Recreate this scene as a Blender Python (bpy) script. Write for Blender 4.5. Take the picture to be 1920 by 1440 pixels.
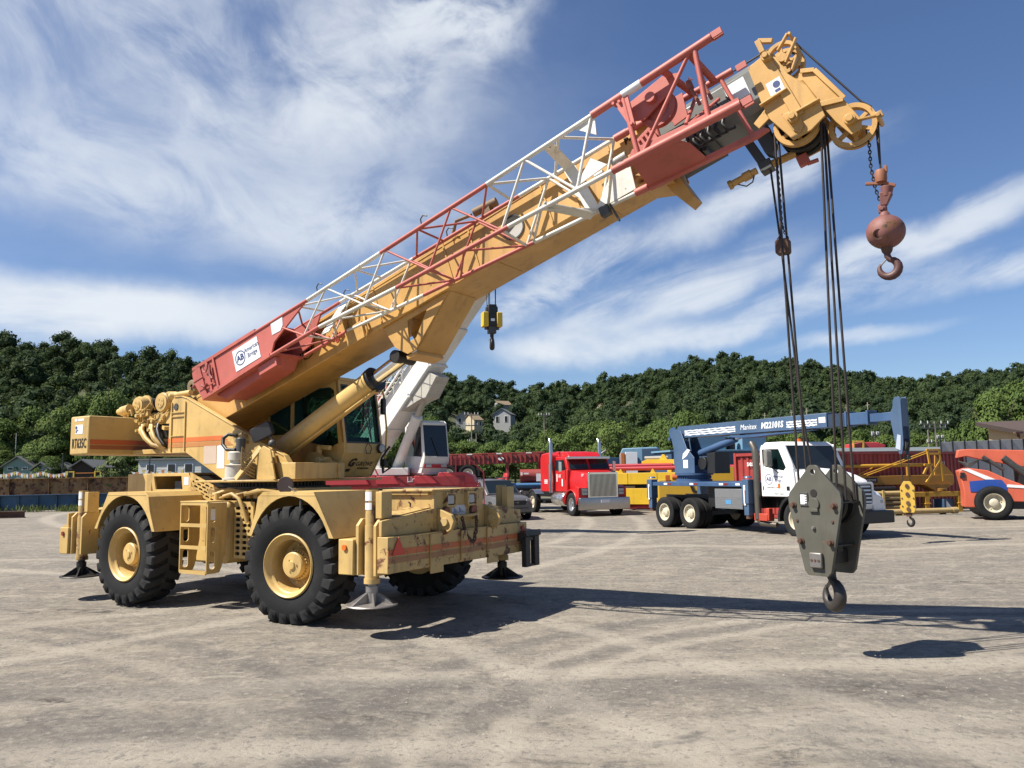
import bpy, bmesh, math, random
import numpy as np
from mathutils import Vector, Matrix, Euler
from mathutils.geometry import tessellate_polygon

for _o in list(bpy.data.objects):
    bpy.data.objects.remove(_o)
SC = bpy.context.scene
COL = SC.collection
RAD = math.radians
random.seed(7)

# ------------------------------------------------------------------ camera
PITCH, ROLL, EYE, FPX = 0.1118, -0.0157, 1.906, 1494.0
_f = Vector((0, math.cos(PITCH), math.sin(PITCH)))
_r0 = Vector((1, 0, 0)); _u0 = _r0.cross(_f)
_r = _r0 * math.cos(ROLL) + _u0 * math.sin(ROLL)
_u = _u0 * math.cos(ROLL) - _r0 * math.sin(ROLL)
cam_d = bpy.data.cameras.new('camera')
cam = bpy.data.objects.new('camera', cam_d); COL.objects.link(cam)
cam.matrix_world = Matrix(((_r.x, _u.x, -_f.x, 0), (_r.y, _u.y, -_f.y, 0), (_r.z, _u.z, -_f.z, EYE), (0, 0, 0, 1)))
cam_d.sensor_width = 36.0; cam_d.lens = 36.0 * FPX / 1920.0
cam_d.clip_start = 0.05; cam_d.clip_end = 6000
SC.camera = cam

# ------------------------------------------------------------------ light
SUN_TO = Vector((-0.78, -0.20, 1.0)).normalized()
SUN_EL = math.asin(SUN_TO.z)
SUN_AZ = math.atan2(SUN_TO.x, SUN_TO.y)
world = bpy.data.worlds.new('World'); SC.world = world; world.use_nodes = True
sun_d = bpy.data.lights.new('sun', 'SUN'); sun_d.energy = 5.0; sun_d.angle = RAD(0.53); sun_d.color = (1.0, 0.93, 0.82)
sun = bpy.data.objects.new('sun', sun_d); COL.objects.link(sun)
sun.rotation_euler = SUN_TO.to_track_quat('Z', 'Y').to_euler(); sun.location = (-40, -20, 60)
SC.view_settings.view_transform = 'Standard'; SC.view_settings.look = 'None'
SC.view_settings.gamma = 1.0; SC.view_settings.use_curve_mapping = False
SC.view_settings.exposure = 0.93

def build_sky():
    nt = world.node_tree; N = nt.nodes; L = nt.links; N.clear()
    out = N.new('ShaderNodeOutputWorld'); bg = N.new('ShaderNodeBackground')
    sky = N.new('ShaderNodeTexSky'); sky.sky_type = 'NISHITA'; sky.sun_disc = False
    sky.sun_elevation = SUN_EL; sky.sun_rotation = SUN_AZ
    sky.altitude = 200; sky.air_density = 1.0; sky.dust_density = 0.25; sky.ozone_density = 2.0
    bg.inputs['Strength'].default_value = 0.054
    tc = N.new('ShaderNodeTexCoord')
    sep = N.new('ShaderNodeSeparateXYZ'); L.new(tc.outputs['Generated'], sep.inputs[0])
    def mth(op, a, b=None, clamp=False):
        n = N.new('ShaderNodeMath'); n.operation = op; n.use_clamp = clamp
        for i, v in enumerate((a, b)):
            if v is None: continue
            if isinstance(v, (int, float)): n.inputs[i].default_value = v
            else: L.new(v, n.inputs[i])
        return n.outputs[0]
    # compass angle (0 = straight ahead) and height angle of the view ray
    az = mth('ARCTAN2', sep.outputs[0], sep.outputs[1]); el = mth('ARCSINE', sep.outputs[2])
    def comb(x, y, zc=0.0):
        n = N.new('ShaderNodeCombineXYZ')
        for i, v in enumerate((x, y, zc)):
            if isinstance(v, (int, float)): n.inputs[i].default_value = v
            else: L.new(v, n.inputs[i])
        return n.outputs[0]
    def noise(vec, scale, detail, rough, dist=0.0):
        n = N.new('ShaderNodeTexNoise'); n.inputs['Scale'].default_value = scale
        n.inputs['Detail'].default_value = detail; n.inputs['Roughness'].default_value = rough
        n.inputs['Distortion'].default_value = dist
        L.new(vec, n.inputs['Vector']); return n.outputs['Fac']
    def ss(v, lo, hi):
        n = N.new('ShaderNodeMapRange'); n.interpolation_type = 'SMOOTHSTEP'
        n.inputs[1].default_value = lo; n.inputs[2].default_value = hi
        L.new(v, n.inputs[0]); return n.outputs[0]
    def rot(deg, sx, sy, ox=0.0, oy=0.0):
        ca, sa = math.cos(RAD(deg)), math.sin(RAD(deg))
        u = mth('ADD', mth('MULTIPLY', az, ca * sx), mth('MULTIPLY', el, sa * sx))
        v = mth('SUBTRACT', mth('MULTIPLY', el, ca * sy), mth('MULTIPLY', az, sa * sy))
        return comb(mth('ADD', u, ox), mth('ADD', v, oy))
    P = comb(az, el)
    w1 = noise(P, 5.5, 5, 0.6); w2 = noise(comb(mth('ADD', az, 7.3), mth('ADD', el, 3.1)), 5.5, 5, 0.6)
    def lobe(px, py, rx, ry, deg, warp=0.16, soft=0.1):
        cx = (px - 960) / 1494.0; cy = (888 - py) / 1494.0; rx /= 1494.0; ry /= 1494.0
        ca, sa = math.cos(RAD(deg)), math.sin(RAD(deg))
        dx = mth('ADD', mth('SUBTRACT', az, cx), mth('MULTIPLY', mth('SUBTRACT', w1, 0.5), warp))
        dy = mth('ADD', mth('SUBTRACT', el, cy), mth('MULTIPLY', mth('SUBTRACT', w2, 0.5), warp * min(1.0, 1.6 * ry / rx + 0.15)))
        u = mth('DIVIDE', mth('ADD', mth('MULTIPLY', dx, ca), mth('MULTIPLY', dy, sa)), rx)
        v = mth('DIVIDE', mth('SUBTRACT', mth('MULTIPLY', dy, ca), mth('MULTIPLY', dx, sa)), ry)
        d = mth('SQRT', mth('ADD', mth('MULTIPLY', u, u), mth('MULTIPLY', v, v)))
        return mth('SUBTRACT', 1.0, ss(d, soft, 1.0))
    tex = {'mass': (noise(rot(-25, 3.0, 5.2, 1.3, 2.2), 2.2, 10, 0.60, 0.6), 0.30, 0.70),
           'streak': (noise(rot(17, 2.0, 9.0, 4.1, 0.7), 2.0, 10, 0.60, 0.5), 0.28, 0.62),
           'bank': (noise(rot(3, 2.0, 6.0, 8.1, 5.7), 2.0, 8, 0.55, 0.3), 0.18, 0.60),
           'puff': (noise(rot(10, 4.0, 7.0, 2.1, 9.7), 2.2, 11, 0.62, 0.5), 0.32, 0.62)}
    dens = None
    for px, py, rx, ry, deg, wgt, tx, soft in SKY_CLOUDS:
        n_, lo, hi = tex[tx]
        d = mth('MULTIPLY', mth('MULTIPLY', lobe(px, py, rx, ry, deg, 0.16, soft), wgt), ss(n_, lo, hi))
        dens = d if dens is None else mth('SUBTRACT', mth('ADD', dens, d), mth('MULTIPLY', dens, d))
    # the same thin streaks carry on round the rest of the sky
    beyond = mth('MULTIPLY', ss(mth('ABSOLUTE', az), 0.75, 1.1), mth('MULTIPLY', ss(noise(rot(15, 1.2, 5.0, 5.5, 1.1), 2.0, 8, 0.6, 0.4), 0.50, 0.72), 0.35))
    dens = mth('MULTIPLY', mth('ADD', dens, beyond), ss(el, -0.02, 0.03))
    cl = N.new('ShaderNodeRGB'); cl.outputs[0].default_value = CLOUD_RGB
    tint = N.new('ShaderNodeMix'); tint.data_type = 'RGBA'; tint.blend_type = 'MULTIPLY'; tint.inputs[0].default_value = 1.0
    L.new(sky.outputs[0], tint.inputs[6]); tint.inputs[7].default_value = SKY_TINT
    mix = N.new('ShaderNodeMix'); mix.data_type = 'RGBA'
    L.new(mth('MINIMUM', dens, 0.95), mix.inputs[0]); L.new(tint.outputs[2], mix.inputs[6]); L.new(cl.outputs[0], mix.inputs[7])
    L.new(mix.outputs[2], bg.inputs[0]); L.new(bg.outputs[0], out.inputs[0])

CLOUD_RGB = (8.0, 8.5, 9.1, 1); SKY_TINT = (0.84, 0.95, 1.16, 1)
# cirrus over the yard: centre, half axes and tilt as seen from the yard, strength, texture, softness
SKY_CLOUDS = [
    (560, 190, 560, 260, 12, 0.74, 'mass', 0.15), (450, 280, 900, 420, 5, 0.32, 'bank', 0.0), (640, 420, 420, 130, 8, 0.5, 'puff', 0.1), (880, 60, 230, 120, 20, 0.85, 'puff', 0.2), (720, 170, 260, 190, 30, 0.55, 'puff', 0.2),
    (120, 120, 420, 280, 0, 0.55, 'mass', 0.1), (420, 420, 560, 110, -4, 0.60, 'mass', 0.1), (100, 360, 380, 120, 0, 0.45, 'mass', 0.1),
    (60, 610, 620, 75, 2, 1.0, 'bank', 0.35), (420, 600, 330, 60, 4, 0.55, 'bank', 0.2), (-500, 560, 700, 160, 0, 0.8, 'bank', 0.2),
    (1400, 405, 330, 62, 18, 0.75, 'streak', 0.15), (1130, 500, 260, 70, 14, 0.6, 'puff', 0.15), (1270, 560, 360, 62, 15, 0.8, 'streak', 0.2),
    (1680, 515, 420, 44, 17, 0.8, 'streak', 0.2), (1130, 650, 300, 62, 4, 1.0, 'bank', 0.25), (1500, 600, 420, 44, 10, 0.7, 'streak', 0.15),
    (1860, 560, 320, 42, 10, 0.8, 'streak', 0.1), (980, 560, 180, 70, 8, 0.7, 'puff', 0.1), (1560, 662, 220, 20, 3, 0.6, 'streak', 0.1), (1330, 640, 200, 30, 8, 0.6, 'puff', 0.1), (2300, 420, 500, 70, 14, 0.8, 'streak', 0.1)]
build_sky()

# ------------------------------------------------------------------ mesh helpers
def vec(*a): return Vector(a)
def frame_of(d):
    d = d.normalized(); up = Vector((0, 0, 1)) if abs(d.z) < 0.95 else Vector((1, 0, 0))
    a = d.cross(up).normalized(); return a, a.cross(d).normalized()

class MB:
    """collects simple solids into one mesh"""
    def __init__(s, T=None):
        s.v = []; s.f = []; s.m = []; s.T = T; s.mi = 0; s.cuts = []
    def add(s, vs, fs):
        o = len(s.v); s.cuts.append((o, len(s.f)))
        if s.T is not None: vs = [s.T @ Vector(p) for p in vs]
        s.v.extend([tuple(p) for p in vs])
        for f in fs: s.f.append([i + o for i in f]); s.m.append(s.mi)
        return s
    def box(s, c, d, rot=None):
        x, y, z = d[0] / 2, d[1] / 2, d[2] / 2
        vs = [Vector((a * x, b * y, e * z)) for e in (-1, 1) for b in (-1, 1) for a in (-1, 1)]
        if rot is not None:
            R = rot if isinstance(rot, Matrix) else Euler(rot).to_matrix()
            vs = [R @ p for p in vs]
        vs = [p + Vector(c) for p in vs]
        return s.add(vs, [(0, 2, 3, 1), (4, 5, 7, 6), (0, 1, 5, 4), (2, 6, 7, 3), (0, 4, 6, 2), (1, 3, 7, 5)])
    def box2(s, a, b):
        return s.box([(a[i] + b[i]) / 2 for i in range(3)], [abs(b[i] - a[i]) for i in range(3)])
    def hexa(s, p):   # 8 points: bottom 4 ccw, top 4 ccw
        return s.add(p, [(3, 2, 1, 0), (4, 5, 6, 7), (0, 1, 5, 4), (1, 2, 6, 5), (2, 3, 7, 6), (3, 0, 4, 7)])
    def _pl(s, q, axis, h):
        return {'x': (h, q[0], q[1]), 'y': (q[0], h, q[1]), 'z': (q[0], q[1], h)}[axis]
    def prism(s, poly, axis, lo, hi, holes=()):
        loops = [list(poly)] + [list(h) for h in holes]
        if not holes:
            n = len(poly)
            vs = [s._pl(q, axis, lo) for q in poly] + [s._pl(q, axis, hi) for q in poly]
            fs = [tuple(range(n))[::-1], tuple(range(n, 2 * n))] + [(i, (i + 1) % n, n + (i + 1) % n, n + i) for i in range(n)]
            return s.add(vs, fs)
        flat = [q for l in loops for q in l]; n = len(flat)
        tris = tessellate_polygon([[Vector((q[0], q[1], 0)) for q in l] for l in loops])
        vs = [s._pl(q, axis, lo) for q in flat] + [s._pl(q, axis, hi) for q in flat]
        fs = [tuple(t) for t in tris] + [tuple(i + n for i in t[::-1]) for t in tris]
        o = 0
        for l in loops:
            k = len(l)
            fs += [(o + i, o + (i + 1) % k, n + o + (i + 1) % k, n + o + i) for i in range(k)]
            o += k
        return s.add(vs, fs)
    def cyl(s, p0, p1, r0, r1=None, n=14, caps=True):
        p0 = Vector(p0); p1 = Vector(p1); r1 = r0 if r1 is None else r1
        a, b = frame_of(p1 - p0)
        vs = []
        for p, r in ((p0, r0), (p1, r1)):
            vs += [p + (a * math.cos(t) + b * math.sin(t)) * r for t in [2 * math.pi * i / n for i in range(n)]]
        fs = [(i, (i + 1) % n, n + (i + 1) % n, n + i) for i in range(n)]
        if caps: fs += [tuple(range(n))[::-1], tuple(range(n, 2 * n))]
        return s.add(vs, fs)
    def tube(s, pts, r, n=7, closed=False):
        pts = [Vector(p) for p in pts]; m = len(pts); vs = []; pa = None
        for i, p in enumerate(pts):
            if closed: d = pts[(i + 1) % m] - pts[i - 1]
            else: d = pts[min(i + 1, m - 1)] - pts[max(i - 1, 0)]
            d.normalize()
            if pa is None: a, b = frame_of(d)
            else:
                a = (pa - d * pa.dot(d)).normalized(); b = a.cross(d)
            pa = a
            rr = r[i] if isinstance(r, (list, tuple)) else r
            vs += [p + (a * math.cos(t) + b * math.sin(t)) * rr for t in [2 * math.pi * k / n for k in range(n)]]
        fs = []
        for i in range(m if closed else m - 1):
            j = (i + 1) % m
            fs += [(i * n + k, i * n + (k + 1) % n, j * n + (k + 1) % n, j * n + k) for k in range(n)]
        if not closed: fs += [tuple(range(n))[::-1], tuple(range((m - 1) * n, m * n))]
        return s.add(vs, fs)
    def lathe(s, prof, c, axis, n=32, closed=False):
        c = Vector(c); ax = Vector(axis).normalized(); a, b = frame_of(ax); vs = []; m = len(prof)
        for r, h in prof:
            vs += [c + ax * h + (a * math.cos(t) + b * math.sin(t)) * r for t in [2 * math.pi * k / n for k in range(n)]]
        fs = []
        for i in range(m if closed else m - 1):
            j = (i + 1) % m
            fs += [(i * n + k, i * n + (k + 1) % n, j * n + (k + 1) % n, j * n + k) for k in range(n)]
        return s.add(vs, fs)
    def bar(s, p0, p1, w, h, up=(0, 0, 1)):
        p0 = Vector(p0); p1 = Vector(p1); d = (p1 - p0).normalized(); up = Vector(up)
        a = d.cross(up)
        if a.length < 1e-4: a = d.cross(Vector((1, 0, 0)))
        a.normalize(); b = a.cross(d).normalized(); a *= w / 2; b *= h / 2
        return s.hexa([p0 - a - b, p0 + a - b, p1 + a - b, p1 - a - b, p0 - a + b, p0 + a + b, p1 + a + b, p1 - a + b])
    def sphere(s, c, r, nu=16, nv=10, sc=(1, 1, 1)):
        c = Vector(c); vs = []; fs = []
        for i in range(nv + 1):
            th = math.pi * i / nv
            for k in range(nu):
                ph = 2 * math.pi * k / nu
                vs.append(c + Vector((math.sin(th) * math.cos(ph) * sc[0], math.sin(th) * math.sin(ph) * sc[1], math.cos(th) * sc[2])) * r)
        for i in range(nv):
            fs += [(i * nu + k, (i + 1) * nu + k, (i + 1) * nu + (k + 1) % nu, i * nu + (k + 1) % nu) for k in range(nu)]
        return s.add(vs, fs)
    def quad(s, a, b, c, d): return s.add([a, b, c, d], [(0, 1, 2, 3)])
    def mesh(s, name, mats, ang=35):
        me = bpy.data.meshes.new(name); me.from_pydata(s.v, [], s.f)
        for m in mats: me.materials.append(m)
        if len(mats) > 1: me.polygons.foreach_set('material_index', s.m)
        bm = bmesh.new(); bm.from_mesh(me)
        bmesh.ops.remove_doubles(bm, verts=bm.verts, dist=1e-5)
        bmesh.ops.recalc_face_normals(bm, faces=bm.faces); bm.to_mesh(me); bm.free()
        me.polygons.foreach_set('use_smooth', [True] * len(me.polygons))
        me.set_sharp_from_angle(angle=RAD(ang)); me.update()
        return me
    def build(s, name, mat, parent=None, bevel=0.0, ang=35, seg=2):
        mats = mat if isinstance(mat, (list, tuple)) else [mat]
        o = bpy.data.objects.new(name, s.mesh(name, mats, ang)); COL.objects.link(o)
        if parent is not None: o.parent = parent
        if bevel:
            b = o.modifiers.new('bevel', 'BEVEL'); b.width = bevel; b.segments = seg; b.limit_method = 'ANGLE'; b.angle_limit = RAD(40)
        return o

def build_each(mb, name, mat, parent, bevel=0.0, ang=35):
    """one object for every solid that was added to mb"""
    cs = mb.cuts + [(len(mb.v), len(mb.f))]; out = []
    for (v0, f0), (v1, f1) in zip(cs, cs[1:]):
        q = MB(); q.v = mb.v[v0:v1]; q.f = [[i - v0 for i in f] for f in mb.f[f0:f1]]; q.m = mb.m[f0:f1]
        out.append(q.build(name, mat, parent, bevel, ang))
    return out

def thing(name, label, cat, loc=(0, 0, 0), rz=0.0, group=None):
    o = bpy.data.objects.new(name, None); COL.objects.link(o); o.empty_display_size = 0.3
    o.location = loc; o.rotation_euler = (0, 0, rz); return tag(o, label, cat, group)
def tag(o, label, cat, group=None):
    o['label'] = label; o['category'] = cat
    if group: o['group'] = group
    return o
def struct(o): o['kind'] = 'structure'; return o
def stuff(o, label=None, cat=None):
    o['kind'] = 'stuff'
    if label: o['label'] = label
    if cat: o['category'] = cat
    return o
def kids(o): return [c for c in bpy.data.objects if c.parent == o]
def dup(root, loc=None, rz=None, label=None):
    r = root.copy(); COL.objects.link(r)
    if loc is not None: r.location = loc
    if rz is not None: r.rotation_euler = (0, 0, rz)
    if label: r['label'] = label
    for ch in kids(root):
        c = ch.copy(); COL.objects.link(c); c.parent = r
        for g in kids(ch):
            d = g.copy(); COL.objects.link(d); d.parent = c
    return r
def rounded(x0, y0, x1, y1, r, n=4):
    pts = []
    for cx, cy, a0 in ((x1 - r, y1 - r, 0), (x0 + r, y1 - r, 90), (x0 + r, y0 + r, 180), (x1 - r, y0 + r, 270)):
        pts += [(cx + r * math.cos(RAD(a0 + 90 * i / n)), cy + r * math.sin(RAD(a0 + 90 * i / n))) for i in range(n + 1)]
    return pts
def circle(cx, cy, r, n=16, a0=0.0):
    return [(cx + r * math.cos(a0 + 2 * math.pi * i / n), cy + r * math.sin(a0 + 2 * math.pi * i / n)) for i in range(n)]
def text(name, body, size, mat, parent, M4, shear=0.0, spacing=1.0, sx=1.0, ext=0.002, bold=0.0):
    cu = bpy.data.curves.new(name, 'FONT'); cu.body = body; cu.size = size; cu.shear = shear
    cu.space_character = spacing; cu.extrude = ext; cu.align_x = 'CENTER'; cu.align_y = 'CENTER'; cu.resolution_u = 2
    cu.offset = bold
    t = bpy.data.objects.new(name, cu); COL.objects.link(t)
    bpy.context.view_layer.update()
    me = bpy.data.meshes.new_from_object(t.evaluated_get(bpy.context.evaluated_depsgraph_get()))
    bpy.data.objects.remove(t)
    me.transform(M4 @ Matrix.Diagonal((sx, 1, 1, 1))); me.materials.clear(); me.materials.append(mat); me.name = name
    o = bpy.data.objects.new(name, me); COL.objects.link(o); o.parent = parent
    return o
def basis(o, x, y):
    x = Vector(x).normalized(); y = Vector(y).normalized(); z = x.cross(y)
    return Matrix(((x.x, y.x, z.x, o[0]), (x.y, y.y, z.y, o[1]), (x.z, y.z, z.z, o[2]), (0, 0, 0, 1)))

# ------------------------------------------------------------------ materials
MATS = {}
def newmat(name):
    m = bpy.data.materials.new(name); m.use_nodes = True
    return m, m.node_tree.nodes, m.node_tree.links, m.node_tree.nodes['Principled BSDF']
def mixc(N, L, fac, a, b, mode='MIX'):
    n = N.new('ShaderNodeMix'); n.data_type = 'RGBA'; n.blend_type = mode
    for i, v in ((0, fac), (6, a), (7, b)):
        if isinstance(v, (int, float)): n.inputs[i].default_value = v
        elif isinstance(v, tuple): n.inputs[i].default_value = (v + (1,))[:4]
        else: L.new(v, n.inputs[i])
    return n.outputs[2]
def nz(N, L, vecout, scale, detail=6, rough=0.6, dist=0.0, stretch=None):
    if stretch:
        mp = N.new('ShaderNodeMapping'); mp.inputs['Scale'].default_value = stretch; L.new(vecout, mp.inputs[0]); vecout = mp.outputs[0]
    n = N.new('ShaderNodeTexNoise'); n.inputs['Scale'].default_value = scale; n.inputs['Detail'].default_value = detail
    n.inputs['Roughness'].default_value = rough; n.inputs['Distortion'].default_value = dist
    L.new(vecout, n.inputs['Vector']); return n.outputs['Fac']
def ramp(N, L, f, lo, hi):
    n = N.new('ShaderNodeMapRange'); n.interpolation_type = 'SMOOTHSTEP'; n.inputs[1].default_value = lo; n.inputs[2].default_value = hi
    L.new(f, n.inputs[0]); return n.outputs[0]
def mul(N, L, a, b):
    n = N.new('ShaderNodeMath'); n.operation = 'MULTIPLY'
    for i, v in enumerate((a, b)):
        if isinstance(v, (int, float)): n.inputs[i].default_value = v
        else: L.new(v, n.inputs[i])
    return n.outputs[0]
ALB = 0.77     # the scene is exposed up for the shade, so paints sit a little darker than fresh chips
def paint(name, rgb, rough=0.42, dirt=0.25, rust=0.0, fade=0.15, metal=0.0, streak=0.2, scale=1.0, dirtc=(0.13, 0.10, 0.07), bump=0.08, spec=0.5):
    """weathered paint: fading, dust, run-down streaks and rust chips, all on object coordinates"""
    if name in MATS: return MATS[name]
    rgb = tuple(c * ALB for c in rgb); dirtc = tuple(c * ALB for c in dirtc)
    m, N, L, B = newmat(name)
    tc = N.new('ShaderNodeTexCoord'); P = tc.outputs['Object']
    big = nz(N, L, P, 0.9 * scale, 4, 0.6); med = nz(N, L, P, 5 * scale, 8, 0.65, 0.3); fin = nz(N, L, P, 40 * scale, 6, 0.7)
    run = nz(N, L, P, 3.2 * scale, 6, 0.6, 0.2, (1.0, 1.0, 0.12))
    hi = tuple(min(1, c * 1.14 + 0.02) for c in rgb); lo = tuple(c * 0.86 for c in rgb)
    c = mixc(N, L, ramp(N, L, big, 0.35, 0.68), lo, hi)
    c = mixc(N, L, fade, rgb, c) if fade < 1 else c
    c = mixc(N, L, mul(N, L, ramp(N, L, med, 0.5, 0.78), dirt), c, dirtc)
    if streak: c = mixc(N, L, mul(N, L, ramp(N, L, run, 0.52, 0.75), streak), c, tuple(x * 0.45 for x in dirtc))
    if rust:
        chip = nz(N, L, P, 4.5 * scale, 10, 0.72, 0.4)
        t = 0.74 - 0.16 * rust
        c = mixc(N, L, ramp(N, L, chip, t - 0.06, t - 0.01), c, (0.16, 0.065, 0.03))
        c = mixc(N, L, ramp(N, L, chip, t, t + 0.04), c, (0.035, 0.022, 0.016))
    L.new(c, B.inputs['Base Color'])
    r = N.new('ShaderNodeMapRange'); r.inputs[3].default_value = max(0.05, rough - 0.08); r.inputs[4].default_value = min(1, rough + 0.2)
    L.new(med, r.inputs[0]); L.new(r.outputs[0], B.inputs['Roughness'])
    B.inputs['Metallic'].default_value = metal; B.inputs['Specular IOR Level'].default_value = spec
    if bump:
        bp = N.new('ShaderNodeBump'); bp.inputs['Strength'].default_value = bump; bp.inputs['Distance'].default_value = 0.01
        L.new(fin, bp.inputs['Height']); L.new(bp.outputs[0], B.inputs['Normal'])
    MATS[name] = m; return m
def plain(name, rgb, rough=0.5, metal=0.0, emit=0.0):
    if name in MATS: return MATS[name]
    rgb = tuple(c * (ALB if metal < 0.5 else 1) for c in rgb)
    m, N, L, B = newmat(name)
    tc = N.new('ShaderNodeTexCoord'); f = nz(N, L, tc.outputs['Object'], 9, 5, 0.6)
    c = mixc(N, L, f, tuple(x * 0.85 for x in rgb), tuple(min(1, x * 1.15) for x in rgb))
    L.new(c, B.inputs['Base Color']); B.inputs['Roughness'].default_value = rough; B.inputs['Metallic'].default_value = metal
    MATS[name] = m; return m
def glassmat(name, rgb, rough=0.03, alpha=0.55):
    if name in MATS: return MATS[name]
    m, N, L, B = newmat(name)
    out = [n for n in N if n.type == 'OUTPUT_MATERIAL'][0]
    B.inputs['Base Color'].default_value = (*rgb, 1); B.inputs['Roughness'].default_value = rough
    B.inputs['Specular IOR Level'].default_value = 0.6
    tr = N.new('ShaderNodeBsdfTransparent'); tr.inputs[0].default_value = (0.58, 0.76, 0.72, 1)
    mx = N.new('ShaderNodeMixShader'); mx.inputs[0].default_value = alpha
    L.new(tr.outputs[0], mx.inputs[1]); L.new(B.outputs[0], mx.inputs[2]); L.new(mx.outputs[0], out.inputs[0])
    MATS[name] = m; return m

TAN = paint('crane_tan_paint', (0.655, 0.44, 0.148), 0.42, 0.32, 0.22, 0.7, streak=0.42)
TANW = paint('crane_tan_worn', (0.60, 0.405, 0.145), 0.5, 0.35, 0.85, 0.7, streak=0.5)
BOOM = paint('boom_ochre_paint', (0.65, 0.37, 0.10), 0.4, 0.26, 0.12, 0.7, streak=0.45)
DECK = paint('crane_deck_dusty', (0.57, 0.40, 0.16), 0.6, 0.6, 0.5, 0.7, streak=0.1, dirtc=(0.22, 0.17, 0.11))
JRED = paint('jib_red_paint', (0.55, 0.13, 0.10), 0.5, 0.25, 0.2, 0.7, streak=0.3)
JWHITE = paint('jib_white_paint', (0.80, 0.78, 0.70), 0.45, 0.25, 0.35, 0.5, streak=0.25)
DGREY = paint('dark_grey_steel', (0.055, 0.06, 0.06), 0.45, 0.3, 0.0, 0.5)
GSTEEL = paint('boom_grey_paint', (0.17, 0.18, 0.175), 0.35, 0.25, 0.0, 0.6, streak=0.3)
BLACK = plain('black_paint', (0.015, 0.015, 0.016), 0.45)
RUBBER = paint('tyre_rubber', (0.015, 0.0155, 0.017), 0.85, 0.4, 0.0, 0.4, streak=0.0, dirtc=(0.062, 0.058, 0.052), bump=0.3, spec=0.2)
CHROME = plain('chrome', (0.75, 0.75, 0.74), 0.12, 1.0)
STEEL = paint('bare_steel', (0.33, 0.31, 0.29), 0.42, 0.5, 0.3, 0.7, 0.7)
GREASE = plain('greasy_dark_steel', (0.03, 0.027, 0.024), 0.5, 0.3)
ROPE = paint('wire_rope', (0.045, 0.035, 0.03), 0.5, 0.3, 0.0, 0.5, 0.4)
RUSTY = paint('rusty_iron', (0.10, 0.045, 0.028), 0.75, 0.4, 0.4, 0.8)
GLASS = glassmat('cab_glass', (0.02, 0.05, 0.055), 0.03, 0.16)
DGLASS = glassmat('dark_glass', (0.012, 0.018, 0.022), 0.04, 0.92)
LAMP = plain('lamp_lens', (0.50, 0.51, 0.50), 0.1)
REDLENS = plain('red_lens', (0.22, 0.03, 0.02), 0.2)
AMBER = plain('amber_lens', (0.75, 0.16, 0.02), 0.25)
DECAL = plain('white_decal', (0.92, 0.93, 0.94), 0.4)
INK = plain('black_ink', (0.02, 0.017, 0.015), 0.5)
NAVY = plain('navy_ink', (0.03, 0.06, 0.20), 0.5)
STRIPE1 = paint('orange_stripe', (0.72, 0.17, 0.035), 0.42, 0.2, 0.3, 0.5)
STRIPE2 = paint('brown_stripe', (0.42, 0.17, 0.055), 0.45, 0.2, 0.3, 0.5)
STEXT = plain('signal_red', (0.7, 0.06, 0.03), 0.4)
# ------------------------------------------------------------------ ground, hills, woods
def pxdir(x, y):
    return _f + _r * ((x - 960) / FPX) - _u * ((y - 720) / FPX)
def at(x, y, Y):
    d = pxdir(x, y); return Vector((0, 0, EYE)) + d * (Y / d.y)

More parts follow.
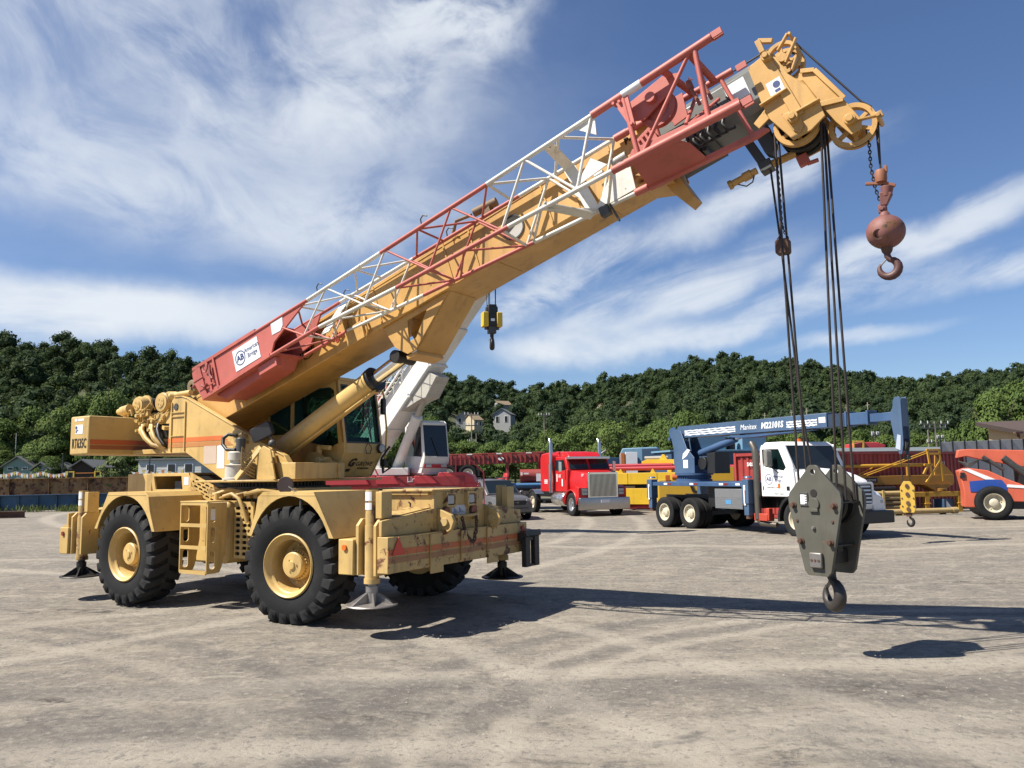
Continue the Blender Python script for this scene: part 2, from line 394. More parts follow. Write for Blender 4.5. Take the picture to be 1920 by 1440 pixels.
def ground_mat():
    m, N, L, B = newmat('yard_ground'); tc = N.new('ShaderNodeTexCoord'); P = tc.outputs['Object']
    big = nz(N, L, P, 0.11, 5, 0.55, 0.6); mid = nz(N, L, P, 0.55, 8, 0.62, 0.8); patch = nz(N, L, P, 1.7, 9, 0.68, 0.6, (0.55, 1.0, 1))
    stre = nz(N, L, P, 0.9, 8, 0.64, 0.3, (0.28, 1.6, 1)); fine = nz(N, L, P, 14, 8, 0.7); grit = nz(N, L, P, 75, 4, 0.75)
    c = mixc(N, L, ramp(N, L, big, 0.36, 0.64), (0.185, 0.165, 0.137), (0.235, 0.208, 0.166))
    c = mixc(N, L, mul(N, L, ramp(N, L, patch, 0.50, 0.70), 0.75), c, (0.316, 0.277, 0.216))
    c = mixc(N, L, mul(N, L, ramp(N, L, stre, 0.50, 0.68), 0.55), c, (0.300, 0.266, 0.206))
    c = mixc(N, L, mul(N, L, ramp(N, L, mid, 0.54, 0.70), 0.62), c, (0.146, 0.137, 0.123))
    c = mixc(N, L, mul(N, L, ramp(N, L, nz(N, L, P, 0.75, 10, 0.7, 1.0, (0.5, 1.2, 1)), 0.60, 0.70), 0.6), c, (0.115, 0.109, 0.100))
    clump = nz(N, L, P, 4.2, 12, 0.74, 0.5, (0.75, 1.0, 1)); dust = nz(N, L, P, 2.3, 12, 0.72, 1.2, (0.6, 1.1, 1))
    c = mixc(N, L, mul(N, L, ramp(N, L, clump, 0.53, 0.64), 0.72), c, (0.325, 0.292, 0.238))
    c = mixc(N, L, mul(N, L, ramp(N, L, clump, 0.46, 0.37), 0.75), c, (0.112, 0.106, 0.098))
    c = mixc(N, L, mul(N, L, ramp(N, L, dust, 0.54, 0.62), 0.75), c, (0.315, 0.284, 0.230))
    c = mixc(N, L, mul(N, L, ramp(N, L, dust, 0.45, 0.37), 0.70), c, (0.122, 0.115, 0.106))
    # wheel tracks: pale dust and dark rubber arcs on the ground
    sep = N.new('ShaderNodeSeparateXYZ'); L.new(P, sep.inputs[0])
    def mth(op, a, b=None):
        n = N.new('ShaderNodeMath'); n.operation = op
        for i, v in enumerate((a, b)):
            if v is None: continue
            if isinstance(v, (int, float)): n.inputs[i].default_value = v
            else: L.new(v, n.inputs[i])
        return n.outputs[0]
    wob = mth('MULTIPLY', mth('SUBTRACT', nz(N, L, P, 1.3, 4, 0.5), 0.5), 0.35)
    brk = ramp(N, L, nz(N, L, P, 1.1, 6, 0.65), 0.30, 0.46)
    for cx, cy, r, w, col, k in TRACKS:
        dx = mth('SUBTRACT', sep.outputs[0], cx); dy = mth('SUBTRACT', sep.outputs[1], cy)
        d = mth('ABSOLUTE', mth('ADD', mth('SUBTRACT', mth('SQRT', mth('ADD', mth('MULTIPLY', dx, dx), mth('MULTIPLY', dy, dy))), r), wob))
        n = N.new('ShaderNodeMapRange'); n.interpolation_type = 'SMOOTHSTEP'; n.inputs[1].default_value = w; n.inputs[2].default_value = w * 0.25; n.inputs[3].default_value = 0; n.inputs[4].default_value = 1
        L.new(d, n.inputs[0]); c = mixc(N, L, mul(N, L, mul(N, L, n.outputs[0], brk), k), c, col)
    for cx, cy, rx, ry, k in STAINS:
        u = mth('DIVIDE', mth('SUBTRACT', sep.outputs[0], cx), rx); v = mth('DIVIDE', mth('SUBTRACT', sep.outputs[1], cy), ry)
        d = mth('SQRT', mth('ADD', mth('MULTIPLY', u, u), mth('MULTIPLY', v, v)))
        n = N.new('ShaderNodeMapRange'); n.interpolation_type = 'SMOOTHSTEP'; n.inputs[1].default_value = 1.0; n.inputs[2].default_value = 0.2; n.inputs[3].default_value = 0; n.inputs[4].default_value = 1
        L.new(d, n.inputs[0]); c = mixc(N, L, mul(N, L, mul(N, L, n.outputs[0], ramp(N, L, clump, 0.52, 0.42)), k), c, (0.045, 0.040, 0.032))
    c = mixc(N, L, mul(N, L, ramp(N, L, fine, 0.52, 0.68), 0.70), c, (0.331, 0.296, 0.243))
    c = mixc(N, L, mul(N, L, ramp(N, L, fine, 0.48, 0.34), 0.60), c, (0.100, 0.092, 0.085))
    c = mixc(N, L, mul(N, L, ramp(N, L, grit, 0.56, 0.72), 0.50), c, (0.385, 0.354, 0.308))
    c = mixc(N, L, mul(N, L, ramp(N, L, grit, 0.45, 0.30), 0.40), c, (0.077, 0.073, 0.065))
    # beyond the yard the ground turns to rough grass
    far = N.new('ShaderNodeMapRange'); far.interpolation_type = 'SMOOTHSTEP'; far.inputs[1].default_value = 56; far.inputs[2].default_value = 72
    L.new(mth('ADD', sep.outputs[1], mth('MULTIPLY', mth('SUBTRACT', big, 0.5), 30)), far.inputs[0])
    c = mixc(N, L, far.outputs[0], c, mixc(N, L, mid, (0.046, 0.058, 0.023), (0.092, 0.092, 0.042)))
    c = mixc(N, L, 1.0, c, (0.92, 0.925, 0.945), 'MULTIPLY'); L.new(c, B.inputs['Base Color']); B.inputs['Roughness'].default_value = 0.92; B.inputs['Specular IOR Level'].default_value = 0.2
    hsum = mth('ADD', mth('MULTIPLY', clump, 1.1), mth('ADD', mth('MULTIPLY', fine, 0.5), mth('MULTIPLY', grit, 0.16)))
    bp_ = N.new('ShaderNodeBump'); bp_.inputs['Strength'].default_value = 0.7; bp_.inputs['Distance'].default_value = 0.05
    L.new(hsum, bp_.inputs['Height']); L.new(bp_.outputs[0], B.inputs['Normal'])
    return m
PALE = (0.37, 0.332, 0.268); DARK = (0.115, 0.107, 0.097)
STAINS = [(-4.1, 7.1, 0.55, 0.22, 0.9), (-3.3, 7.0, 0.3, 0.12, 0.9), (-3.3, 5.3, 0.9, 0.4, 0.6), (1.9, 5.6, 0.7, 0.35, 0.5), (-6.6, 12.2, 1.6, 0.5, 0.85), (5.6, 6.1, 0.9, 0.25, 0.6), (-1.2, 6.6, 0.7, 0.25, 0.5), (3.2, 7.2, 1.1, 0.4, 0.55), (7.8, 13.5, 1.4, 0.5, 0.5), (12.0, 22.0, 2.2, 0.7, 0.6), (0.2, 5.2, 0.5, 0.6, 0.5), (6.0, 18.0, 2.0, 0.6, 0.5)]
TRACKS = [(5.0, 5.2, 5.15, 0.17, PALE, 0.6), (5.0, 5.2, 5.75, 0.16, PALE, 0.55), (5.0, 5.2, 5.45, 0.18, DARK, 0.45), (5.0, 5.2, 6.4, 0.3, DARK, 0.6), (-9.0, 2.5, 7.9, 0.2, PALE, 0.35), (-9.0, 2.5, 8.6, 0.2, DARK, 0.6),
          (-18, -2, 20.6, 0.32, PALE, 0.6), (-18, -2, 22.4, 0.32, PALE, 0.55), (4, -22, 30.2, 0.34, PALE, 0.6), (4, -22, 28.3, 0.32, PALE, 0.5), (4, -22, 29.2, 0.5, DARK, 0.4),
          (-30, 34, 33.0, 0.35, PALE, 0.55), (-30, 34, 35.0, 0.35, PALE, 0.55), (12, 60, 34.5, 0.5, PALE, 0.6), (12, 60, 37.0, 0.6, DARK, 0.35), (12, 60, 40.5, 0.5, PALE, 0.6), (0, -40, 47.5, 0.4, DARK, 0.45), (0, -40, 45.8, 0.35, PALE, 0.5)]
# the yard surface: one sheet, finely divided and gently uneven near the camera
def axis_pts(lo, hi, mid0, mid1, step):
    a = list(np.arange(mid0, mid1 + 1e-6, step)); v = mid1; s = step
    while v < hi: s *= 1.35; v += s; a.append(min(v, hi))
    v = mid0; s = step
    while v > lo: s *= 1.35; v -= s; a.insert(0, max(v, lo))
    return np.array(a)
gx = axis_pts(-1500, 1500, -12, 14, 0.2); gy = axis_pts(-200, 2500, 1.0, 22, 0.2)
GX, GY = np.meshgrid(gx, gy)
rs = np.random.RandomState(3)
GZ = np.zeros_like(GX)
for _ in range(26):
    k = rs.uniform(0.25, 2.6); a = rs.uniform(0, 6.28); ph = rs.uniform(0, 6.28)
    GZ += 0.011 / (0.6 + k) * np.sin(GX * k * math.cos(a) + GY * k * math.sin(a) + ph)
GZ *= np.clip((45 - GY) / 20, 0, 1) * np.clip((40 - np.abs(GX)) / 20, 0, 1)
nx_, ny_ = len(gx), len(gy)
vv = np.stack([GX, GY, GZ], -1).reshape(-1, 3)
idx = np.arange(nx_ * ny_).reshape(ny_, nx_)
ff = np.stack([idx[:-1, :-1], idx[:-1, 1:], idx[1:, 1:], idx[1:, :-1]], -1).reshape(-1, 4)
def np_mesh(name, verts, faces, mat, smooth=False):
    me = bpy.data.meshes.new(name); n, k = faces.shape
    me.vertices.add(len(verts)); me.vertices.foreach_set('co', np.ascontiguousarray(verts, np.float32).ravel())
    me.loops.add(n * k); me.loops.foreach_set('vertex_index', np.ascontiguousarray(faces, np.int32).ravel())
    me.polygons.add(n); me.polygons.foreach_set('loop_start', np.arange(0, n * k, k, dtype=np.int32)); me.polygons.foreach_set('loop_total', np.full(n, k, np.int32))
    if smooth: me.polygons.foreach_set('use_smooth', np.ones(n, bool))
    me.materials.append(mat); me.update(calc_edges=True); me.validate(); return me
ground = bpy.data.objects.new('ground', np_mesh('ground', vv, ff, ground_mat(), True)); COL.objects.link(ground); struct(ground)

# loose stones
rs = np.random.RandomState(8)
n = 15000
d = 2.2 + 24 * rs.rand(n) ** 1.5; az = (rs.rand(n) - 0.5) * 1.5
sx_ = d * np.tan(az * 0.9); sy_ = d; sr = 0.002 + 0.008 * rs.rand(n) ** 9 + 0.0004 * d
base = np.array([(0, 0, -0.3), (1, 0, 0.1), (0.2, 1, 0.05), (-0.9, 0.5, 0.1), (-0.7, -0.8, 0.05), (0.5, -0.9, 0.1), (0.1, 0.1, 0.75)])
bf = np.array([(6, 1, 2), (6, 2, 3), (6, 3, 4), (6, 4, 5), (6, 5, 1)])
ang = rs.rand(n) * 6.28; ca, sa = np.cos(ang), np.sin(ang)
b = base[None] * (0.75 + 0.5 * rs.rand(n, 7, 3)) * sr[:, None, None]
V = np.stack([b[..., 0] * ca[:, None] - b[..., 1] * sa[:, None] + sx_[:, None], b[..., 0] * sa[:, None] + b[..., 1] * ca[:, None] + sy_[:, None], b[..., 2] + 0.004 + 0 * sx_[:, None]], -1)
Fc = bf[None] + (np.arange(n) * 7)[:, None, None]
sm_, N_, L_, B_ = newmat('loose_stone'); tcs = N_.new('ShaderNodeTexCoord')
cst = mixc(N_, L_, ramp(N_, L_, nz(N_, L_, tcs.outputs['Object'], 9, 2, 0.5), 0.35, 0.65), (0.14, 0.13, 0.118), (0.32, 0.30, 0.26)); L_.new(cst, B_.inputs['Base Color']); B_.inputs['Roughness'].default_value = 0.9
stones = bpy.data.objects.new('loose_stones', np_mesh('loose_stones', V.reshape(-1, 3), Fc.reshape(-1, 3), sm_)); COL.objects.link(stones); stuff(stones, 'small pale loose stones scattered over the dusty yard', 'stones')

# ---- hills: crest line read against the sky
SKY = [(-400, 610), (-150, 620), (0, 632), (60, 628), (130, 634), (200, 628), (215, 650), (290, 656), (375, 668), (480, 690), (600, 712), (700, 716), (800, 700), (830, 690), (870, 702), (910, 704), (960, 716), (1050, 718), (1110, 712), (1200, 690), (1290, 667), (1350, 658), (1410, 656), (1450, 672), (1520, 672), (1600, 691), (1700, 704), (1790, 694), (1870, 684), (1920, 674), (2100, 640), (2400, 640)]
def dist_of(x): return float(np.interp(x, [-400, 0, 380, 620, 800, 1100, 1300, 1600, 1920, 2400], [300, 310, 350, 480, 430, 560, 600, 640, 560, 520]))
def base_of(x): return float(np.interp(x, [-400, 0, 380, 700, 1000, 1350, 1700, 2400], [150, 150, 160, 170, 190, 200, 190, 180]))
crest = []
for x, y in SKY:
    D = dist_of(x); p = at(x, y, D); crest.append((p.x / D, p.z / D * D, D, base_of(x), p.z))
cb = np.array([c[0] for c in crest]); cz = np.array([c[4] for c in crest]); cd = np.array([c[2] for c in crest]); c0 = np.array([c[3] for c in crest])
def hill_h(X, Y):
    s = X / np.maximum(Y, 1.0); zc = np.interp(s, cb, cz) - 12.5; D = np.interp(s, cb, cd); b0 = np.interp(s, cb, c0)
    t = np.clip((Y - b0) / (D - b0), 0, 1.6)
    prof = np.where(t < 1, t ** 1.15 * (1 - 0.0 * t), 1 - 0.35 * (t - 1))
    h = zc * prof
    h += np.minimum(t, 1) * 2.5 * np.sin(X * 0.045 + Y * 0.02) * np.sin(Y * 0.05 - X * 0.013) * (t < 0.92)
    return np.where(Y > b0, np.maximum(h, 0), -0.05)
hs = np.linspace(-1.0, 1.0, 121); hy = np.concatenate([np.linspace(140, 420, 40), np.linspace(430, 1000, 30)])
HS, HY = np.meshgrid(hs, hy); HX = HS * HY
HZ = hill_h(HX, HY) - 0.3
hv = np.stack([HX, HY, HZ], -1).reshape(-1, 3); ii = np.arange(hv.shape[0]).reshape(len(hy), len(hs))
hf = np.stack([ii[:-1, :-1], ii[:-1, 1:], ii[1:, 1:], ii[1:, :-1]], -1).reshape(-1, 4)
hm, N_, L_, B_ = newmat('hill_floor'); tcs = N_.new('ShaderNodeTexCoord'); L_.new(mixc(N_, L_, nz(N_, L_, tcs.outputs['Object'], 0.08, 6, 0.6), (0.03, 0.04, 0.015), (0.07, 0.08, 0.035)), B_.inputs['Base Color']); B_.inputs['Roughness'].default_value = 0.95
hills = bpy.data.objects.new('hills', np_mesh('hills', hv, hf, hm, True)); COL.objects.link(hills); struct(hills)

def leafmat(name, a, b, tone=False):
    m, N, L, B = newmat(name); out = [n for n in N if n.type == 'OUTPUT_MATERIAL'][0]
    g = N.new('ShaderNodeNewGeometry'); oi = N.new('ShaderNodeObjectInfo')
    f = nz(N, L, g.outputs['Position'], 0.075, 3, 0.6); f2 = nz(N, L, g.outputs['Position'], 0.9, 4, 0.6)
    c = mixc(N, L, ramp(N, L, f, 0.32, 0.68), a, b)
    if tone:
        an = N.new('ShaderNodeAttribute'); an.attribute_name = 'tone'; c = mixc(N, L, mul(N, L, an.outputs['Fac'], 0.75), c, (0.062, 0.090, 0.030))
    c = mixc(N, L, mul(N, L, oi.outputs['Random'], 0.4), c, tuple(x * 1.25 for x in b))
    c = mixc(N, L, mul(N, L, ramp(N, L, f2, 0.45, 0.75), 0.45), c, tuple(x * 1.45 for x in b))
    L.new(c, B.inputs['Base Color']); B.inputs['Roughness'].default_value = 0.7; B.inputs['Specular IOR Level'].default_value = 0.08
    t = N.new('ShaderNodeBsdfTranslucent'); L.new(mixc(N, L, 0.5, c, (0.10, 0.13, 0.02)), t.inputs[0])
    mx = N.new('ShaderNodeMixShader'); mx.inputs[0].default_value = 0.22
    L.new(B.outputs[0], mx.inputs[1]); L.new(t.outputs[0], mx.inputs[2]); L.new(mx.outputs[0], out.inputs[0]); return m
LEAF = leafmat('leaves', (0.060, 0.098, 0.028), (0.100, 0.142, 0.040))
LEAF_F = leafmat('hill_leaves', (0.025, 0.042, 0.023), (0.037, 0.058, 0.028), True)
LEAF_P = leafmat('pale_leaves', (0.085, 0.115, 0.045), (0.13, 0.16, 0.065))
BARK = paint('bark', (0.10, 0.075, 0.055), 0.9, 0.4)

def crown_np(rs, n, R, H, nl, leaf, z0=0.0, jit=0.28):
    """leaf quads spread through overlapping clumps; R radius, H crown height"""
    lob = []
    for k in range(nl):
        u = rs.rand(); th = rs.rand() * 6.283; hh = rs.rand()
        rr = R * (0.25 + 0.55 * math.sqrt(u)) * math.sin(math.pi * min(0.93, 0.18 + 0.72 * hh)) ** 0.7
        lob.append((rr * math.cos(th), rr * math.sin(th), z0 + H * (0.14 + 0.70 * hh), R * rs.uniform(0.24, 0.44)))
    lob.append((0, 0, z0 + H * 0.80, R * 0.42)); lob.append((0, 0, z0 + H * 0.45, R * 0.6))
    lob = np.array(lob); w = lob[:, 3] ** 2; pick = rs.choice(len(lob), n, p=w / w.sum())
    d = rs.normal(size=(n, 3)); d[:, 2] = np.abs(d[:, 2]) * 0.9 + d[:, 2] * 0.25; d /= np.linalg.norm(d, axis=1)[:, None]
    rad = lob[pick, 3] * (0.62 + 0.42 * rs.rand(n) ** 0.6)
    c = lob[pick, :3] + d * rad[:, None] * np.array([1, 1, 0.82])
    gl = c - np.array([0, 0, z0 + H * 0.4]); gl /= np.linalg.norm(gl, axis=1)[:, None] + 1e-6; nrm = 0.75 * d + 0.45 * gl + rs.normal(size=(n, 3)) * jit; nrm[:, 2] += 0.1; nrm /= np.linalg.norm(nrm, axis=1)[:, None]
    t = rs.normal(size=(n, 3)); t -= nrm * (t * nrm).sum(1)[:, None]; t /= np.linalg.norm(t, axis=1)[:, None]; bb = np.cross(nrm, t)
    s = leaf * (0.6 + 0.8 * rs.rand(n)); t *= s[:, None] * 0.62; bb *= s[:, None] * 0.42
    return np.stack([c - t, c - bb * 0.9 + t * 0.1, c + t, c + bb * 0.9 + t * 0.1], 1)      # n,4,3

HH = [(870, 772, 802, 30, 'W3', 'R1', 0, 'y', 'white house with a grey gable standing among hillside trees, left of the utility pole'),
      (897, 776, 808, 18, 'W4', 'R3', RAD(35), 'x', 'cream house half hidden by trees right of the grey gabled hillside house'),
      (941, 766, 804, 34, 'W3', 'R1', RAD(-14), 'y', 'tall white house with a dark gable standing among hillside trees above the red trailer'),
      (948, 751, 764, 26, 'W3', 'R3', RAD(30), 'x', 'house showing only its tan roof above the tall white hillside house'),
      (1140, 756, 772, 24, 'W4', 'R3', RAD(20), 'x', 'cream house peeping through trees above the red tractor'),
      (1174, 762, 775, 15, 'W3', 'R1', 0, 'y', 'tiny white gable peeping through trees above the blue cab')]
def slope_Y(x, y):
    d = pxdir(x, y)
    for Y in np.arange(170, 640, 2.0):
        if EYE + d.z / d.y * Y < hill_h(np.array(d.x / d.y * Y), np.array(Y)): return float(Y)
    return 300.0
HHY = [slope_Y(h[0], h[2] + 3) for h in HH]
# wooded hillside: the mass of crowns beyond the yard trees
rs = np.random.RandomState(12)
quads = []; tones = []
Yc = 168.0
def lobed(rs, nl, n, leaf):
    """a crown as overlapping rounded boughs (low solid shells) with leaf clumps over them"""
    ico = bmesh.new(); bmesh.ops.create_icosphere(ico, subdivisions=1, radius=1.0); iv = np.array([v.co[:] for v in ico.verts]); jf = np.array([[v.index for v in f.verts] for f in ico.faces]); ico.free()
    shells = []; lq = []
    for k in range(nl):
        th = rs.rand() * 6.283 + k * 2.4; hh = (k + 0.5) / nl; rr = 0.62 * math.sqrt(max(0.02, 1 - (1.5 * hh - 0.45) ** 2)) * rs.uniform(0.6, 1.0)
        c = np.array([rr * math.cos(th), rr * math.sin(th), 0.30 + 1.0 * hh]); lr = rs.uniform(0.27, 0.43)
        shells.append(c + iv * lr * 0.76 * rs.uniform(0.85, 1.15, (len(iv), 1)) * np.array([1, 1, 0.85]))
        d = rs.normal(size=(n, 3)); d[:, 2] += 0.35; d /= np.linalg.norm(d, axis=1)[:, None]
        p = c + d * lr * rs.uniform(0.80, 1.12, (n, 1)) * np.array([1, 1, 0.85])
        nrm = d + rs.normal(size=(n, 3)) * 0.33; nrm /= np.linalg.norm(nrm, axis=1)[:, None]
        t = rs.normal(size=(n, 3)); t -= nrm * (t * nrm).sum(1)[:, None]; t /= np.linalg.norm(t, axis=1)[:, None]; bb = np.cross(nrm, t); s_ = leaf * rs.uniform(0.6, 1.3, (n, 1))
        t = t * s_ * 0.6; bb = bb * s_ * 0.5
        lq.append(np.stack([p - t, p - bb, p + t, p + bb], 1))
    sv = np.concatenate(shells); sf = np.concatenate([jf + i * len(iv) for i in range(nl)])
    tri = sv[sf]                                       # as quads with a doubled corner kept apart: split every triangle
    mid = (tri[:, 1] + tri[:, 2]) / 2
    return np.concatenate([np.stack([tri[:, 0], tri[:, 1], mid, tri[:, 2]], 1)] + lq)
variants = [lobed(rs, 9, 95, 0.088) for _ in range(8)]
variants_lo = [lobed(rs, 7, 44, 0.14) for _ in range(8)]
while Yc < 700:
    step = 8.6 + (Yc - 160) * 0.006
    for s in np.arange(-0.80 * Yc, 0.80 * Yc, step):
        X = s + rs.uniform(-.45, .45) * step; Y = Yc + rs.uniform(-.45, .45) * step
        b_ = X / Y; D = np.interp(b_, cb, cd); b0 = np.interp(b_, cb, c0)
        if Y < b0 + 4 or Y > D * 1.04: continue
        r = rs.uniform(4.0, 7.0) * (1.0 if rs.rand() > 0.12 else 1.25)
        h = hill_h(np.array(X), np.array(Y)) - 0.3
        if any(abs(X - pxdir(hh[0], 790).x / pxdir(hh[0], 790).y * Y) < hh[3] / 2 / FPX * hy_ + r * 0.62 and hy_ - 75 < Y < hy_ + 9 for hh, hy_ in zip(HH, HHY)): continue
        lo = Y > 420
        v = (variants_lo if lo else variants)[rs.randint(8)]
        a = rs.rand() * 6.283; ca, sa = math.cos(a), math.sin(a)
        q = v.copy(); zf = rs.uniform(0.85, 1.2)
        x = q[..., 0] * ca - q[..., 1] * sa; y = q[..., 0] * sa + q[..., 1] * ca
        if X / Y < -0.78 or X / Y > 0.78: continue
        tones.append(np.full(len(q), rs.rand() ** 1.3, np.float32)); quads.append(np.stack([x * r + X, y * r + Y, q[..., 2] * r * zf + h + r * rs.uniform(0.0, 0.55)], -1))
    Yc += step * 0.92
Q = np.concatenate(quads); nq = len(Q)
wood = bpy.data.objects.new('hillside_forest', np_mesh('hillside_forest', Q.reshape(-1, 3), np.arange(nq * 4).reshape(-1, 4), LEAF_F)); COL.objects.link(wood)
at_ = wood.data.attributes.new('tone', 'FLOAT', 'FACE'); at_.data.foreach_set('value', np.concatenate(tones)); stuff(wood, 'dense dark green forest covering the hills behind the yard', 'forest')


# individual trees behind the yard
def trunk_mb(R, H, z1, rs):
    m = MB(); m.cyl((0, 0, -0.3), (0, 0, z1), R * 0.065, R * 0.04, 9)
    for k in range(6):
        a = k * 1.1 + rs.rand(); l = R * rs.uniform(0.45, 0.75); z0 = z1 * rs.uniform(0.55, 0.95)
        m.tube([(0, 0, z0), (l * .5 * math.cos(a), l * .5 * math.sin(a), z0 + l * .55), (l * math.cos(a), l * math.sin(a), z0 + l * 1.2)], [R * 0.03, R * 0.02, R * 0.008], 6)
    return m
tree_kinds = []
rs = np.random.RandomState(31)
for k in range(6):
    R, H = 1.0, rs.uniform(1.5, 2.0)
    q = crown_np(rs, 6500, R, H, 26, 0.066, z0=0.12, jit=0.35)
    cm = np_mesh('crown', q.reshape(-1, 3), np.arange(len(q) * 4).reshape(-1, 4), LEAF)
    tm = trunk_mb(R, H, 0.9, rs).mesh('trunk', [BARK])
    tree_kinds.append((cm, tm, H + 0.3))
def tree(x, y, z, r, h, label, group, k=None, mat=None, name='tree'):
    cm, tm, hh = tree_kinds[(k if k is not None else random.randrange(6)) % 6]
    t = thing(name, label, 'tree', (x, y, z), random.uniform(0, 6.28), group)
    t.scale = (r, r, h / hh)
    for nm, me in (('crown', cm), ('trunk', tm)):
        o = bpy.data.objects.new(nm, me); COL.objects.link(o); o.parent = t
    return t
random.seed(4)
def trees_px(lst, depth, group, label):
    for i, (x, ytop, wpx) in enumerate(lst):
        Y = depth * random.uniform(0.9, 1.12); p = at(x, ytop, Y); r = wpx * Y / FPX / 2
        k = sorted(q[0] for q in lst).index(x)
        tree(p.x, Y, 0 - 0.1, r, max(3, p.z), (ORD[k] + ' from the left, ' if len(lst) > 1 else '') + label, group, i)
ORD = 'first second third fourth fifth sixth seventh eighth ninth tenth eleventh twelfth thirteenth fourteenth fifteenth sixteenth seventeenth eighteenth nineteenth twentieth'.split() + ['twenty %s' % w for w in ('first', 'second', 'third', 'fourth', 'fifth', 'sixth')]
LBL_C = 'broad leafy tree in the row behind the red tractor'
trees_px([(1050, 800, 95), (1098, 774, 105), (1150, 776, 100), (1196, 784, 95), (1236, 768, 110), (1284, 756, 110), (1322, 778, 90), (1128, 812, 90), (1262, 812, 95), (1080, 828, 80), (1210, 828, 80), (1345, 822, 70)], 80, 'trees behind the parked trucks', LBL_C)
LBL_M = 'rounded bright green tree beyond the red trailer'
trees_px([(846, 820, 80), (885, 814, 75), (925, 820, 76), (965, 812, 80), (1006, 812, 75), (905, 836, 70), (985, 836, 70), (866, 838, 66), (820, 800, 80), (1030, 790, 70)], 105, 'trees beyond the red trailer', LBL_M)
LBL_R = 'tall full leafed tree above the tan building'
trees_px([(1852, 712, 130), (1905, 688, 150), (1960, 690, 150), (1815, 770, 90), (1880, 770, 110), (1935, 760, 120)], 88, 'trees above the tan building', LBL_R)
LBL_V = 'green tree beyond the blue crane truck boom'
trees_px([(1400, 800, 80), (1450, 790, 80), (1500, 802, 85), (1560, 806, 85), (1612, 792, 80), (1660, 806, 80), (1712, 800, 80), (1770, 796, 90), (1590, 822, 70), (1740, 820, 80), (1690, 824, 70), (1390, 830, 70), (1440, 826, 70)], 135, 'trees beyond the crane truck', LBL_V)
LBL_L = 'dark green tree behind the small houses'
trees_px([(-40, 770, 110), (18, 772, 105), (70, 752, 110), (118, 742, 100), (168, 716, 110), (214, 716, 105), (262, 738, 100), (310, 748, 95), (40, 806, 95), (98, 800, 100), (150, 786, 100), (205, 776, 100), (255, 792, 95), (300, 800, 90), (345, 786, 90), (-10, 820, 90), (60, 830, 80), (130, 824, 85), (190, 826, 85), (240, 832, 80), (290, 836, 80), (10, 846, 60), (160, 850, 60), (95, 848, 60)], 165, 'trees at the foot of the left hill', LBL_L)
LBL_G = 'dark tree behind the white crane boom'
trees_px([(720, 790, 90), (760, 780, 90), (800, 770, 90), (680, 800, 90), (640, 800, 90), (590, 800, 90), (780, 830, 80)], 120, 'trees behind the white crane', LBL_G)
# leafy bush with pale leaves by the girders
rs = np.random.RandomState(77)
q = crown_np(rs, 2600, 1.35, 2.1, 16, 0.15, z0=0.2); q2 = crown_np(rs, 900, 0.8, 1.0, 8, 0.13, z0=0.1); q2[..., 0] += 1.5
pb = at(216, 880, 58)
bu = thing('bush', 'round bush with pale silvery leaves behind the rusty girder', 'bush', (pb.x, 58, 0))
qq = np.concatenate([q, q2]); qq[..., 2] *= 1.6; qq[..., :2] *= 1.1
o = bpy.data.objects.new('foliage', np_mesh('foliage', qq.reshape(-1, 3), np.arange(len(qq) * 4).reshape(-1, 4), LEAF_P)); COL.objects.link(o); o.parent = bu
m = MB(); 
for k in range(7): m.tube([(0, 0, -0.1), (0.4 * math.cos(k), 0.4 * math.sin(k), 0.8), (0.8 * math.cos(k + .2), 0.8 * math.sin(k + .2), 1.8)], [0.04, 0.03, 0.012], 6)
m.build('stem', BARK, bu)
# weeds along the girders
rs = np.random.RandomState(78)
n = 9000
wx = rs.uniform(-42, -6, n); wy = np.where(rs.rand(n) < 0.5, rs.normal(49.6, 0.5, n), rs.normal(55, 1.6, n))
keep = (np.sin(wx * 0.9) + np.sin(wx * 2.3 + 1) + rs.normal(0, .6, n)) > -0.4; wx, wy = wx[keep], wy[keep]; n = len(wx)
hgt = rs.uniform(0.15, 0.55, n) * (1 + (wy > 53) * 0.9); a = rs.rand(n) * 6.28; wd = 0.05; ln = rs.uniform(-.25, .25, (n, 2))
c0_ = np.stack([wx, wy, np.zeros(n)], -1); dv = np.stack([np.cos(a), np.sin(a), 0 * a], -1) * wd; tp = c0_ + np.stack([ln[:, 0], ln[:, 1], hgt], -1); md = c0_ * 0.5 + tp * 0.5
qv = np.stack([c0_ - dv * .5, md - dv, tp, md + dv], 1)
w_ = bpy.data.objects.new('weeds', np_mesh('weeds', qv.reshape(-1, 3), np.arange(n * 4).reshape(-1, 4), LEAF_P)); COL.objects.link(w_); stuff(w_, 'ragged weeds and grass along the girders at the left', 'weeds')
# ------------------------------------------------------------------ the rough terrain crane in the foreground
# local frame: X forward, -Y towards the photographer, Z up
CRX, CRY, CRH = -3.671, 12.887, -0.5668
crane = thing('rough_terrain_crane', 'large tan four wheeled rough terrain crane with raised boom and red and white lattice jib', 'crane', (CRX, CRY, 0), CRH)
WHEEL_R = 0.767

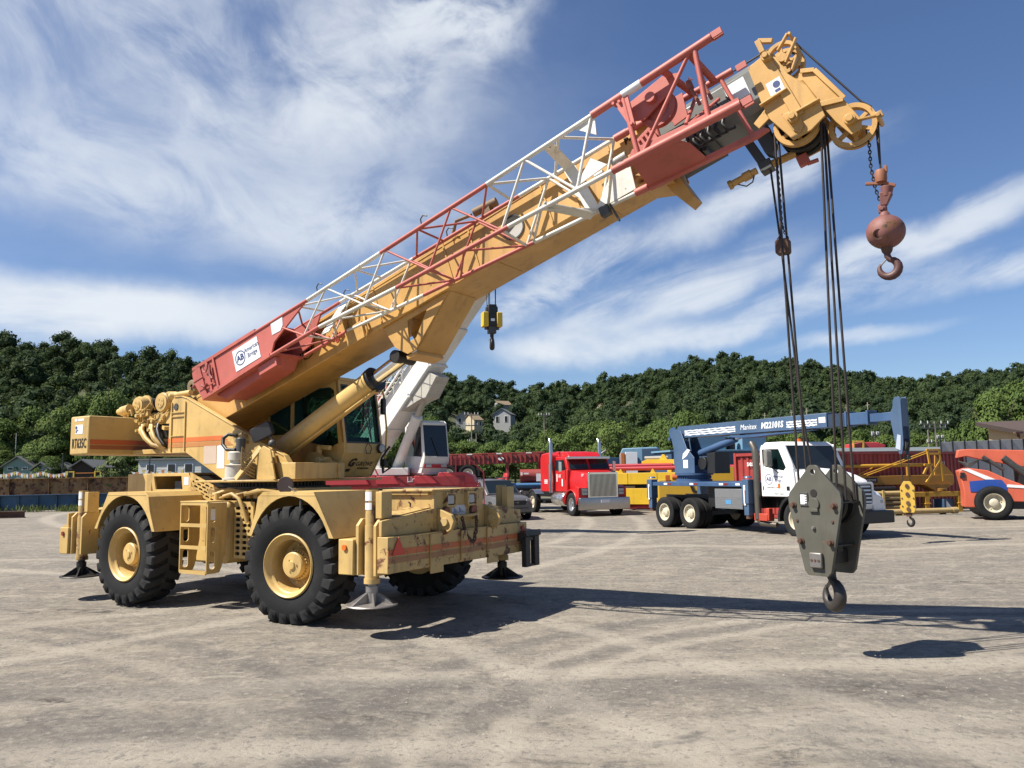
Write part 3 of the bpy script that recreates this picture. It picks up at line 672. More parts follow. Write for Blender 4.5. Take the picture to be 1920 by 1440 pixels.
def big_tyre(mb, R=WHEEL_R, w=0.54, lugs=23):
    # carcass lathed about Y; outer face towards -Y
    h = w / 2; rb = 0.52 * R
    prof = [(rb, -h * 0.78), (rb * 1.03, -h * 0.9), (R * 0.66, -h * 1.04), (R * 0.8, -h * 1.05), (R * 0.89, -h * 0.98), (R * 0.94, -h * 0.86), (R * 0.955, -h * 0.4), (R * 0.96, 0)]
    prof = prof + [(r, -y) for r, y in prof[-2::-1]]
    mb.lathe(prof, (0, 0, 0), (0, 1, 0), 56)
    tread = MB()
    for side in (-1, 1):
        for k in range(lugs):
            a = 2 * math.pi * (k + (0.5 if side > 0 else 0)) / lugs
            da = 2 * math.pi / lugs
            def pt(r, th, y):
                return (r * math.cos(th), y, r * math.sin(th))
            # a lug: runs from the shoulder to past the centre line, slanted, hooked over the shoulder
            sl = 0.55 * da
            hw = 0.30 * da
            rows = [(h * 1.05, R * 0.79, R * 0.825, 0.0), (h * 1.02, R * 0.87, R * 0.965, 0.02), (h * 0.93, R * 0.91, R * 1.0, 0.08), (h * 0.5, R * 0.93, R * 1.008, 0.42), (-h * 0.08, R * 0.94, R * 1.008, 1.0)]
            vs = []
            for y, r0, r1, s in rows:
                for th, r in ((a - hw * 1.15 + sl * s, r0), (a + hw * 1.15 + sl * s, r0), (a + hw + sl * s, r1), (a - hw + sl * s, r1)):
                    vs.append(pt(r, th, y * side))
            fs = []
            for i in range(4):
                o = i * 4
                fs += [(o + j, o + (j + 1) % 4, o + 4 + (j + 1) % 4, o + 4 + j) for j in range(4)]
            fs += [(3, 2, 1, 0), (16, 17, 18, 19)]
            tread.add(vs, fs)
    return tread

def crane_wheel():
    R = WHEEL_R
    rim = MB()
    rim.lathe([(0.415, -0.235), (0.418, -0.262), (0.402, -0.275), (0.385, -0.262), (0.372, -0.245), (0.366, -0.215), (0.350, -0.205), (0.338, -0.195), (0.330, -0.06), (0.318, 0.03), (0.27, 0.06), (0.0, 0.065)], (0, 0, 0), (0, 1, 0), 48)
    rim.lathe([(0.332, -0.19), (0.415, -0.2), (0.415, 0.22), (0.30, 0.22), (0.0, 0.22)], (0, 0, 0), (0, 1, 0), 32)
    for k in range(12):     # wheel nuts
        t = 2 * math.pi * k / 12
        p = Vector((0.25 * math.cos(t), 0.03, 0.25 * math.sin(t)))
        rim.cyl(p, p + Vector((0, -0.03, 0)), 0.016, n=6)
    ro = rim.build('wheel', TAN, None, 0, 50)
    ty = MB(); tr_ = big_tyre(ty); ty.build('tyre', RUBBER, ro, 0, 30); stuff(tr_.build('tyre_tread', paint('dusty_tread', (0.030, 0.030, 0.031), 0.9, 0.6, 0.0, 0.5, streak=0, dirtc=(0.085, 0.08, 0.07), bump=.3, spec=.2), ro, 0.008, 30, 1))
    hb = MB()
    hb.lathe([(0.20, 0.07), (0.20, -0.07), (0.185, -0.085), (0.17, -0.09), (0.17, -0.165), (0.155, -0.18), (0.06, -0.188), (0.05, -0.205), (0.0, -0.207)], (0, 0, 0), (0, 1, 0), 40)
    for k in range(26):
        t = 2 * math.pi * k / 26; p = Vector((0.183 * math.cos(t), -0.08, 0.183 * math.sin(t)))
        hb.cyl(p, p + Vector((0, -0.035, 0)), 0.0125, n=6)
    for k in range(3):
        t = 2 * math.pi * k / 3 + 0.4; p = Vector((0.08 * math.cos(t), -0.18, 0.08 * math.sin(t)))
        hb.cyl(p, p + Vector((0, -0.018, 0)), 0.012, n=6)
    hb.build('hub', TAN, ro, 0, 40)
    return ro
w0 = crane_wheel(); w0.parent = crane
wheel_spots = [(1.815, -1.31, RAD(6), 0.3), (-1.815, -1.31, 0.0, 0.1), (1.815, 1.31, RAD(6) + math.pi, 0.2), (-1.815, 1.31, math.pi, 0.7)]
for i, (x, y, rz, sp) in enumerate(wheel_spots):
    o = w0
    if i:
        o = w0.copy(); COL.objects.link(o); o.parent = crane
        for g in kids(w0):
            d = g.copy(); COL.objects.link(d); d.parent = o
    o.location = (x, y, WHEEL_R - 0.012); o.rotation_euler = Euler((0, sp, rz), 'XYZ')
    o.rotation_mode = 'XYZ'

# axles and undercarriage
m = MB()
for s in (1.815, -1.815):
    m.cyl((s, -1.1, 0.76), (s, 1.1, 0.76), 0.15, n=16)
    m.sphere((s, 0, 0.74), 0.30, 14, 10, (1, 1, 0.95))
    m.box((s, 0, 0.98), (0.5, 0.9, 0.25))
half = len(m.cuts) // 2; build_each(m, 'axle', GREASE, crane)

# main frame
m = MB()
m.prism([(-3.3, 1.68), (3.0, 1.68), (3.0, 0.82), (-3.3, 0.82)], 'y', -0.5, 0.5)
m.box2((-1.1, -0.62, 1.62), (0.85, 0.62, 1.74))
m.box2((-3.45, -0.55, 1.0), (-3.3, 0.55, 1.7))
m.build('main_frame', DECK, crane, 0.008)
m = MB()   # nose of the carrier
m.prism([(2.62, 0.9), (2.62, 1.69), (3.47, 1.69), (3.47, 1.0), (3.3, 0.9)], 'y', -0.56, 0.56)
m.box2((2.62, -0.62, 1.685), (3.49, 0.58, 1.715))
m.box2((2.62, -0.60, 1.64), (3.40, -0.56, 1.685))
m.build('front_frame', TANW, crane, 0.008)

# fenders: face plate with wheel arch, top and slopes
def fender(sx, near=True):
    pts = [(1.06, 1.12), (1.19, 1.42), (1.24, 1.64), (1.34, 1.71), (2.30, 1.71), (2.66, 1.13)]
    arch = [(1.86 + 0.765 * math.cos(t), 0.86 + 0.795 * math.sin(t)) for t in [RAD(a) for a in range(19, 163, 9)]]
    face = pts + [(2.58, 1.13)] + [q for q in arch if q[1] > 1.12] + [(1.125, 1.12)]
    y0, y1 = (-1.57, -0.52)
    m = MB()
    m.prism([(x * sx if sx > 0 else -x, z) for x, z in face], 'y', y0, y0 + 0.025)
    for (xa, za), (xb, zb) in zip(pts[:-1], pts[1:]):
        n = Vector((zb - za, 0, -(xb - xa))).normalized() * 0.018
        q = [(xa, za), (xb, zb), (xb + n.x, zb + n.z), (xa + n.x, za + n.z)]
        m.prism([(x * sx, z) for x, z in q], 'y', y0 + 0.027, y1)
    m.box2((1.3 * sx, y0 - 0.004, 1.66), (2.33 * sx, y0 - 0.001, 1.672))
    if not near:
        m.v = [(x, -y, z) for x, y, z in m.v]
    return m.build('fender', TAN, crane, 0.006)
fender(1); fender(-1); fender(1, False); fender(-1, False)
m = MB()    # inner wheel well walls
for s in (1, -1):
    m.box2((1.0 * s, -0.52, 1.0), (2.62 * s, -0.50, 1.69))
build_each(m, 'wheel_well_panel', DECK, crane)

# ---- outriggers
def outrigger_box(sx):
    m = MB()
    m.box2((3.40 * sx, -1.58, 0.74), (3.57 * sx, 1.58, 1.17))
    m.box2((2.98 * sx, -1.26, 0.74), (3.40 * sx, 1.26, 1.17))
    for s in (1, -1):
        m.prism([(-1.575 * s, 1.172), (-1.575 * s, 1.36), (-0.56 * s, 1.47), (-0.56 * s, 1.172)], 'x', 3.42 * sx, 3.468 * sx)
        m.prism([(-1.24 * s, 1.172), (-1.24 * s, 1.39), (-0.565 * s, 1.47), (-0.565 * s, 1.172)], 'x', 3.05 * sx, 3.08 * sx)
        a = [(3.05 * sx, -1.24 * s, 1.398), (3.42 * sx, -1.24 * s, 1.398), (3.42 * sx, -0.565 * s, 1.472), (3.05 * sx, -0.565 * s, 1.472)]
        m.hexa(a + [(x, y, z + 0.014) for x, y, z in a])
        m.box2((3.08 * sx, -1.24 * s, 1.172), (3.42 * sx, -1.215 * s, 1.395))
    for yy in (-0.66, 0.62, 0.0):
        m.box2((3.572 * sx, yy - 0.13, 0.66 if yy else 0.76), (3.60 * sx, yy + 0.13, 1.16))
    return m.build('outrigger_box', TANW if sx > 0 else TAN, crane, 0.008)
ob = outrigger_box(1); outrigger_box(-1)
# stripes and reflectors on the front bumper face
def band(name, x, y0, y1, z0a, z1a, z0b, z1b, mat, par):
    m = MB(); m.hexa([(x, y0, z0a), (x + 0.004, y0, z0a), (x + 0.004, y1, z0b), (x, y1, z0b), (x, y0, z1a), (x + 0.004, y0, z1a), (x + 0.004, y1, z1b), (x, y1, z1b)])
    return m.build(name, mat, par)
for (ya, yb, xo) in ((-1.58, -0.795, 3.572), (-0.79, -0.53, 3.602), (-0.525, -0.135, 3.572), (-0.13, 0.13, 3.602), (0.135, 0.485, 3.572), (0.49, 0.75, 3.602), (0.755, 1.58, 3.572)):
    band('orange_stripe', xo, ya, yb, 0.945, 1.02, 0.945, 1.02, paint('stripe_worn', (0.62, 0.16, 0.04), 0.5, 0.35, 0.9, 0.6), ob)
    band('brown_stripe', xo, ya, yb, 0.855, 0.925, 0.855, 0.925, paint('stripe2_worn', (0.40, 0.19, 0.07), 0.5, 0.4, 0.8, 0.6), ob)
for yy, s in ((-1.40, 0.12), (1.46, 0.11)):
    m = MB(); m.prism([(yy - s, 0.95), (yy + s, 0.95), (yy, 0.95 + 1.75 * s)], 'x', 3.578, 3.586)
    r_ = m.build('warning_triangle', STEXT, ob)
    m = MB(); m.prism([(yy - s * .35, 0.985), (yy + s * .35, 0.985), (yy, 0.985 + .6 * s)], 'x', 3.5865, 3.588); m.build('triangle_mark', INK, r_) if False else None

def outrigger(sx, sy, beam_mat, dark=False):
    """vertical jack with brackets and float; near side when sy = -1"""
    m = MB()
    X, Y = 3.2 * sx, 1.45 * sy
    m.cyl((X, Y, 0.63), (X, Y, 1.30), 0.088, n=20)
    m.cyl((X, Y, 1.30), (X, Y, 1.73), 0.082, n=20)
    m.cyl((X, Y, 0.60), (X, Y, 0.66), 0.098, n=20)
    cylo = m.build('outrigger_cylinder', TANW, crane, 0, 40)
    m = MB()
    for xa, xb in ((X - 0.17, X - 0.12), (X + 0.12, X + 0.165)):
        m.prism([(1.56 * sy, 0.70), (1.56 * sy, 1.30), (1.48 * sy, 1.38), (1.27 * sy, 1.38), (1.27 * sy, 0.70)], 'x', xa, xb)
    m.box2((X - 0.118, 1.27 * sy, 0.72), (X + 0.118, 1.31 * sy, 1.3))
    m.box2((X + 0.10, Y + 0.05 * sy, 1.385), (X + 0.2, Y - 0.14 * sy, 1.71))
    m.build('outrigger_bracket', TAN, cylo, 0.006)
    m = MB()
    m.box2((X - 0.42, 1.60 * sy, 0.70), (X - 0.175, 1.28 * sy, 1.13))
    m.build('outrigger_beam', TAN, cylo, 0.01)
    m = MB(); m.lathe([(0.0, 0), (0.034, 0), (0.03, -0.014), (0.0, -0.018)], (X - 0.31, 1.59 * sy, 1.03), (0, -sy, 0), 14); m.v = [(x, 2 * 1.59 * sy - y if False else y, z) for x, y, z in m.v]
    m.cyl((X - 0.31, 1.60 * sy, 1.03), (X - 0.31, 1.622 * sy, 1.03), 0.036, n=14)
    m.build('marker_lamp', AMBER if sx > 0 else REDLENS, cylo)
    m = MB()
    m.cyl((X, Y, 0.44), (X, Y, 0.66), 0.055, n=16)
    m.cyl((X, Y, 0.50), (X, Y, 0.57), 0.075, n=16)
    m.build('jack_rod', STEEL if not dark else GREASE, cylo, 0, 40)
    m = MB()
    m.lathe([(0.0, 0.335), (0.31, 0.335), (0.32, 0.345), (0.31, 0.356), (0.07, 0.37), (0.07, 0.50), (0.0, 0.50)], (X, Y, 0), (0, 0, 1), 36)
    for k in range(6):
        t = math.pi / 3 * k + 0.3
        d = Vector((math.cos(t), math.sin(t), 0)); n = Vector((-d.y, d.x, 0)) * 0.01; o = Vector((X, Y, 0))
        a = [o + d * 0.05 + Vector((0, 0, 0.355)), o + d * 0.295 + Vector((0, 0, 0.355)), o + d * 0.075 + Vector((0, 0, 0.49)), o + d * 0.05 + Vector((0, 0, 0.49))]
        m.add([p - n for p in a] + [p + n for p in a], [(3, 2, 1, 0), (4, 5, 6, 7), (0, 1, 5, 4), (1, 2, 6, 5), (2, 3, 7, 6), (3, 0, 4, 7)])
    pad = m.build('float_pad', STEEL if not dark else GREASE, cylo, 0, 40)
    # decals on top of the jack
    m = MB()
    for z0, z1 in ((1.60, 1.71), (1.49, 1.575)):
        am = RAD(-95) if sy < 0 else RAD(95)
        p_ = [(X + 0.0838 * math.cos(am + t), Y + 0.0838 * math.sin(am + t)) for t in np.linspace(-0.75, 0.75, 9)]
        p2 = [(X + 0.0828 * math.cos(am + t), Y + 0.0828 * math.sin(am + t)) for t in np.linspace(0.75, -0.75, 9)]
        m.prism([(float(a), float(b)) for a, b in p_ + p2], 'z', z0, z1)
    build_each(m, 'jack_decal', DECAL, cylo)
    return cylo
outrigger(1, -1, TAN); outrigger(-1, -1, TAN, True); outrigger(1, 1, TAN, True); outrigger(-1, 1, TAN, True)
# black hitch frame on the far end of the front bumper
m = MB()
for yy in (1.34, 1.60):
    m.box2((3.62, yy, 0.52), (3.70, yy + 0.13, 1.0))
m.prism([(3.575, 1.02), (3.72, 1.06), (3.74, 0.98), (3.575, 0.90)], 'y', 1.30, 1.73); m.box2((3.58, 1.471, 0.90), (3.68, 1.599, 0.98)); m.box2((3.63, 1.471, 0.52), (3.69, 1.599, 0.555))
m.build('hitch_frame', paint('hitch_black', (0.03, 0.027, 0.024), 0.5, 0.3, 0.6), crane, 0.006)

# ---- nose details
front = MB()
for yy in (-0.24, 0.235):
    h = MB(); h.prism(rounded(yy - 0.11, 1.475, yy + 0.11, 1.665, 0.025), 'x', 3.472, 3.52, [rounded(yy - 0.085, 1.5, yy + 0.085, 1.64, 0.02)])
    h.box2((3.4705, yy - 0.125, 1.46), (3.478, yy + 0.125, 1.68)); ho = h.build('headlight', TANW, crane, 0.003)
    k = MB(); k.prism(rounded(yy - 0.084, 1.501, yy + 0.084, 1.639, 0.02), 'x', 3.479, 3.484); k.build('lamp_bowl', BLACK, ho)
    l = MB(); l.prism(rounded(yy - 0.072, 1.512, yy + 0.072, 1.628, 0.02), 'x', 3.485, 3.505); l.build('headlight_lens', LAMP, ho, 0.004)
for yy, zz in ((-0.33, 1.405), (0.30, 1.41)):
    m = MB(); m.cyl((3.47, yy, zz), (3.50, yy, zz), 0.08, n=20); o = m.build('lamp_cup', RUSTY, crane, 0.004)
    m = MB(); m.cyl((3.50, yy, zz), (3.507, yy, zz), 0.065, n=20); m.build('tail_lamp_lens', REDLENS, o)
m = MB(); m.box2((3.472, -0.19, 1.365), (3.476, 0.13, 1.49)); pl = m.build('number_plate', paint('old_plate', (0.62, 0.64, 0.68), 0.45, 0.4, 0.4), crane)
m = MB()
for k in range(9): m.box2((3.4762, -0.17 + 0.03 * k, 1.385), (3.4768, -0.155 + 0.03 * k, 1.40 + 0.02 * ((k * 7) % 4)))
m.build('plate_print', NAVY, pl)
for yy in (-0.47, 0.62):
    m = MB(); prof = [(3.47, 1.10), (3.60, 1.13), (3.70, 1.20), (3.74, 1.30), (3.70, 1.38), (3.58, 1.43), (3.47, 1.47)]
    m.prism(prof, 'y', yy - 0.03, yy + 0.03); e = m.build('lifting_ear', TANW, crane, 0.006)
    m = MB(); m.cyl((3.60, yy - 0.06, 1.29), (3.60, yy + 0.06, 1.29), 0.055, n=18); m.build('ear_pin', DECK, e, 0.004)
m = MB()
m.box2((3.472, -0.16, 1.28), (3.56, -0.13, 1.38)); m.box2((3.472, 0.30, 1.28), (3.56, 0.33, 1.38)); m.cyl((3.54, -0.2, 1.345), (3.54, 0.36, 1.345), 0.022, n=10)
m.build('tow_bracket', TANW, crane, 0.004)

def chain(name, pts, link, r, mat, parent):
    """a chain of interlocked oval links along a polyline"""
    pts = [Vector(p) for p in pts]; m = MB(); d = 0; k = 0
    seg = [(b - a).length for a, b in zip(pts, pts[1:])]; tot = sum(seg); n = max(2, int(tot / (link * 0.72)))
    def pos(t):
        t = min(max(t, 0), tot - 1e-6)
        for a, b, l in zip(pts, pts[1:], seg):
            if t <= l: return a.lerp(b, t / l), (b - a).normalized()
            t -= l
        return pts[-1], (pts[-1] - pts[-2]).normalized()
    for i in range(n):
        c, dr = pos(tot * (i + 0.5) / n); a, b = frame_of(dr); s = a if i % 2 else b
        loop = [c + dr * (link / 2 * math.cos(t)) * 1.0 + s * (link * 0.27 * math.sin(t)) for t in [2 * math.pi * q / 8 for q in range(8)]]
        m.tube(loop, r, 5, closed=True)
    return m.build(name, mat, parent, 0, 60)
chain('tow_chain', [(3.56, -0.07, 1.33), (3.58, -0.03, 1.14), (3.61, 0.06, 1.0), (3.61, 0.14, 1.0), (3.58, 0.24, 1.16), (3.56, 0.27, 1.33)], 0.07, 0.011, RUSTY, crane)
m = MB(); m.cyl((3.38, 0.78, 1.24), (3.38, 1.5, 1.24), 0.055, n=14); m.build('rolled_mat', paint('grey_roll', (0.22, 0.22, 0.20), 0.8), crane, 0.01)
m = MB(); m.tube([(3.1, -0.6, 1.42), (3.1, -0.6, 1.53), (3.1, -0.64, 1.55)], 0.012, 8); m.box((3.1, -0.6, 1.42), (0.04, 0.04, 0.07)); m.build('lock_pin', RUSTY, crane)

# ---- hood and tray behind the turntable
m = MB()
m.box2((-3.32, -0.62, 1.69), (-2.62, 0.62, 2.0)); m.box2((-2.62, -0.56, 1.69), (-1.7, 0.6, 1.72)); m.box2((-2.62, 0.2, 1.72), (-1.6, 0.62, 1.98))
m.build('engine_hood', TAN, crane, 0.01)
m = MB()
m.prism([(-2.58, 1.7), (-2.66, 2.0), (-1.62, 2.0), (-1.42, 1.7)], 'y', -0.62, -0.585, [[(-2.50, 1.73), (-2.56, 1.95), (-1.80, 1.95), (-1.76, 1.73)]])
m.box2((-2.62, -0.58, 1.985), (-1.64, 0.18, 2.0))
m.build('battery_tray', TAN, crane, 0.005)
m = MB(); m.box2((-2.15, -0.5, 1.722), (-1.95, -0.3, 1.87)); m.build('battery', plain('battery_grey', (0.06, 0.06, 0.07), 0.5), crane, 0.01)
m = MB(); m.box2((-1.72, -0.625, 1.80), (-1.60, -0.621, 1.93)); m.build('caution_decal', DECAL, crane)
def slots(x0, z0, cols, rows, dx, dz, w, h):
    out = []
    for r in range(rows):
        for c in range(cols - (r % 2 if cols > 2 else 0)):
            cx = x0 + c * dx + (dx / 2 if r % 2 and cols > 2 else 0); cz = z0 + r * dz
            out.append(rounded(cx - w / 2, cz - h / 2, cx + w / 2, cz + h / 2, h * 0.48, 3))
    return out
m = MB()
m.T = Matrix.Translation((-1.55, -0.60, 2.0)) @ Euler((0, RAD(20), 0)).to_matrix().to_4x4()
m.prism([(-0.02, 0.0), (0.95, 0.0), (0.95, -0.27), (0.12, -0.27)], 'y', -0.02, 0, slots(0.14, -0.22, 6, 4, 0.135, 0.055, 0.10, 0.034))
m.build('perforated_panel', TAN, crane)
m = MB(); m.prism([(0.02, 0.72), (0.44, 0.72), (0.44, 1.55), (0.02, 1.55)], 'y', -0.98, -0.955, slots(0.10, 0.79, 2, 9, 0.15, 0.083, 0.11, 0.05) + slots(0.35, 0.79, 1, 9, 0.15, 0.083, 0.07, 0.05))
m.build('perforated_panel', TAN, crane)
m = MB(); m.box2((0.04, -0.94, 0.75), (0.42, -0.62, 1.52)); m.build('slot_shade_box', BLACK, crane)  # added black box, makes the panel slots look deep in shade
m = MB(Matrix.Translation((-1.55, -0.60, 2.0)) @ Euler((0, RAD(20), 0)).to_matrix().to_4x4()); m.box2((0.1, 0.02, -0.26), (0.93, 0.4, -0.02)); m.build('hood_slot_shade', BLACK, crane)  # black filler standing in for the shade inside the hood slots
m = MB(); m.box2((-2.54, -0.55, 1.725), (-1.78, 0.17, 1.732)); m.box2((-2.54, 0.16, 1.735), (-1.78, 0.19, 1.97)); build_each(m, 'tray_shade_sheet', BLACK, crane)  # black sheets put the shade of the tray interior into the colour
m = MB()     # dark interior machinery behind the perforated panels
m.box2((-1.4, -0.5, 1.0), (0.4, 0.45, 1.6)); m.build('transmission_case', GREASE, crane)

# ---- ladder
lad = MB()
for x in (-0.60, 0.02):
    lad.prism([(-1.46, 0.54), (-1.46, 1.55), (-1.13, 1.55), (-1.13, 1.0), (-1.2, 0.62), (-1.24, 0.54)], 'x', x, x + 0.02,
              [rounded(-1.41, 0.60, -1.32, 0.86, 0.04), rounded(-1.41, 0.98, -1.32, 1.20, 0.04), rounded(-1.41, 1.27, -1.32, 1.49, 0.04)])
lad.box2((-0.60, -1.47, 1.555), (0.04, -1.12, 1.575))
lad_o = lad.build('ladder', TAN, crane, 0.003)
for zz in (0.545, 0.90, 1.22, 1.535):
    m = MB(); m.box2((-0.578, -1.465, zz - 0.02), (0.018, -1.445, zz + 0.03)); m.box2((-0.578, -1.445, zz - 0.012), (0.018, -1.28, zz + 0.002))
    for k in range(12): m.box2((-0.56 + k * 0.048, -1.44, zz + 0.002), (-0.545 + k * 0.048, -1.29, zz + 0.012))
    m.build('step', TAN, lad_o)
for zz in (1.05, 1.3, 0.75):
    m = MB(); m.box2((-0.40, -1.10, zz), (-0.1, -1.085, zz + 0.08)); 
    for k in range(8): m.box2((-0.39 + 0.036 * k, -1.115, zz), (-0.375 + 0.036 * k, -1.101, zz + 0.08))
    build_each(m, 'grip_bar', TAN, lad_o)
m = MB(); m.box2((-0.38, -1.12, 1.28), (-0.12, -1.116, 1.45)); m.build('warning_label', DECAL, lad_o)
m = MB(); m.prism(rounded(-0.98, 0.64, 0.0, 1.56, 0.10, 5), 'y', -1.06, -0.56); tank = m.build('fuel_tank', TAN, crane, 0.03)
m = MB(); m.cyl((-0.42, -0.95, 1.55), (-0.42, -0.95, 1.68), 0.055, n=16); m.build('filler_cap', TAN, tank, 0.004)
m = MB()     # hydraulic lines and valves on the deck behind the ladder
random.seed(5)
for k in range(9):
    x = -0.55 + k * 0.11; z = 1.62 + random.uniform(-0.02, 0.06)
    m.tube([(x, -0.98 + random.uniform(-.1, .1), z), (x + 0.14, -0.85, z + 0.05), (x + 0.34, -0.72, z + 0.02), (x + 0.5, -0.6, z - 0.02)], random.choice((0.018, 0.025, 0.03)), 7)
m.tube([(-0.15, -1.05, 1.63), (0.05, -1.06, 1.67), (0.2, -1.05, 1.6), (0.3, -1.04, 1.42), (0.36, -1.02, 1.25)], 0.028, 8)
for k in range(6): m.box((-0.35 + 0.16 * k, -0.8, 1.63), (0.07, 0.06, 0.07))
build_each(m, 'hydraulic_line', TAN, crane, 0, 50)
for (bx, by, bz, tx, ty, tz) in ((2.02, -1.52, 1.66, 1.72, -1.50, 1.80),):
    m = MB(); m.cyl((bx, by, bz - 0.18), (bx, by, bz + 0.02), 0.02, n=8); m.cyl((bx, by, bz), (tx, ty, tz), 0.011, n=8)
    mo = m.build('mirror_arm', DGREY, crane)
    m = MB(); d_ = Vector((0.42, -0.9, 0.05)).normalized(); c_ = Vector((tx, ty - 0.02, tz)); m.cyl(c_ - d_ * 0.012, c_ + d_ * 0.012, 0.112, n=30)
    m.build('round_mirror', paint('mirror_brown', (0.035, 0.015, 0.012), 0.5, bump=0, dirt=.1), mo, 0.004)

# ------------------------------------------------------------------ superstructure
m = MB()
m.lathe([(0.0, 1.74), (0.80, 1.74), (0.80, 1.765), (0.70, 1.77), (0.70, 1.835), (0.0, 1.835)], (-0.12, 0, 0), (0, 0, 1), 64)
for k in range(72):
    t = 2 * math.pi * k / 72; c = Vector((-0.12 + 0.705 * math.cos(t), 0.705 * math.sin(t), 1.80))
    m.box(c, (0.035, 0.03, 0.06), (0, 0, t))
m.build('slew_ring', GREASE, crane, 0, 40)
m = MB()
m.prism([(-1.0, -0.95), (0.15, -1.0), (0.78, -0.62), (0.86, 0.4), (0.86, 1.35), (-0.9, 1.35), (-1.0, 0.6)], 'z', 1.838, 1.872)
m.box2((0.10, -0.62, 1.872), (0.92, 0.40, 2.12))
m.build('turret_plate', TAN, crane, 0.008)
plate_pts = [(-2.29, 2.34), (-2.28, 2.9), (-2.22, 3.24), (-2.15, 3.29), (-1.95, 3.29), (-1.80, 3.25), (-0.34, 2.62), (0.26, 2.36), (0.60, 2.22), (0.70, 2.10), (0.70, 2.03), (0.60, 1.874), (-0.80, 1.874), (-1.80, 2.34)]
for s in (-1, 1):
    m = MB(); m.prism(plate_pts, 'y', 0.52 * s, 0.55 * s, [circle(-2.1, 3.12, 0.065, 16)])
    # rim flange along the upper edge
    for (xa, za), (xb, zb) in zip(plate_pts[3:10], plate_pts[4:11]):
        m.bar((xa, 0.515 * s, za + 0.006), (xb, 0.515 * s, zb + 0.006), 0.10, 0.016)
    mp = m.build('mast_plate', TAN, crane, 0.004)
    if s < 0:
        m = MB(); m.cyl((-2.1, -0.56, 3.12), (-2.1, -0.40, 3.12), 0.055, n=18); m.build('boom_pivot_pin', DGREY, mp)
        m = MB()
        for x in (-2.2, -1.83): m.box2((x - 0.008, -0.572, 2.36), (x + 0.008, -0.551, 3.2))
        for z in (2.62, 2.95, 3.02): m.box2((-2.195, -0.57, z), (-1.835, -0.551, z + 0.012))
        build_each(m, 'plate_ridge', TAN, mp)
        m = MB(); m.prism([(-2.285, 2.515), (-2.285, 2.59), (-0.86, 2.59), (-0.73, 2.515)], 'y', -0.5545, -0.5505); m.build('orange_stripe', STRIPE1, mp)
        m = MB(); m.prism([(-2.285, 2.43), (-2.285, 2.50), (-0.72, 2.50), (-0.58, 2.43)], 'y', -0.5545, -0.5505); m.build('brown_stripe', paint('tan_stripe', (0.55, 0.24, 0.075), 0.42, 0.2), mp)
        m = MB(); m.box2((-1.32, -0.5545, 2.14), (-1.0, -0.5505, 2.43)); m.build('load_chart', paint('faded_chart', (0.62, 0.50, 0.40), 0.5, 0.2), mp)
        m = MB(); m.box2((-0.98, -0.5545, 2.06), (-0.80, -0.5505, 2.44)); m.build('load_chart', DECAL, mp)
m = MB()   # back cross plate, gussets
m.box2((-2.28, -0.52, 2.345), (-1.7, 0.52, 2.40)); m.box2((-0.8, -0.52, 1.874), (-0.6, 0.52, 2.2))
m.prism([(0.05, 1.874), (0.6, 1.874), (0.42, 2.3), (0.2, 2.3)], 'y', -0.62, -0.585)
m.build('mast_brace', TAN, crane, 0.005)
m = MB()
m.bar((-0.05, -0.92, 1.88), (0.25, -0.70, 2.36), 0.09, 0.03, (0, -1, 0.3)); m.prism([(0.2, 1.875), (0.62, 1.875), (0.5, 2.32), (0.34, 2.38), (0.22, 2.3)], 'y', -0.74, -0.715)
m.build('motor_guard', TAN, crane, 0.004)
# swing motor
m = MB(); m.lathe([(0, 1.873), (0.21, 1.873), (0.21, 1.90), (0.175, 1.91), (0.175, 2.09), (0.19, 2.10), (0.11, 2.115), (0.10, 2.17), (0.14, 2.18), (0.14, 2.29), (0.12, 2.31), (0, 2.31)], (-0.20, -0.78, 0), (0, 0, 1), 30)
sm = m.build('swing_motor', paint('dusty_white', (0.60, 0.57, 0.50), 0.5, 0.4, 0.3), crane, 0, 40)
m = MB(); m.lathe([(0, 2.312), (0.07, 2.312), (0.07, 2.5), (0.05, 2.52), (0, 2.52)], (-0.12, -0.78, 0), (0, 0, 1), 20); m.build('solenoid', DGREY, sm, 0, 40)
m = MB(); m.tube([(-0.15, -0.86, 2.33), (-0.32, -0.88, 2.34), (-0.44, -0.86, 2.42), (-0.46, -0.84, 2.52), (-0.40, -0.8, 2.58), (-0.30, -0.72, 2.56)], 0.028, 9); m.build('rubber_hose', BLACK, sm, 0, 60)
m = MB()
random.seed(11)
for k in range(10):
    x = -0.42 + random.uniform(0, 0.16); z = 2.36 + random.uniform(0, 0.24); y = -0.585 - random.uniform(0.0, 0.10)
    m.box((x, y, z), (random.uniform(.03, .1), random.uniform(.03, .08), random.uniform(.03, .09)))
for k in range(7):
    z = 1.95 + 0.05 * k
    m.tube([(-0.02, -0.84, 2.0 + 0.03 * k), (0.06, -0.9, z + 0.12), (0.10, -0.84, z + 0.02), (0.14, -0.72, z - 0.05)], 0.012, 6)
m.build('valve_block', paint('valve_tan', (0.42, 0.30, 0.13), 0.5, 0.5, 0.4), sm, 0.003)
m = MB(); m.tube([(-0.45, -0.62, 2.38), (-0.46, -0.66, 2.2), (-0.44, -0.62, 2.02), (-0.40, -0.6, 1.9)], 0.025, 7); m.build('cable_run', DGREY, sm)
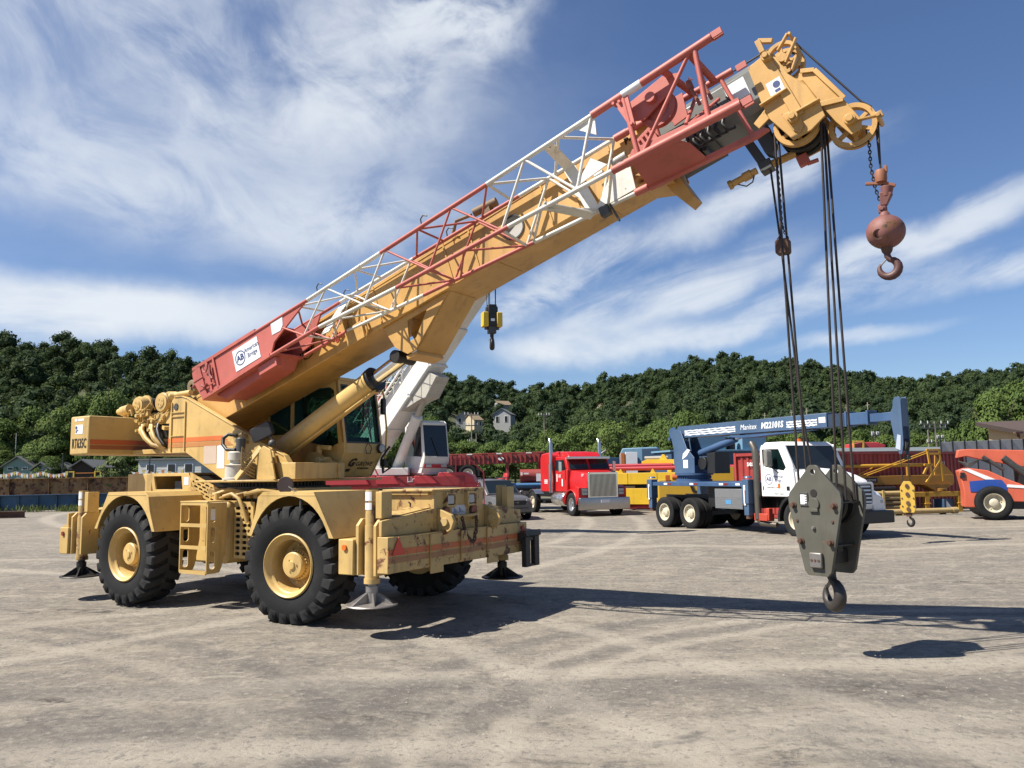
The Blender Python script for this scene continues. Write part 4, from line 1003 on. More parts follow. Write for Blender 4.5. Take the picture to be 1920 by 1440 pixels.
# flood mirror near the mast
m = MB(); m.prism(rounded(-0.20, -0.115, 0.20, 0.115, 0.05), 'y', -0.03, 0.05)
m.v = [tuple(Matrix.Translation((0.16, -0.62, 2.60)) @ Euler((0.1, RAD(-20), 0.15)).to_matrix().to_4x4() @ Vector(p)) for p in m.v]
wm = m.build('work_lamp', plain('lamp_black', (0.03, 0.03, 0.035), 0.35), crane, 0.015)
m = MB(); m.tube([(0.28, -0.6, 2.56), (0.34, -0.58, 2.50), (0.36, -0.56, 2.40)], 0.014, 7); m.sphere((0.355, -0.575, 2.42), 0.06, 14, 10); m.build('lamp_stalk', DGREY, wm)

# counterweight
cwm = MB(); cwm.box2((-4.0, -1.3, 2.34), (-3.42, 1.3, 3.01)); cw = cwm.build('counterweight', TAN, crane, 0.03, seg=3)
m = MB(); m.box2((-3.418, -1.27, 2.515), (-3.414, 1.0, 2.60)); m.build('orange_stripe', paint('red_stripe', (0.55, 0.12, 0.035), 0.42, 0.15), cw)
m = MB(); m.box2((-3.418, -1.27, 2.43), (-3.414, 1.0, 2.503)); m.build('brown_stripe', paint('dark_stripe', (0.36, 0.11, 0.035), 0.42, 0.15), cw)
text('model_lettering', 'RT635C', 0.235, INK, cw, basis((-3.70, -1.304, 2.53), (1, 0, 0), (0, 0, 1)), sx=0.56, bold=0.003)
m = MB(); m.box2((-3.83, -1.304, 2.70), (-3.60, -1.3005, 2.86)); de = m.build('company_decal', DECAL, cw)
m = MB(); m.cyl((-3.80, -1.304, 2.81), (-3.80, -1.306, 2.81), 0.03, n=14); m.box2((-3.815, -1.306, 2.72), (-3.78, -1.3045, 2.77)); m.box2((-3.77, -1.306, 2.75), (-3.74, -1.3045, 2.78)); m.build('decal_mark', NAVY, de)
m = MB(); m.box2((-3.86, -1.304, 2.92), (-3.80, -1.3005, 2.97)); m.box2((-3.77, -1.304, 2.925), (-3.58, -1.3005, 2.965)); m.build('paper_label', DECAL, cw)
m = MB(); m.box2((-3.44, -0.45, 2.36), (-2.26, 0.45, 2.42)); m.box2((-3.41, -0.50, 2.345), (-2.3, -0.46, 2.425)); m.box2((-3.41, 0.46, 2.345), (-2.3, 0.5, 2.425)); m.build('rear_frame', TAN, crane, 0.006)

# winches: drum with motor housings facing the camera side
def winch(x, z, r=0.16):
    m = MB()
    m.lathe([(0, -0.30), (r * 0.9, -0.30), (r, -0.28), (r, -0.16), (r * 1.18, -0.155), (r * 1.18, -0.12), (r * 0.8, -0.11), (r * 0.8, 0.30), (r * 1.18, 0.31), (r * 1.18, 0.36), (r, 0.37), (r, 0.52), (0, 0.52)], (x, -0.12, z), (0, 1, 0), 32)
    w = m.build('winch', TAN, crane, 0, 40)
    m = MB(); m.lathe([(r * .92, -0.305), (r * .92, -0.312), (r * .55, -0.315), (r * .55, -0.325), (0, -0.325)], (x, -0.12, z), (0, 1, 0), 28)
    for k in range(4):
        t = math.pi / 2 * k + 0.5; p = Vector((x + r * .33 * math.cos(t), -0.44, z + r * .33 * math.sin(t))); m.cyl(p, p + Vector((0, -0.015, 0)), 0.012, n=6)
    m.build('winch_cover', TAN, w, 0, 40)
    m = MB()
    for k in range(9): m.lathe([(r * 0.84 + 0.018 * math.cos(t), -0.08 + 0.04 * k + 0.018 * math.sin(t)) for t in [2 * math.pi * q / 6 for q in range(6)]], (x, -0.12, z), (0, 1, 0), 24, closed=True)
    m.build('wound_rope', ROPE, w, 0, 60)
winch(-3.42, 3.24, 0.16); winch(-2.72, 3.25, 0.175)
m = MB()   # hoist manifold and pipework
random.seed(21)
for k in range(34):
    x = random.uniform(-3.3, -2.35); z = random.uniform(2.72, 3.12); y = random.uniform(-0.5, -0.2)
    m.box((x, y, z), (random.uniform(.04, .14), random.uniform(.04, .12), random.uniform(.03, .10)), (0, random.uniform(-.3, .3), random.uniform(-.3, .3)))
for k in range(14):
    x = random.uniform(-3.3, -2.5); z = random.uniform(2.75, 3.1)
    m.cyl((x, -0.42, z), (x, -0.55, z), random.uniform(.015, .035), n=8)
    m.tube([(x, -0.46, z), (x + .04, -0.5, z + .1), (x + random.uniform(.05, .2), -0.48, z + random.uniform(.1, .25)), (x + .2, -0.4, z + .1)], 0.012, 6)
m.box2((-3.55, -0.3, 3.02), (-3.40, 0.3, 3.10)); m.cyl((-3.75, -0.5, 3.14), (-3.52, -0.5, 3.17), 0.09, n=16); m.cyl((-3.9, -0.48, 3.14), (-3.76, -0.5, 3.14), 0.055, n=12); m.cyl((-3.66, -0.5, 3.02), (-3.66, -0.5, 3.14), 0.04, n=10); m.tube([(-3.55, -.52, 3.04), (-3.5, -.53, 3.14), (-3.44, -.53, 3.14), (-3.42, -.52, 3.04)], 0.02, 7)
m.prism([(-2.85, 2.86), (-2.42, 2.86), (-2.30, 2.96), (-2.42, 3.04), (-2.85, 3.04)], 'y', -0.46, -0.2)
m.build('hoist_manifold', TAN, crane, 0.004, 45)
for k, (x0, y0) in enumerate(((-3.22, -0.46), (-3.08, -0.52), (-2.95, -0.45), (-2.82, -0.50), (-2.7, -0.47))):
    m = MB(); dx = 0.10 * k
    m.tube([(x0, y0, 2.86), (x0 + 0.05, y0 - 0.05, 2.76), (x0 + 0.22 - 0.02 * k, y0 - 0.07, 2.62), (x0 + 0.42 - 0.04 * k, y0 - 0.06, 2.50), (-2.48, -0.47, 2.42 + 0.012 * k)], 0.036, 9)
    m.build('hydraulic_hose', TAN if k != 4 else BLACK, crane, 0, 60)
m = MB(); m.box2((-3.2, -0.44, 2.62), (-2.4, -0.2, 2.86)); m.build('hoist_shade_box', GREASE, crane)  # plain dark box standing in for the shade under the winches
m = MB(); m.cyl((-2.35, -0.5, 3.33), (-1.85, -0.45, 3.36), 0.05, n=14); m.cyl((-2.30, -0.52, 3.33), (-2.22, -0.46, 3.33), 0.075, n=14); m.build('roller_guide', TAN, crane, 0.004)
m = MB(); m.lathe([(0.04, -0.05), (0.10, -0.06), (0.12, -0.05), (0.09, 0), (0.12, 0.05), (0.10, 0.06), (0.04, 0.05)], (-2.12, -0.2, 3.50), (0, 1, 0), 20); m.box((-2.12, -0.2, 3.42), (0.05, 0.16, 0.14)); m.build('rope_roller', paint('roller_brown', (0.25, 0.18, 0.09), 0.5, 0.5, 0.4), crane, 0, 40)

# lift cylinder
P0 = Vector((-0.35, 0.02, 2.22)); P1 = Vector((1.92, 0.0, 3.34)); PD = (P1 - P0).normalized(); P2 = P1 + PD * 0.62
m = MB(); m.cyl(P0, P1, 0.175, n=32); m.lathe([(0.175, -0.10), (0.19, -0.10), (0.19, 0.0), (0.12, 0.015), (0.0, 0.015)], P1, PD, 32)
lc = m.build('lift_cylinder', TAN, crane, 0, 40)
m = MB(); m.cyl(P1, P2, 0.108, n=28); m.build('piston_rod', CHROME, lc, 0, 40)
m = MB(); m.lathe([(0.178, -0.05), (0.196, -0.05), (0.196, 0.02), (0.11, 0.03)], P1, PD, 32); m.build('rod_seal', BLACK, lc, 0, 40)
m = MB(); m.cyl(P2 + Vector((0, -0.2, 0)), P2 + Vector((0, 0.2, 0)), 0.095, n=20); m.build('rod_eye', GREASE, lc, 0.005)
m = MB(); nrm = Vector((PD.z, 0, -PD.x)); m.tube([P0 + nrm * 0.19 + Vector((0, -0.10, 0)) + PD * 0.2, P0 + nrm * 0.195 + Vector((0, -0.10, 0)) + PD * 1.4, P1 + nrm * 0.2 + Vector((0, -0.09, 0))], 0.014, 7)
m.build('cylinder_pipe', TAN, lc)
# lower hinge block
m = MB(); m.prism([(0.1, 1.875), (0.95, 1.875), (0.95, 2.1), (0.62, 2.2), (0.45, 2.3), (0.25, 2.3)], 'y', 0.24, 0.30); m.cyl((0.62, 0.1, 2.16), (0.62, 0.36, 2.16), 0.06, n=14); m.cyl((0.45, 0.3, 2.12), (0.45, 0.3, 2.4), 0.05, n=12); m.bar((0.45, 0.3, 2.38), (0.7, 0.3, 2.36), 0.06, 0.07); m.build('cylinder_hinge', TAN, crane, 0.006)

# ------------------------------------------------------------------ operator's cab on the far side
CX0, CX1, CY0, CY1, CZ0 = -1.05, 0.86, 0.45, 1.36, 1.90
m = MB()
t = 0.04
# side (towards the boom): sheet with two window openings
outl = [(-1.05, 1.90), (0.62, 1.90), (0.86, 2.28), (0.86, 2.44), (0.70, 3.46), (-0.85, 3.46), (-1.05, 3.3)]
w1 = [(-0.92, 2.62), (-0.40, 2.62), (-0.40, 3.32), (-0.82, 3.34), (-0.92, 3.22)]
w2 = [(-0.32, 2.62), (0.10, 2.46), (0.56, 2.38), (0.72, 2.44), (0.61, 3.30), (0.52, 3.36), (-0.32, 3.36)]
for yy in (CY0, CY1 - t): m.prism(outl, 'y', yy, yy + t, [w1, w2])
# front face: posts, sill, header
def fx(z): return 0.86 - 0.16 * max(0, z - 2.44) / 1.02
def fpt(y, z): return (fx(z), y, z)
for ya, yb in ((CY0, CY0 + 0.055), (CY1 - 0.055, CY1)):
    m.hexa([(0.80, ya, 2.44), (0.862, ya, 2.44), (0.862, yb, 2.44), (0.80, yb, 2.44), (0.64, ya, 3.46), (0.702, ya, 3.46), (0.702, yb, 3.46), (0.64, yb, 3.46)])
m.box2((0.64, CY0, 3.40), (0.715, CY1, 3.47))
m.box2((0.60, CY0 + t, 2.28), (0.862, CY1 - t, 2.44))
m.hexa([(0.55, CY0 + t, 1.90), (0.62, CY0 + t, 1.90), (0.62, CY1 - t, 1.90), (0.55, CY1 - t, 1.90), (0.80, CY0 + t, 2.28), (0.862, CY0 + t, 2.28), (0.862, CY1 - t, 2.28), (0.80, CY1 - t, 2.28)])
m.box2((-1.05, CY0, 3.46), (0.74, CY1, 3.51)); m.box2((-1.05, CY0 + t, 1.90), (-1.01, CY1 - t, 3.46)); m.box2((-1.05, CY0 + t, 1.88), (0.6, CY1 - t, 1.93))
cab = m.build('operator_cab', TAN, crane, 0.008)
for nm, poly, mat in (('side_window', w1, GLASS), ('side_window', w2, GLASS)):
    for yy in (CY0 + 0.015, CY1 - 0.025):
        q = MB(); q.prism(poly, 'y', yy, yy + 0.008); q.build(nm, mat, cab)
q = MB(); q.hexa([(0.835, CY0 + .056, 2.442), (0.843, CY0 + .056, 2.442), (0.843, CY1 - .056, 2.442), (0.835, CY1 - .056, 2.442), (0.690, CY0 + .056, 3.40), (0.698, CY0 + .056, 3.40), (0.698, CY1 - .056, 3.40), (0.690, CY1 - .056, 3.40)])
q.build('windscreen', GLASS, cab)
q = MB()
for a, b in (((CY0 + .06, 2.45), (CY1 - .06, 2.45)), ((CY1 - .06, 2.45), (CY1 - .06, 3.39)), ((CY1 - .06, 3.39), (CY0 + .06, 3.39)), ((CY0 + .06, 3.39), (CY0 + .06, 2.45))):
    A = Vector(fpt(*a)); B_ = Vector(fpt(*b)); A.x -= 0.008; B_.x -= 0.008; q.bar(A, B_, 0.03, 0.02, (1, 0, 0))
q.build('window_seal', BLACK, cab)
q = MB(); q.box2((-0.35, 0.75, 1.93), (0.15, 1.2, 2.35)); q.box2((-0.42, 0.75, 2.35), (-0.28, 1.2, 3.0)); q.build('driver_seat', BLACK, cab, 0.04)
q = MB(); q.box2((0.30, 0.56, 1.93), (0.62, 1.28, 2.42)); q.box2((0.58, 0.62, 2.42), (0.66, 1.25, 2.55)); q.lathe([(0.17 + 0.012 * math.cos(s), 0.012 * math.sin(s)) for s in [2 * math.pi * k / 6 for k in range(6)]], (0.36, 0.95, 2.62), (-0.5, 0, 1), 24, closed=True); q.build('dashboard', DGREY, cab, 0.02)
q = MB(); q.box2((-1.005, 0.50, 1.94), (-0.995, 1.31, 3.40)); q.box2((-1.0, 0.50, 3.44), (0.62, 1.31, 3.455)); q.box2((-0.98, 0.70, 1.935), (0.28, 1.3, 1.95)); build_each(q, 'cab_lining', DGREY, cab)
q = MB()       # orange vest hung inside the windscreen
pts = [(0.60, 3.26), (0.74, 3.32), (0.86, 3.26), (0.90, 2.98), (0.84, 2.92), (0.86, 2.66), (0.74, 2.60), (0.62, 2.68), (0.66, 2.94), (0.58, 3.0)]
q.prism(pts, 'x', 0.50, 0.53); q.box2((0.47, 0.60, 2.95), (0.50, 0.86, 3.20)); q.build('safety_vest', paint('vest_orange', (0.62, 0.075, 0.04), 0.8, 0.2), cab, 0.02)
q = MB()
for y0, y1 in ((0.98, 0.80), (1.02, 0.92)):
    A = Vector(fpt(1.06, 2.46)); B_ = Vector(fpt(y1 + 0.14, 3.1)); A.x += 0.03; B_.x += 0.03; q.cyl(A, B_, 0.008, n=6)
A = Vector(fpt(0.90, 2.75)); B_ = Vector(fpt(1.0, 3.3)); A.x += .03; B_.x += .03; q.bar(A, B_, 0.014, 0.03, (1, 0, 0)); build_each(q, 'windscreen_wiper', BLACK, cab)
q = MB(); q.cyl((0.84, 1.28, 2.36), (0.93, 1.27, 2.36), 0.075, n=20); lo = q.build('cab_spotlight', DGREY, cab, 0.006)
q = MB(); q.lathe([(0.068, 0), (0.05, 0.012), (0, 0.016)], (0.93, 1.27, 2.36), (1, 0, 0), 20); q.build('spotlight_lens', LAMP, lo)
q = MB(); q.tube([(0.80, 1.44, 1.95), (0.80, 1.5, 2.3), (0.86, 1.46, 2.7), (0.82, 1.42, 3.3), (0.74, 1.40, 3.46), (0.70, 1.30, 3.47)], 0.016, 8); q.build('grab_rail', paint('rail_yellow', (0.65, 0.47, 0.08), 0.45), cab)
q = MB(); q.prism(rounded(1.36, 2.94, 1.44, 3.22, 0.03), 'x', 0.80, 0.87); q.build('side_mirror', BLACK, cab, 0.01)
q = MB(); q.tube([(0.8, 1.42, 2.1), (0.95, 1.5, 2.2), (0.98, 1.45, 2.05), (0.85, 1.38, 1.95), (0.78, 1.42, 2.2), (0.9, 1.5, 2.4)], 0.02, 7); q.box((0.84, 1.42, 2.12), (0.1, 0.1, 0.12)); q.build('cable_loom', BLACK, cab, 0, 60)
q = MB(); q.tube([(0.875, 0.98, 2.44), (0.88, 0.92, 2.36), (0.88, 0.95, 2.27), (0.88, 1.03, 2.27), (0.88, 1.07, 2.36), (0.875, 1.02, 2.43)], 0.006, 6); q.build('washer_hose', BLACK, cab)
# lettering on the sloped panel under the windscreen
pn = Vector((0.24, 0, 0.38)).normalized()
oo = Vector((0.735, 0.95, 2.09))
def pan(y, dz): return oo + Vector((0, y, 0)) + pn * dz + Vector((pn.z, 0, -pn.x)) * 0.010
text('maker_lettering', 'GROVE', 0.115, INK, cab, basis(pan(0.07, 0.02), (0, 1, 0), pn), shear=0.2, sx=1.05)
text('maker_lettering', 'WORLDWIDE', 0.045, INK, cab, basis(pan(0.09, -0.065), (0, 1, 0), pn), sx=1.0)
text('maker_logo', 'G', 0.20, INK, cab, basis(pan(-0.24, 0.04), (0, 1, 0), pn), shear=0.3, bold=0.012)
text('maker_logo', '\u25ac' if False else '-', 0.30, INK, cab, basis(pan(-0.27, -0.075), (0, 1, 0), pn), shear=0.3, bold=0.012)

# ------------------------------------------------------------------ boom (local a along, y across, b up)
BTH = math.atan(0.335)
BT = Matrix.Translation((0, 0, 3.22)) @ Matrix.Rotation(-BTH, 4, 'Y')
def BM(): return MB(BT)
def bp(a, y, b): return BT @ Vector((a, y, b))
m = BM()
m.prism([(-2.5, 0.10), (-2.2, 0.0), (7.12, 0.0), (7.12, 0.66), (-2.3, 0.66), (-2.5, 0.5)], 'y', -0.38, 0.38, )
boom = m.build('boom_base_section', BOOM, crane, 0.012)
m = BM()
for a in (0.9, 2.0, 2.55, 3.9, 4.35, 5.55, 5.95, 6.55): 
    m.box2((a - 0.012, -0.392, 0.03), (a + 0.012, -0.382, 0.65))
m.box2((-2.0, -0.388, 0.60), (7.1, -0.382, 0.615))
m.box2((6.95, -0.405, -0.02), (7.13, -0.382, 0.68)); m.box2((6.95, 0.382, -0.02), (7.13, 0.405, 0.68)); m.box2((6.95, -0.405, 0.662), (7.13, 0.405, 0.70)); m.box2((6.95, -0.40, -0.03), (7.12, 0.40, -0.002))
for a in (1.2, 2.9, 4.6, 6.2): m.box2((a, -0.3, -0.006), (a + 0.01, 0.3, -0.001))
build_each(m, 'boom_stiffener', BOOM, boom, 0.003)
m = BM(); m.prism([(6.95, -0.03), (7.14, -0.03), (7.24, -0.46), (7.13, -0.50), (7.02, -0.28)], 'y', -0.14, 0.14); m.prism([(6.7, -0.03), (7.1, -0.03), (7.1, -0.2)], 'y', -0.30, 0.30); m.build('boom_foot', BOOM, boom, 0.01)
m = BM(); m.lathe([(0.17, -0.004), (0.17, -0.012), (0.155, -0.012), (0.155, -0.004)], (5.0, -0.384, 0.29), (0, 1, 0), 36, closed=True); m.build('access_hole_rim', DGREY, boom)
m = BM(); m.cyl((5.0, -0.392, 0.29), (5.0, -0.383, 0.29), 0.155, n=36); m.build('access_hole', plain('hole_dark', (0.02, 0.017, 0.014), 0.8), boom)
m = BM(); m.prism([(5.0 + 0.15 * math.cos(RAD(t)), 0.27 + 0.13 * math.sin(RAD(t))) for t in range(205, 400, 15)], 'y', -0.397, -0.393); m.build('inner_tube', paint('pale_tube', (0.55, 0.53, 0.48), 0.5), boom)
# lift cylinder bracket under the boom
for s in (-1, 1):
    m = BM(); m.prism([(2.50, -0.002), (2.62, -0.36), (2.80, -0.54), (2.96, -0.54), (3.75, -0.002)], 'y', 0.30 * s, 0.33 * s, [[(2.95, -0.08), (3.32, -0.08), (3.02, -0.38), (2.88, -0.38)]] if s < 0 else ())
    m.build('cylinder_bracket', BOOM, boom, 0.005)
m = BM(); m.hexa([(2.94, -0.298, -0.545), (2.97, -0.298, -0.545), (2.97, 0.298, -0.545), (2.94, 0.298, -0.545), (3.72, -0.298, -0.003), (3.76, -0.298, -0.003), (3.76, 0.298, -0.003), (3.72, 0.298, -0.003)])
m.box2((2.75, -0.30, -0.60), (2.95, 0.30, -0.545)); m.build('bracket_web', BOOM, boom, 0.005)
m = BM(); m.box2((1.9, -0.47, -0.04), (2.25, -0.385, 0.22)); m.box2((1.9, -0.47, 0.22), (1.93, -0.385, 0.5)); m.tube([(2.28, -0.40, 0.3), (2.30, -0.44, 0.2), (2.30, -0.44, 0.02), (2.22, -0.42, -0.06)], 0.02, 7); m.build('jib_support_bracket', BOOM, boom, 0.006)
m = BM(); m.box2((4.6, -0.37, 0.665), (4.75, -0.25, 0.83)); m.cyl((4.5, -0.36, 0.80), (4.85, -0.30, 0.80), 0.06, n=14); m.tube([(4.1, -0.36, 0.70), (4.2, -0.36, 0.84), (4.45, -0.35, 0.80)], 0.025, 7); m.build('rope_guide', paint('guide_brown', (0.20, 0.12, 0.06), 0.6, 0.4, 0.6), boom)
# lettering on the boom side
text('owner_lettering', 'AB', 0.20, INK, boom, basis(bp(1.02, -0.386, 0.33), BT.to_3x3() @ Vector((1, 0, 0)), BT.to_3x3() @ Vector((0, 0, 1))), shear=0.2, bold=0.008)
m = BM(); m.lathe([(0.165, 0), (0.165, -0.003), (0.150, -0.003), (0.150, 0)], (1.02, -0.3825, 0.33), (0, 1, 0), 32, closed=True); m.build('logo_ring', INK, boom)
text('owner_lettering', 'American\nBridge', 0.20, plain('red_ink', (0.45, 0.04, 0.03), 0.5), boom, basis(bp(1.56, -0.386, 0.36), BT.to_3x3() @ Vector((1, 0, 0)), BT.to_3x3() @ Vector((0, 0, 1))), sx=0.85)
text('boom_lettering', 'P-F', 0.12, INK, boom, basis(bp(6.84, -0.386, 0.50), BT.to_3x3() @ Vector((1, 0, 0)), BT.to_3x3() @ Vector((0, 0, 1))), bold=0.004)

# grey inner section: chamfered tube
m = BM()
hexp = [(-0.22, 0.04), (0.22, 0.04), (0.31, 0.14), (0.31, 0.50), (0.2, 0.61), (-0.2, 0.61), (-0.31, 0.50), (-0.31, 0.14)]
m.prism(hexp, 'x', 7.05, 8.42); fly = m.build('boom_fly_section', GSTEEL, crane, 0.01)
m = BM()
for a in (7.25, 7.33, 7.42, 7.5, 7.58): m.box((a, -0.1, 0.0), (0.05, 0.32, 0.14), (0, 0.25, 0))
m.box2((7.15, -0.3, 0.0), (7.7, 0.3, 0.038)); build_each(m, 'wear_pad', DGREY, fly)
m = BM(); m.box2((8.02, -0.3145, 0.24), (8.26, -0.3105, 0.47)); m.build('notice_board', DECAL, fly)
m = BM()
for k in range(6): m.tube([(7.45 + .09 * k, -0.33, 0.14), (7.42 + .09 * k, -0.38, 0.05), (7.45 + .09 * k, -0.36, -0.04), (7.52 + .09 * k, -0.3, -0.02)], 0.022, 7)
build_each(m, 'hose_loop', BLACK, fly, 0, 60)

# boom head
m = BM()
up_pts = [(8.32, 0.03), (8.34, 0.53), (8.52, 0.56), (8.64, 0.52), (8.68, 0.22), (8.80, -0.02), (8.84, -0.27), (8.84, -0.44), (8.66, -0.51), (8.46, -0.51), (8.33, -0.15)]
for s in (-1, 1): m.prism(up_pts, 'y', 0.285 * s, 0.315 * s)
m.box2((8.34, -0.285, 0.50), (8.52, 0.285, 0.53)); m.box2((8.33, -0.285, 0.02), (8.36, 0.285, 0.5))
for s in (-1, 1):
    y0 = 0.315 * s; y1 = 0.375 * s
    m.hexa([(8.30, min(y0, y1), 0.015), (8.62, min(y0, y1), 0.03), (8.62, max(y0, y1), 0.03), (8.30, max(y0, y1), 0.015), (8.30, min(y0, y1), 0.035), (8.62, min(y0, y1), 0.05), (8.62, max(y0, y1), 0.05), (8.30, max(y0, y1), 0.035)])
    m.bar((8.60, 0.345 * s, -0.26), (8.86, 0.345 * s, -0.26), 0.06, 0.02)
    m.prism([(8.50, 0.5), (8.60, 0.5), (8.67, -0.30), (8.55, -0.30)], 'y', min(0.316 * s, 0.34 * s), max(0.316 * s, 0.34 * s))
    m.prism([(8.16, -0.09), (8.19, -0.18), (8.47, -0.08), (8.36, 0.01)], 'y', min(0.26 * s, 0.284 * s), max(0.26 * s, 0.284 * s))
    m.prism([(8.46, -0.20), (8.64, -0.20), (8.61, -0.44), (8.55, -0.48), (8.5, -0.42)], 'y', min(0.316 * s, 0.335 * s), max(0.316 * s, 0.335 * s))
head = m.build('boom_head', BOOM, crane, 0.005)
m = BM(); m.box2((8.44, -0.3455, 0.06), (8.60, -0.3415, 0.22)); hd = m.build('head_decal', DECAL, head)
m = BM(); m.cyl((8.54, -0.348, 0.155), (8.54, -0.346, 0.155), 0.04, n=12); m.box2((8.50, -0.348, 0.07), (8.56, -0.346, 0.10)); m.build('decal_mark', NAVY, hd)
m = BM()
for a, b, r in ((8.56, 0.50, 0.055), (8.55, -0.30, 0.06)): m.cyl((a, -0.40, b), (a, 0.40, b), r, n=20); m.cyl((a, -0.43, b), (a, -0.40, b), r * 0.62, n=8)
m.box((8.55, -0.41, 0.62), (0.06, 0.04, 0.16)); m.box((8.62, -0.38, 0.66), (0.16, 0.05, 0.05), (0, 0.6, 0)); build_each(m, 'sheave_pin', BOOM, head, 0.004)
# nose for the single line
m = BM()
nose = [(8.70, 0.20), (8.80, 0.22), (8.93, 0.15), (9.06, -0.32), (9.13, -0.62), (9.09, -0.71), (8.98, -0.72), (8.90, -0.50), (8.84, -0.25), (8.76, -0.20)]
for s in (-1, 1): m.prism(nose, 'y', 0.16 * s, 0.18 * s)
m.box2((8.80, -0.16, -0.10), (8.84, 0.16, 0.18)); m.bar((8.93, -0.20, 0.15), (9.07, -0.20, -0.32), 0.05, 0.015, (0, 1, 0)); m.bar((8.80, -0.2, 0.22), (8.93, -0.2, 0.15), 0.05, 0.015, (0, 1, 0))
m.cyl((8.74, -0.20, 0.10), (8.80, -0.20, -0.22), 0.05, n=14); m.bar((8.82, -0.2, -0.24), (9.06, -0.2, -0.32), 0.06, 0.016, (0, 1, 0))
m.cyl((9.03, -0.24, -0.57), (9.03, 0.24, -0.57), 0.06, n=18); m.cyl((9.03, -0.27, -0.57), (9.03, -0.24, -0.57), 0.04, n=14)
m.bar((9.06, -0.19, -0.60), (9.27, -0.16, -0.66), 0.02, 0.05, (0, 1, 0)); m.cyl((9.28, -0.22, -0.67), (9.28, 0.1, -0.67), 0.025, n=10); m.box((9.29, -0.18, -0.67), (0.07, 0.04, 0.07))
m.build('boom_nose', BOOM, head, 0.005)
def sheave(a, b, r, y, w=0.07, spokes=6, par=head, mat=BOOM):
    m = BM()
    m.lathe([(r * .78, -w / 2), (r, -w / 2), (r * 1.0, -w * .42), (r * .9, 0), (r * 1.0, w * .42), (r, w / 2), (r * .78, w / 2)], (a, y, b), (0, 1, 0), 40, closed=True)
    m.lathe([(0.0, -w * .7), (r * .26, -w * .7), (r * .26, w * .7), (0.0, w * .7)], (a, y, b), (0, 1, 0), 20)
    for k in range(spokes):
        t = 2 * math.pi * k / spokes + 0.35
        p = Vector((a + r * .2 * math.cos(t), y, b + r * .2 * math.sin(t))); q = Vector((a + r * .82 * math.cos(t), y, b + r * .82 * math.sin(t)))
        m.bar(p, q, w * .5, r * .17, Vector((0, 0, 1)).cross(q - p) if False else (q - p).cross(Vector((0, 1, 0))))
    return m.build('sheave', mat, par, 0.003, 40)
for y in (-0.02, 0.17): sheave(8.69, 0.56, 0.20, y)
for y in (-0.20, -0.04, 0.12): sheave(8.55, -0.32, 0.245, y, mat=BOOM if y < -.1 else GREASE)
m = BM(); m.cyl((8.55, -0.165, -0.32), (8.55, 0.16, -0.32), 0.225, n=36); m.build('sheave_groove', GREASE, head, 0, 40)
m = BM(); m.cyl((9.03, -0.02, -0.57), (9.03, 0.02, -0.57), 0.0, n=4) if False else m.lathe([(0.205, -0.025), (0.232, -0.02), (0.232, 0.02), (0.205, 0.025)], (9.03, 0, -0.57), (0, 1, 0), 40, closed=True); m.build('sheave_groove', GREASE, head, 0, 40)
sheave(9.03, -0.57, 0.245, 0.0, 0.09)
m = BM(); m.bar((8.68, -0.16, 0.60), (8.84, -0.16, 0.72), 0.02, 0.06, (0, 1, 0)); m.bar((8.70, -0.16, 0.42), (8.90, -0.16, 0.62), 0.02, 0.06, (0, 1, 0)); m.cyl((8.86, -0.2, 0.70), (8.86, 0.22, 0.70), 0.018, n=8); m.bar((8.72, -0.15, 0.3), (8.82, -0.15, 0.42), 0.02, 0.05, (0, 1, 0)); build_each(m, 'rope_keeper', BOOM, head, 0.003)
# jib pin gear hanging below the head
m = BM(); m.bar((7.99, 0.1, -0.10), (8.06, 0.1, -0.50), 0.12, 0.10, (1, 0, 0)); m.box((8.06, 0.1, -0.46), (0.14, 0.16, 0.12)); m.prism([(8.10, -0.13), (8.26, -0.05), (8.26, -0.3), (8.18, -0.42), (8.12, -0.36)], 'y', -0.05, 0.12); m.build('jib_bracket', DGREY, head, 0.006)
m = BM(); m.cyl((7.62, 0.1, -0.44), (7.95, 0.1, -0.44), 0.04, n=12); m.cyl((7.60, 0.1, -0.44), (7.64, 0.1, -0.44), 0.055, n=12); m.cyl((7.78, 0.1, -0.44), (7.88, 0.1, -0.44), 0.055, n=12); m.cyl((8.12, 0.1, -0.46), (8.40, 0.1, -0.48), 0.045, n=12); m.build('swing_pipe', BOOM, head, 0, 40)
m = BM(); m.box((8.44, 0.1, -0.60), (0.12, 0.08, 0.12)); m.cyl((8.46, 0.1, -0.66), (8.58, 0.1, -0.68), 0.025, n=8); m.build('red_latch', JRED, head, 0.004)
m = BM(); m.tube([(7.7, 0.1, -0.48), (7.78, 0.08, -0.56), (7.86, 0.08, -0.55), (7.9, 0.1, -0.48)], 0.008, 6); m.build('swing_cable', BLACK, head)

# ------------------------------------------------------------------ stowed lattice jib on the near side of the boom
A_ = [(1.95, 0.66), (3.45, 0.655), (5.12, 0.655), (6.74, 0.68), (8.22, 0.68)]
def lin(pts, a):
    for (x0, y0), (x1, y1) in zip(pts, pts[1:]):
        if a <= x1 or (x1, y1) == pts[-1]: return y0 + (y1 - y0) * (a - x0) / (x1 - x0)
AB = [(-0.8, 0.70), (1.8, 0.655), (5.1, 0.655), (8.3, 0.68)]     # outer top chord
BB = [(-0.8, 0.69), (1.8, 0.675), (3.4, 0.64), (5.2, 0.60), (6.7, 0.57), (8.3, 0.515)]   # inner top
CB = [(-0.8, 0.20), (1.8, 0.19), (3.3, 0.08), (5.1, 0.0), (6.7, -0.085), (8.3, -0.19)]   # outer bottom
DB = [(-0.8, 0.20), (1.77, 0.21), (3.3, 0.075), (5.2, -0.08), (6.75, -0.20), (8.3, -0.315)]  # inner bottom
YO, YI = -1.0, -0.455
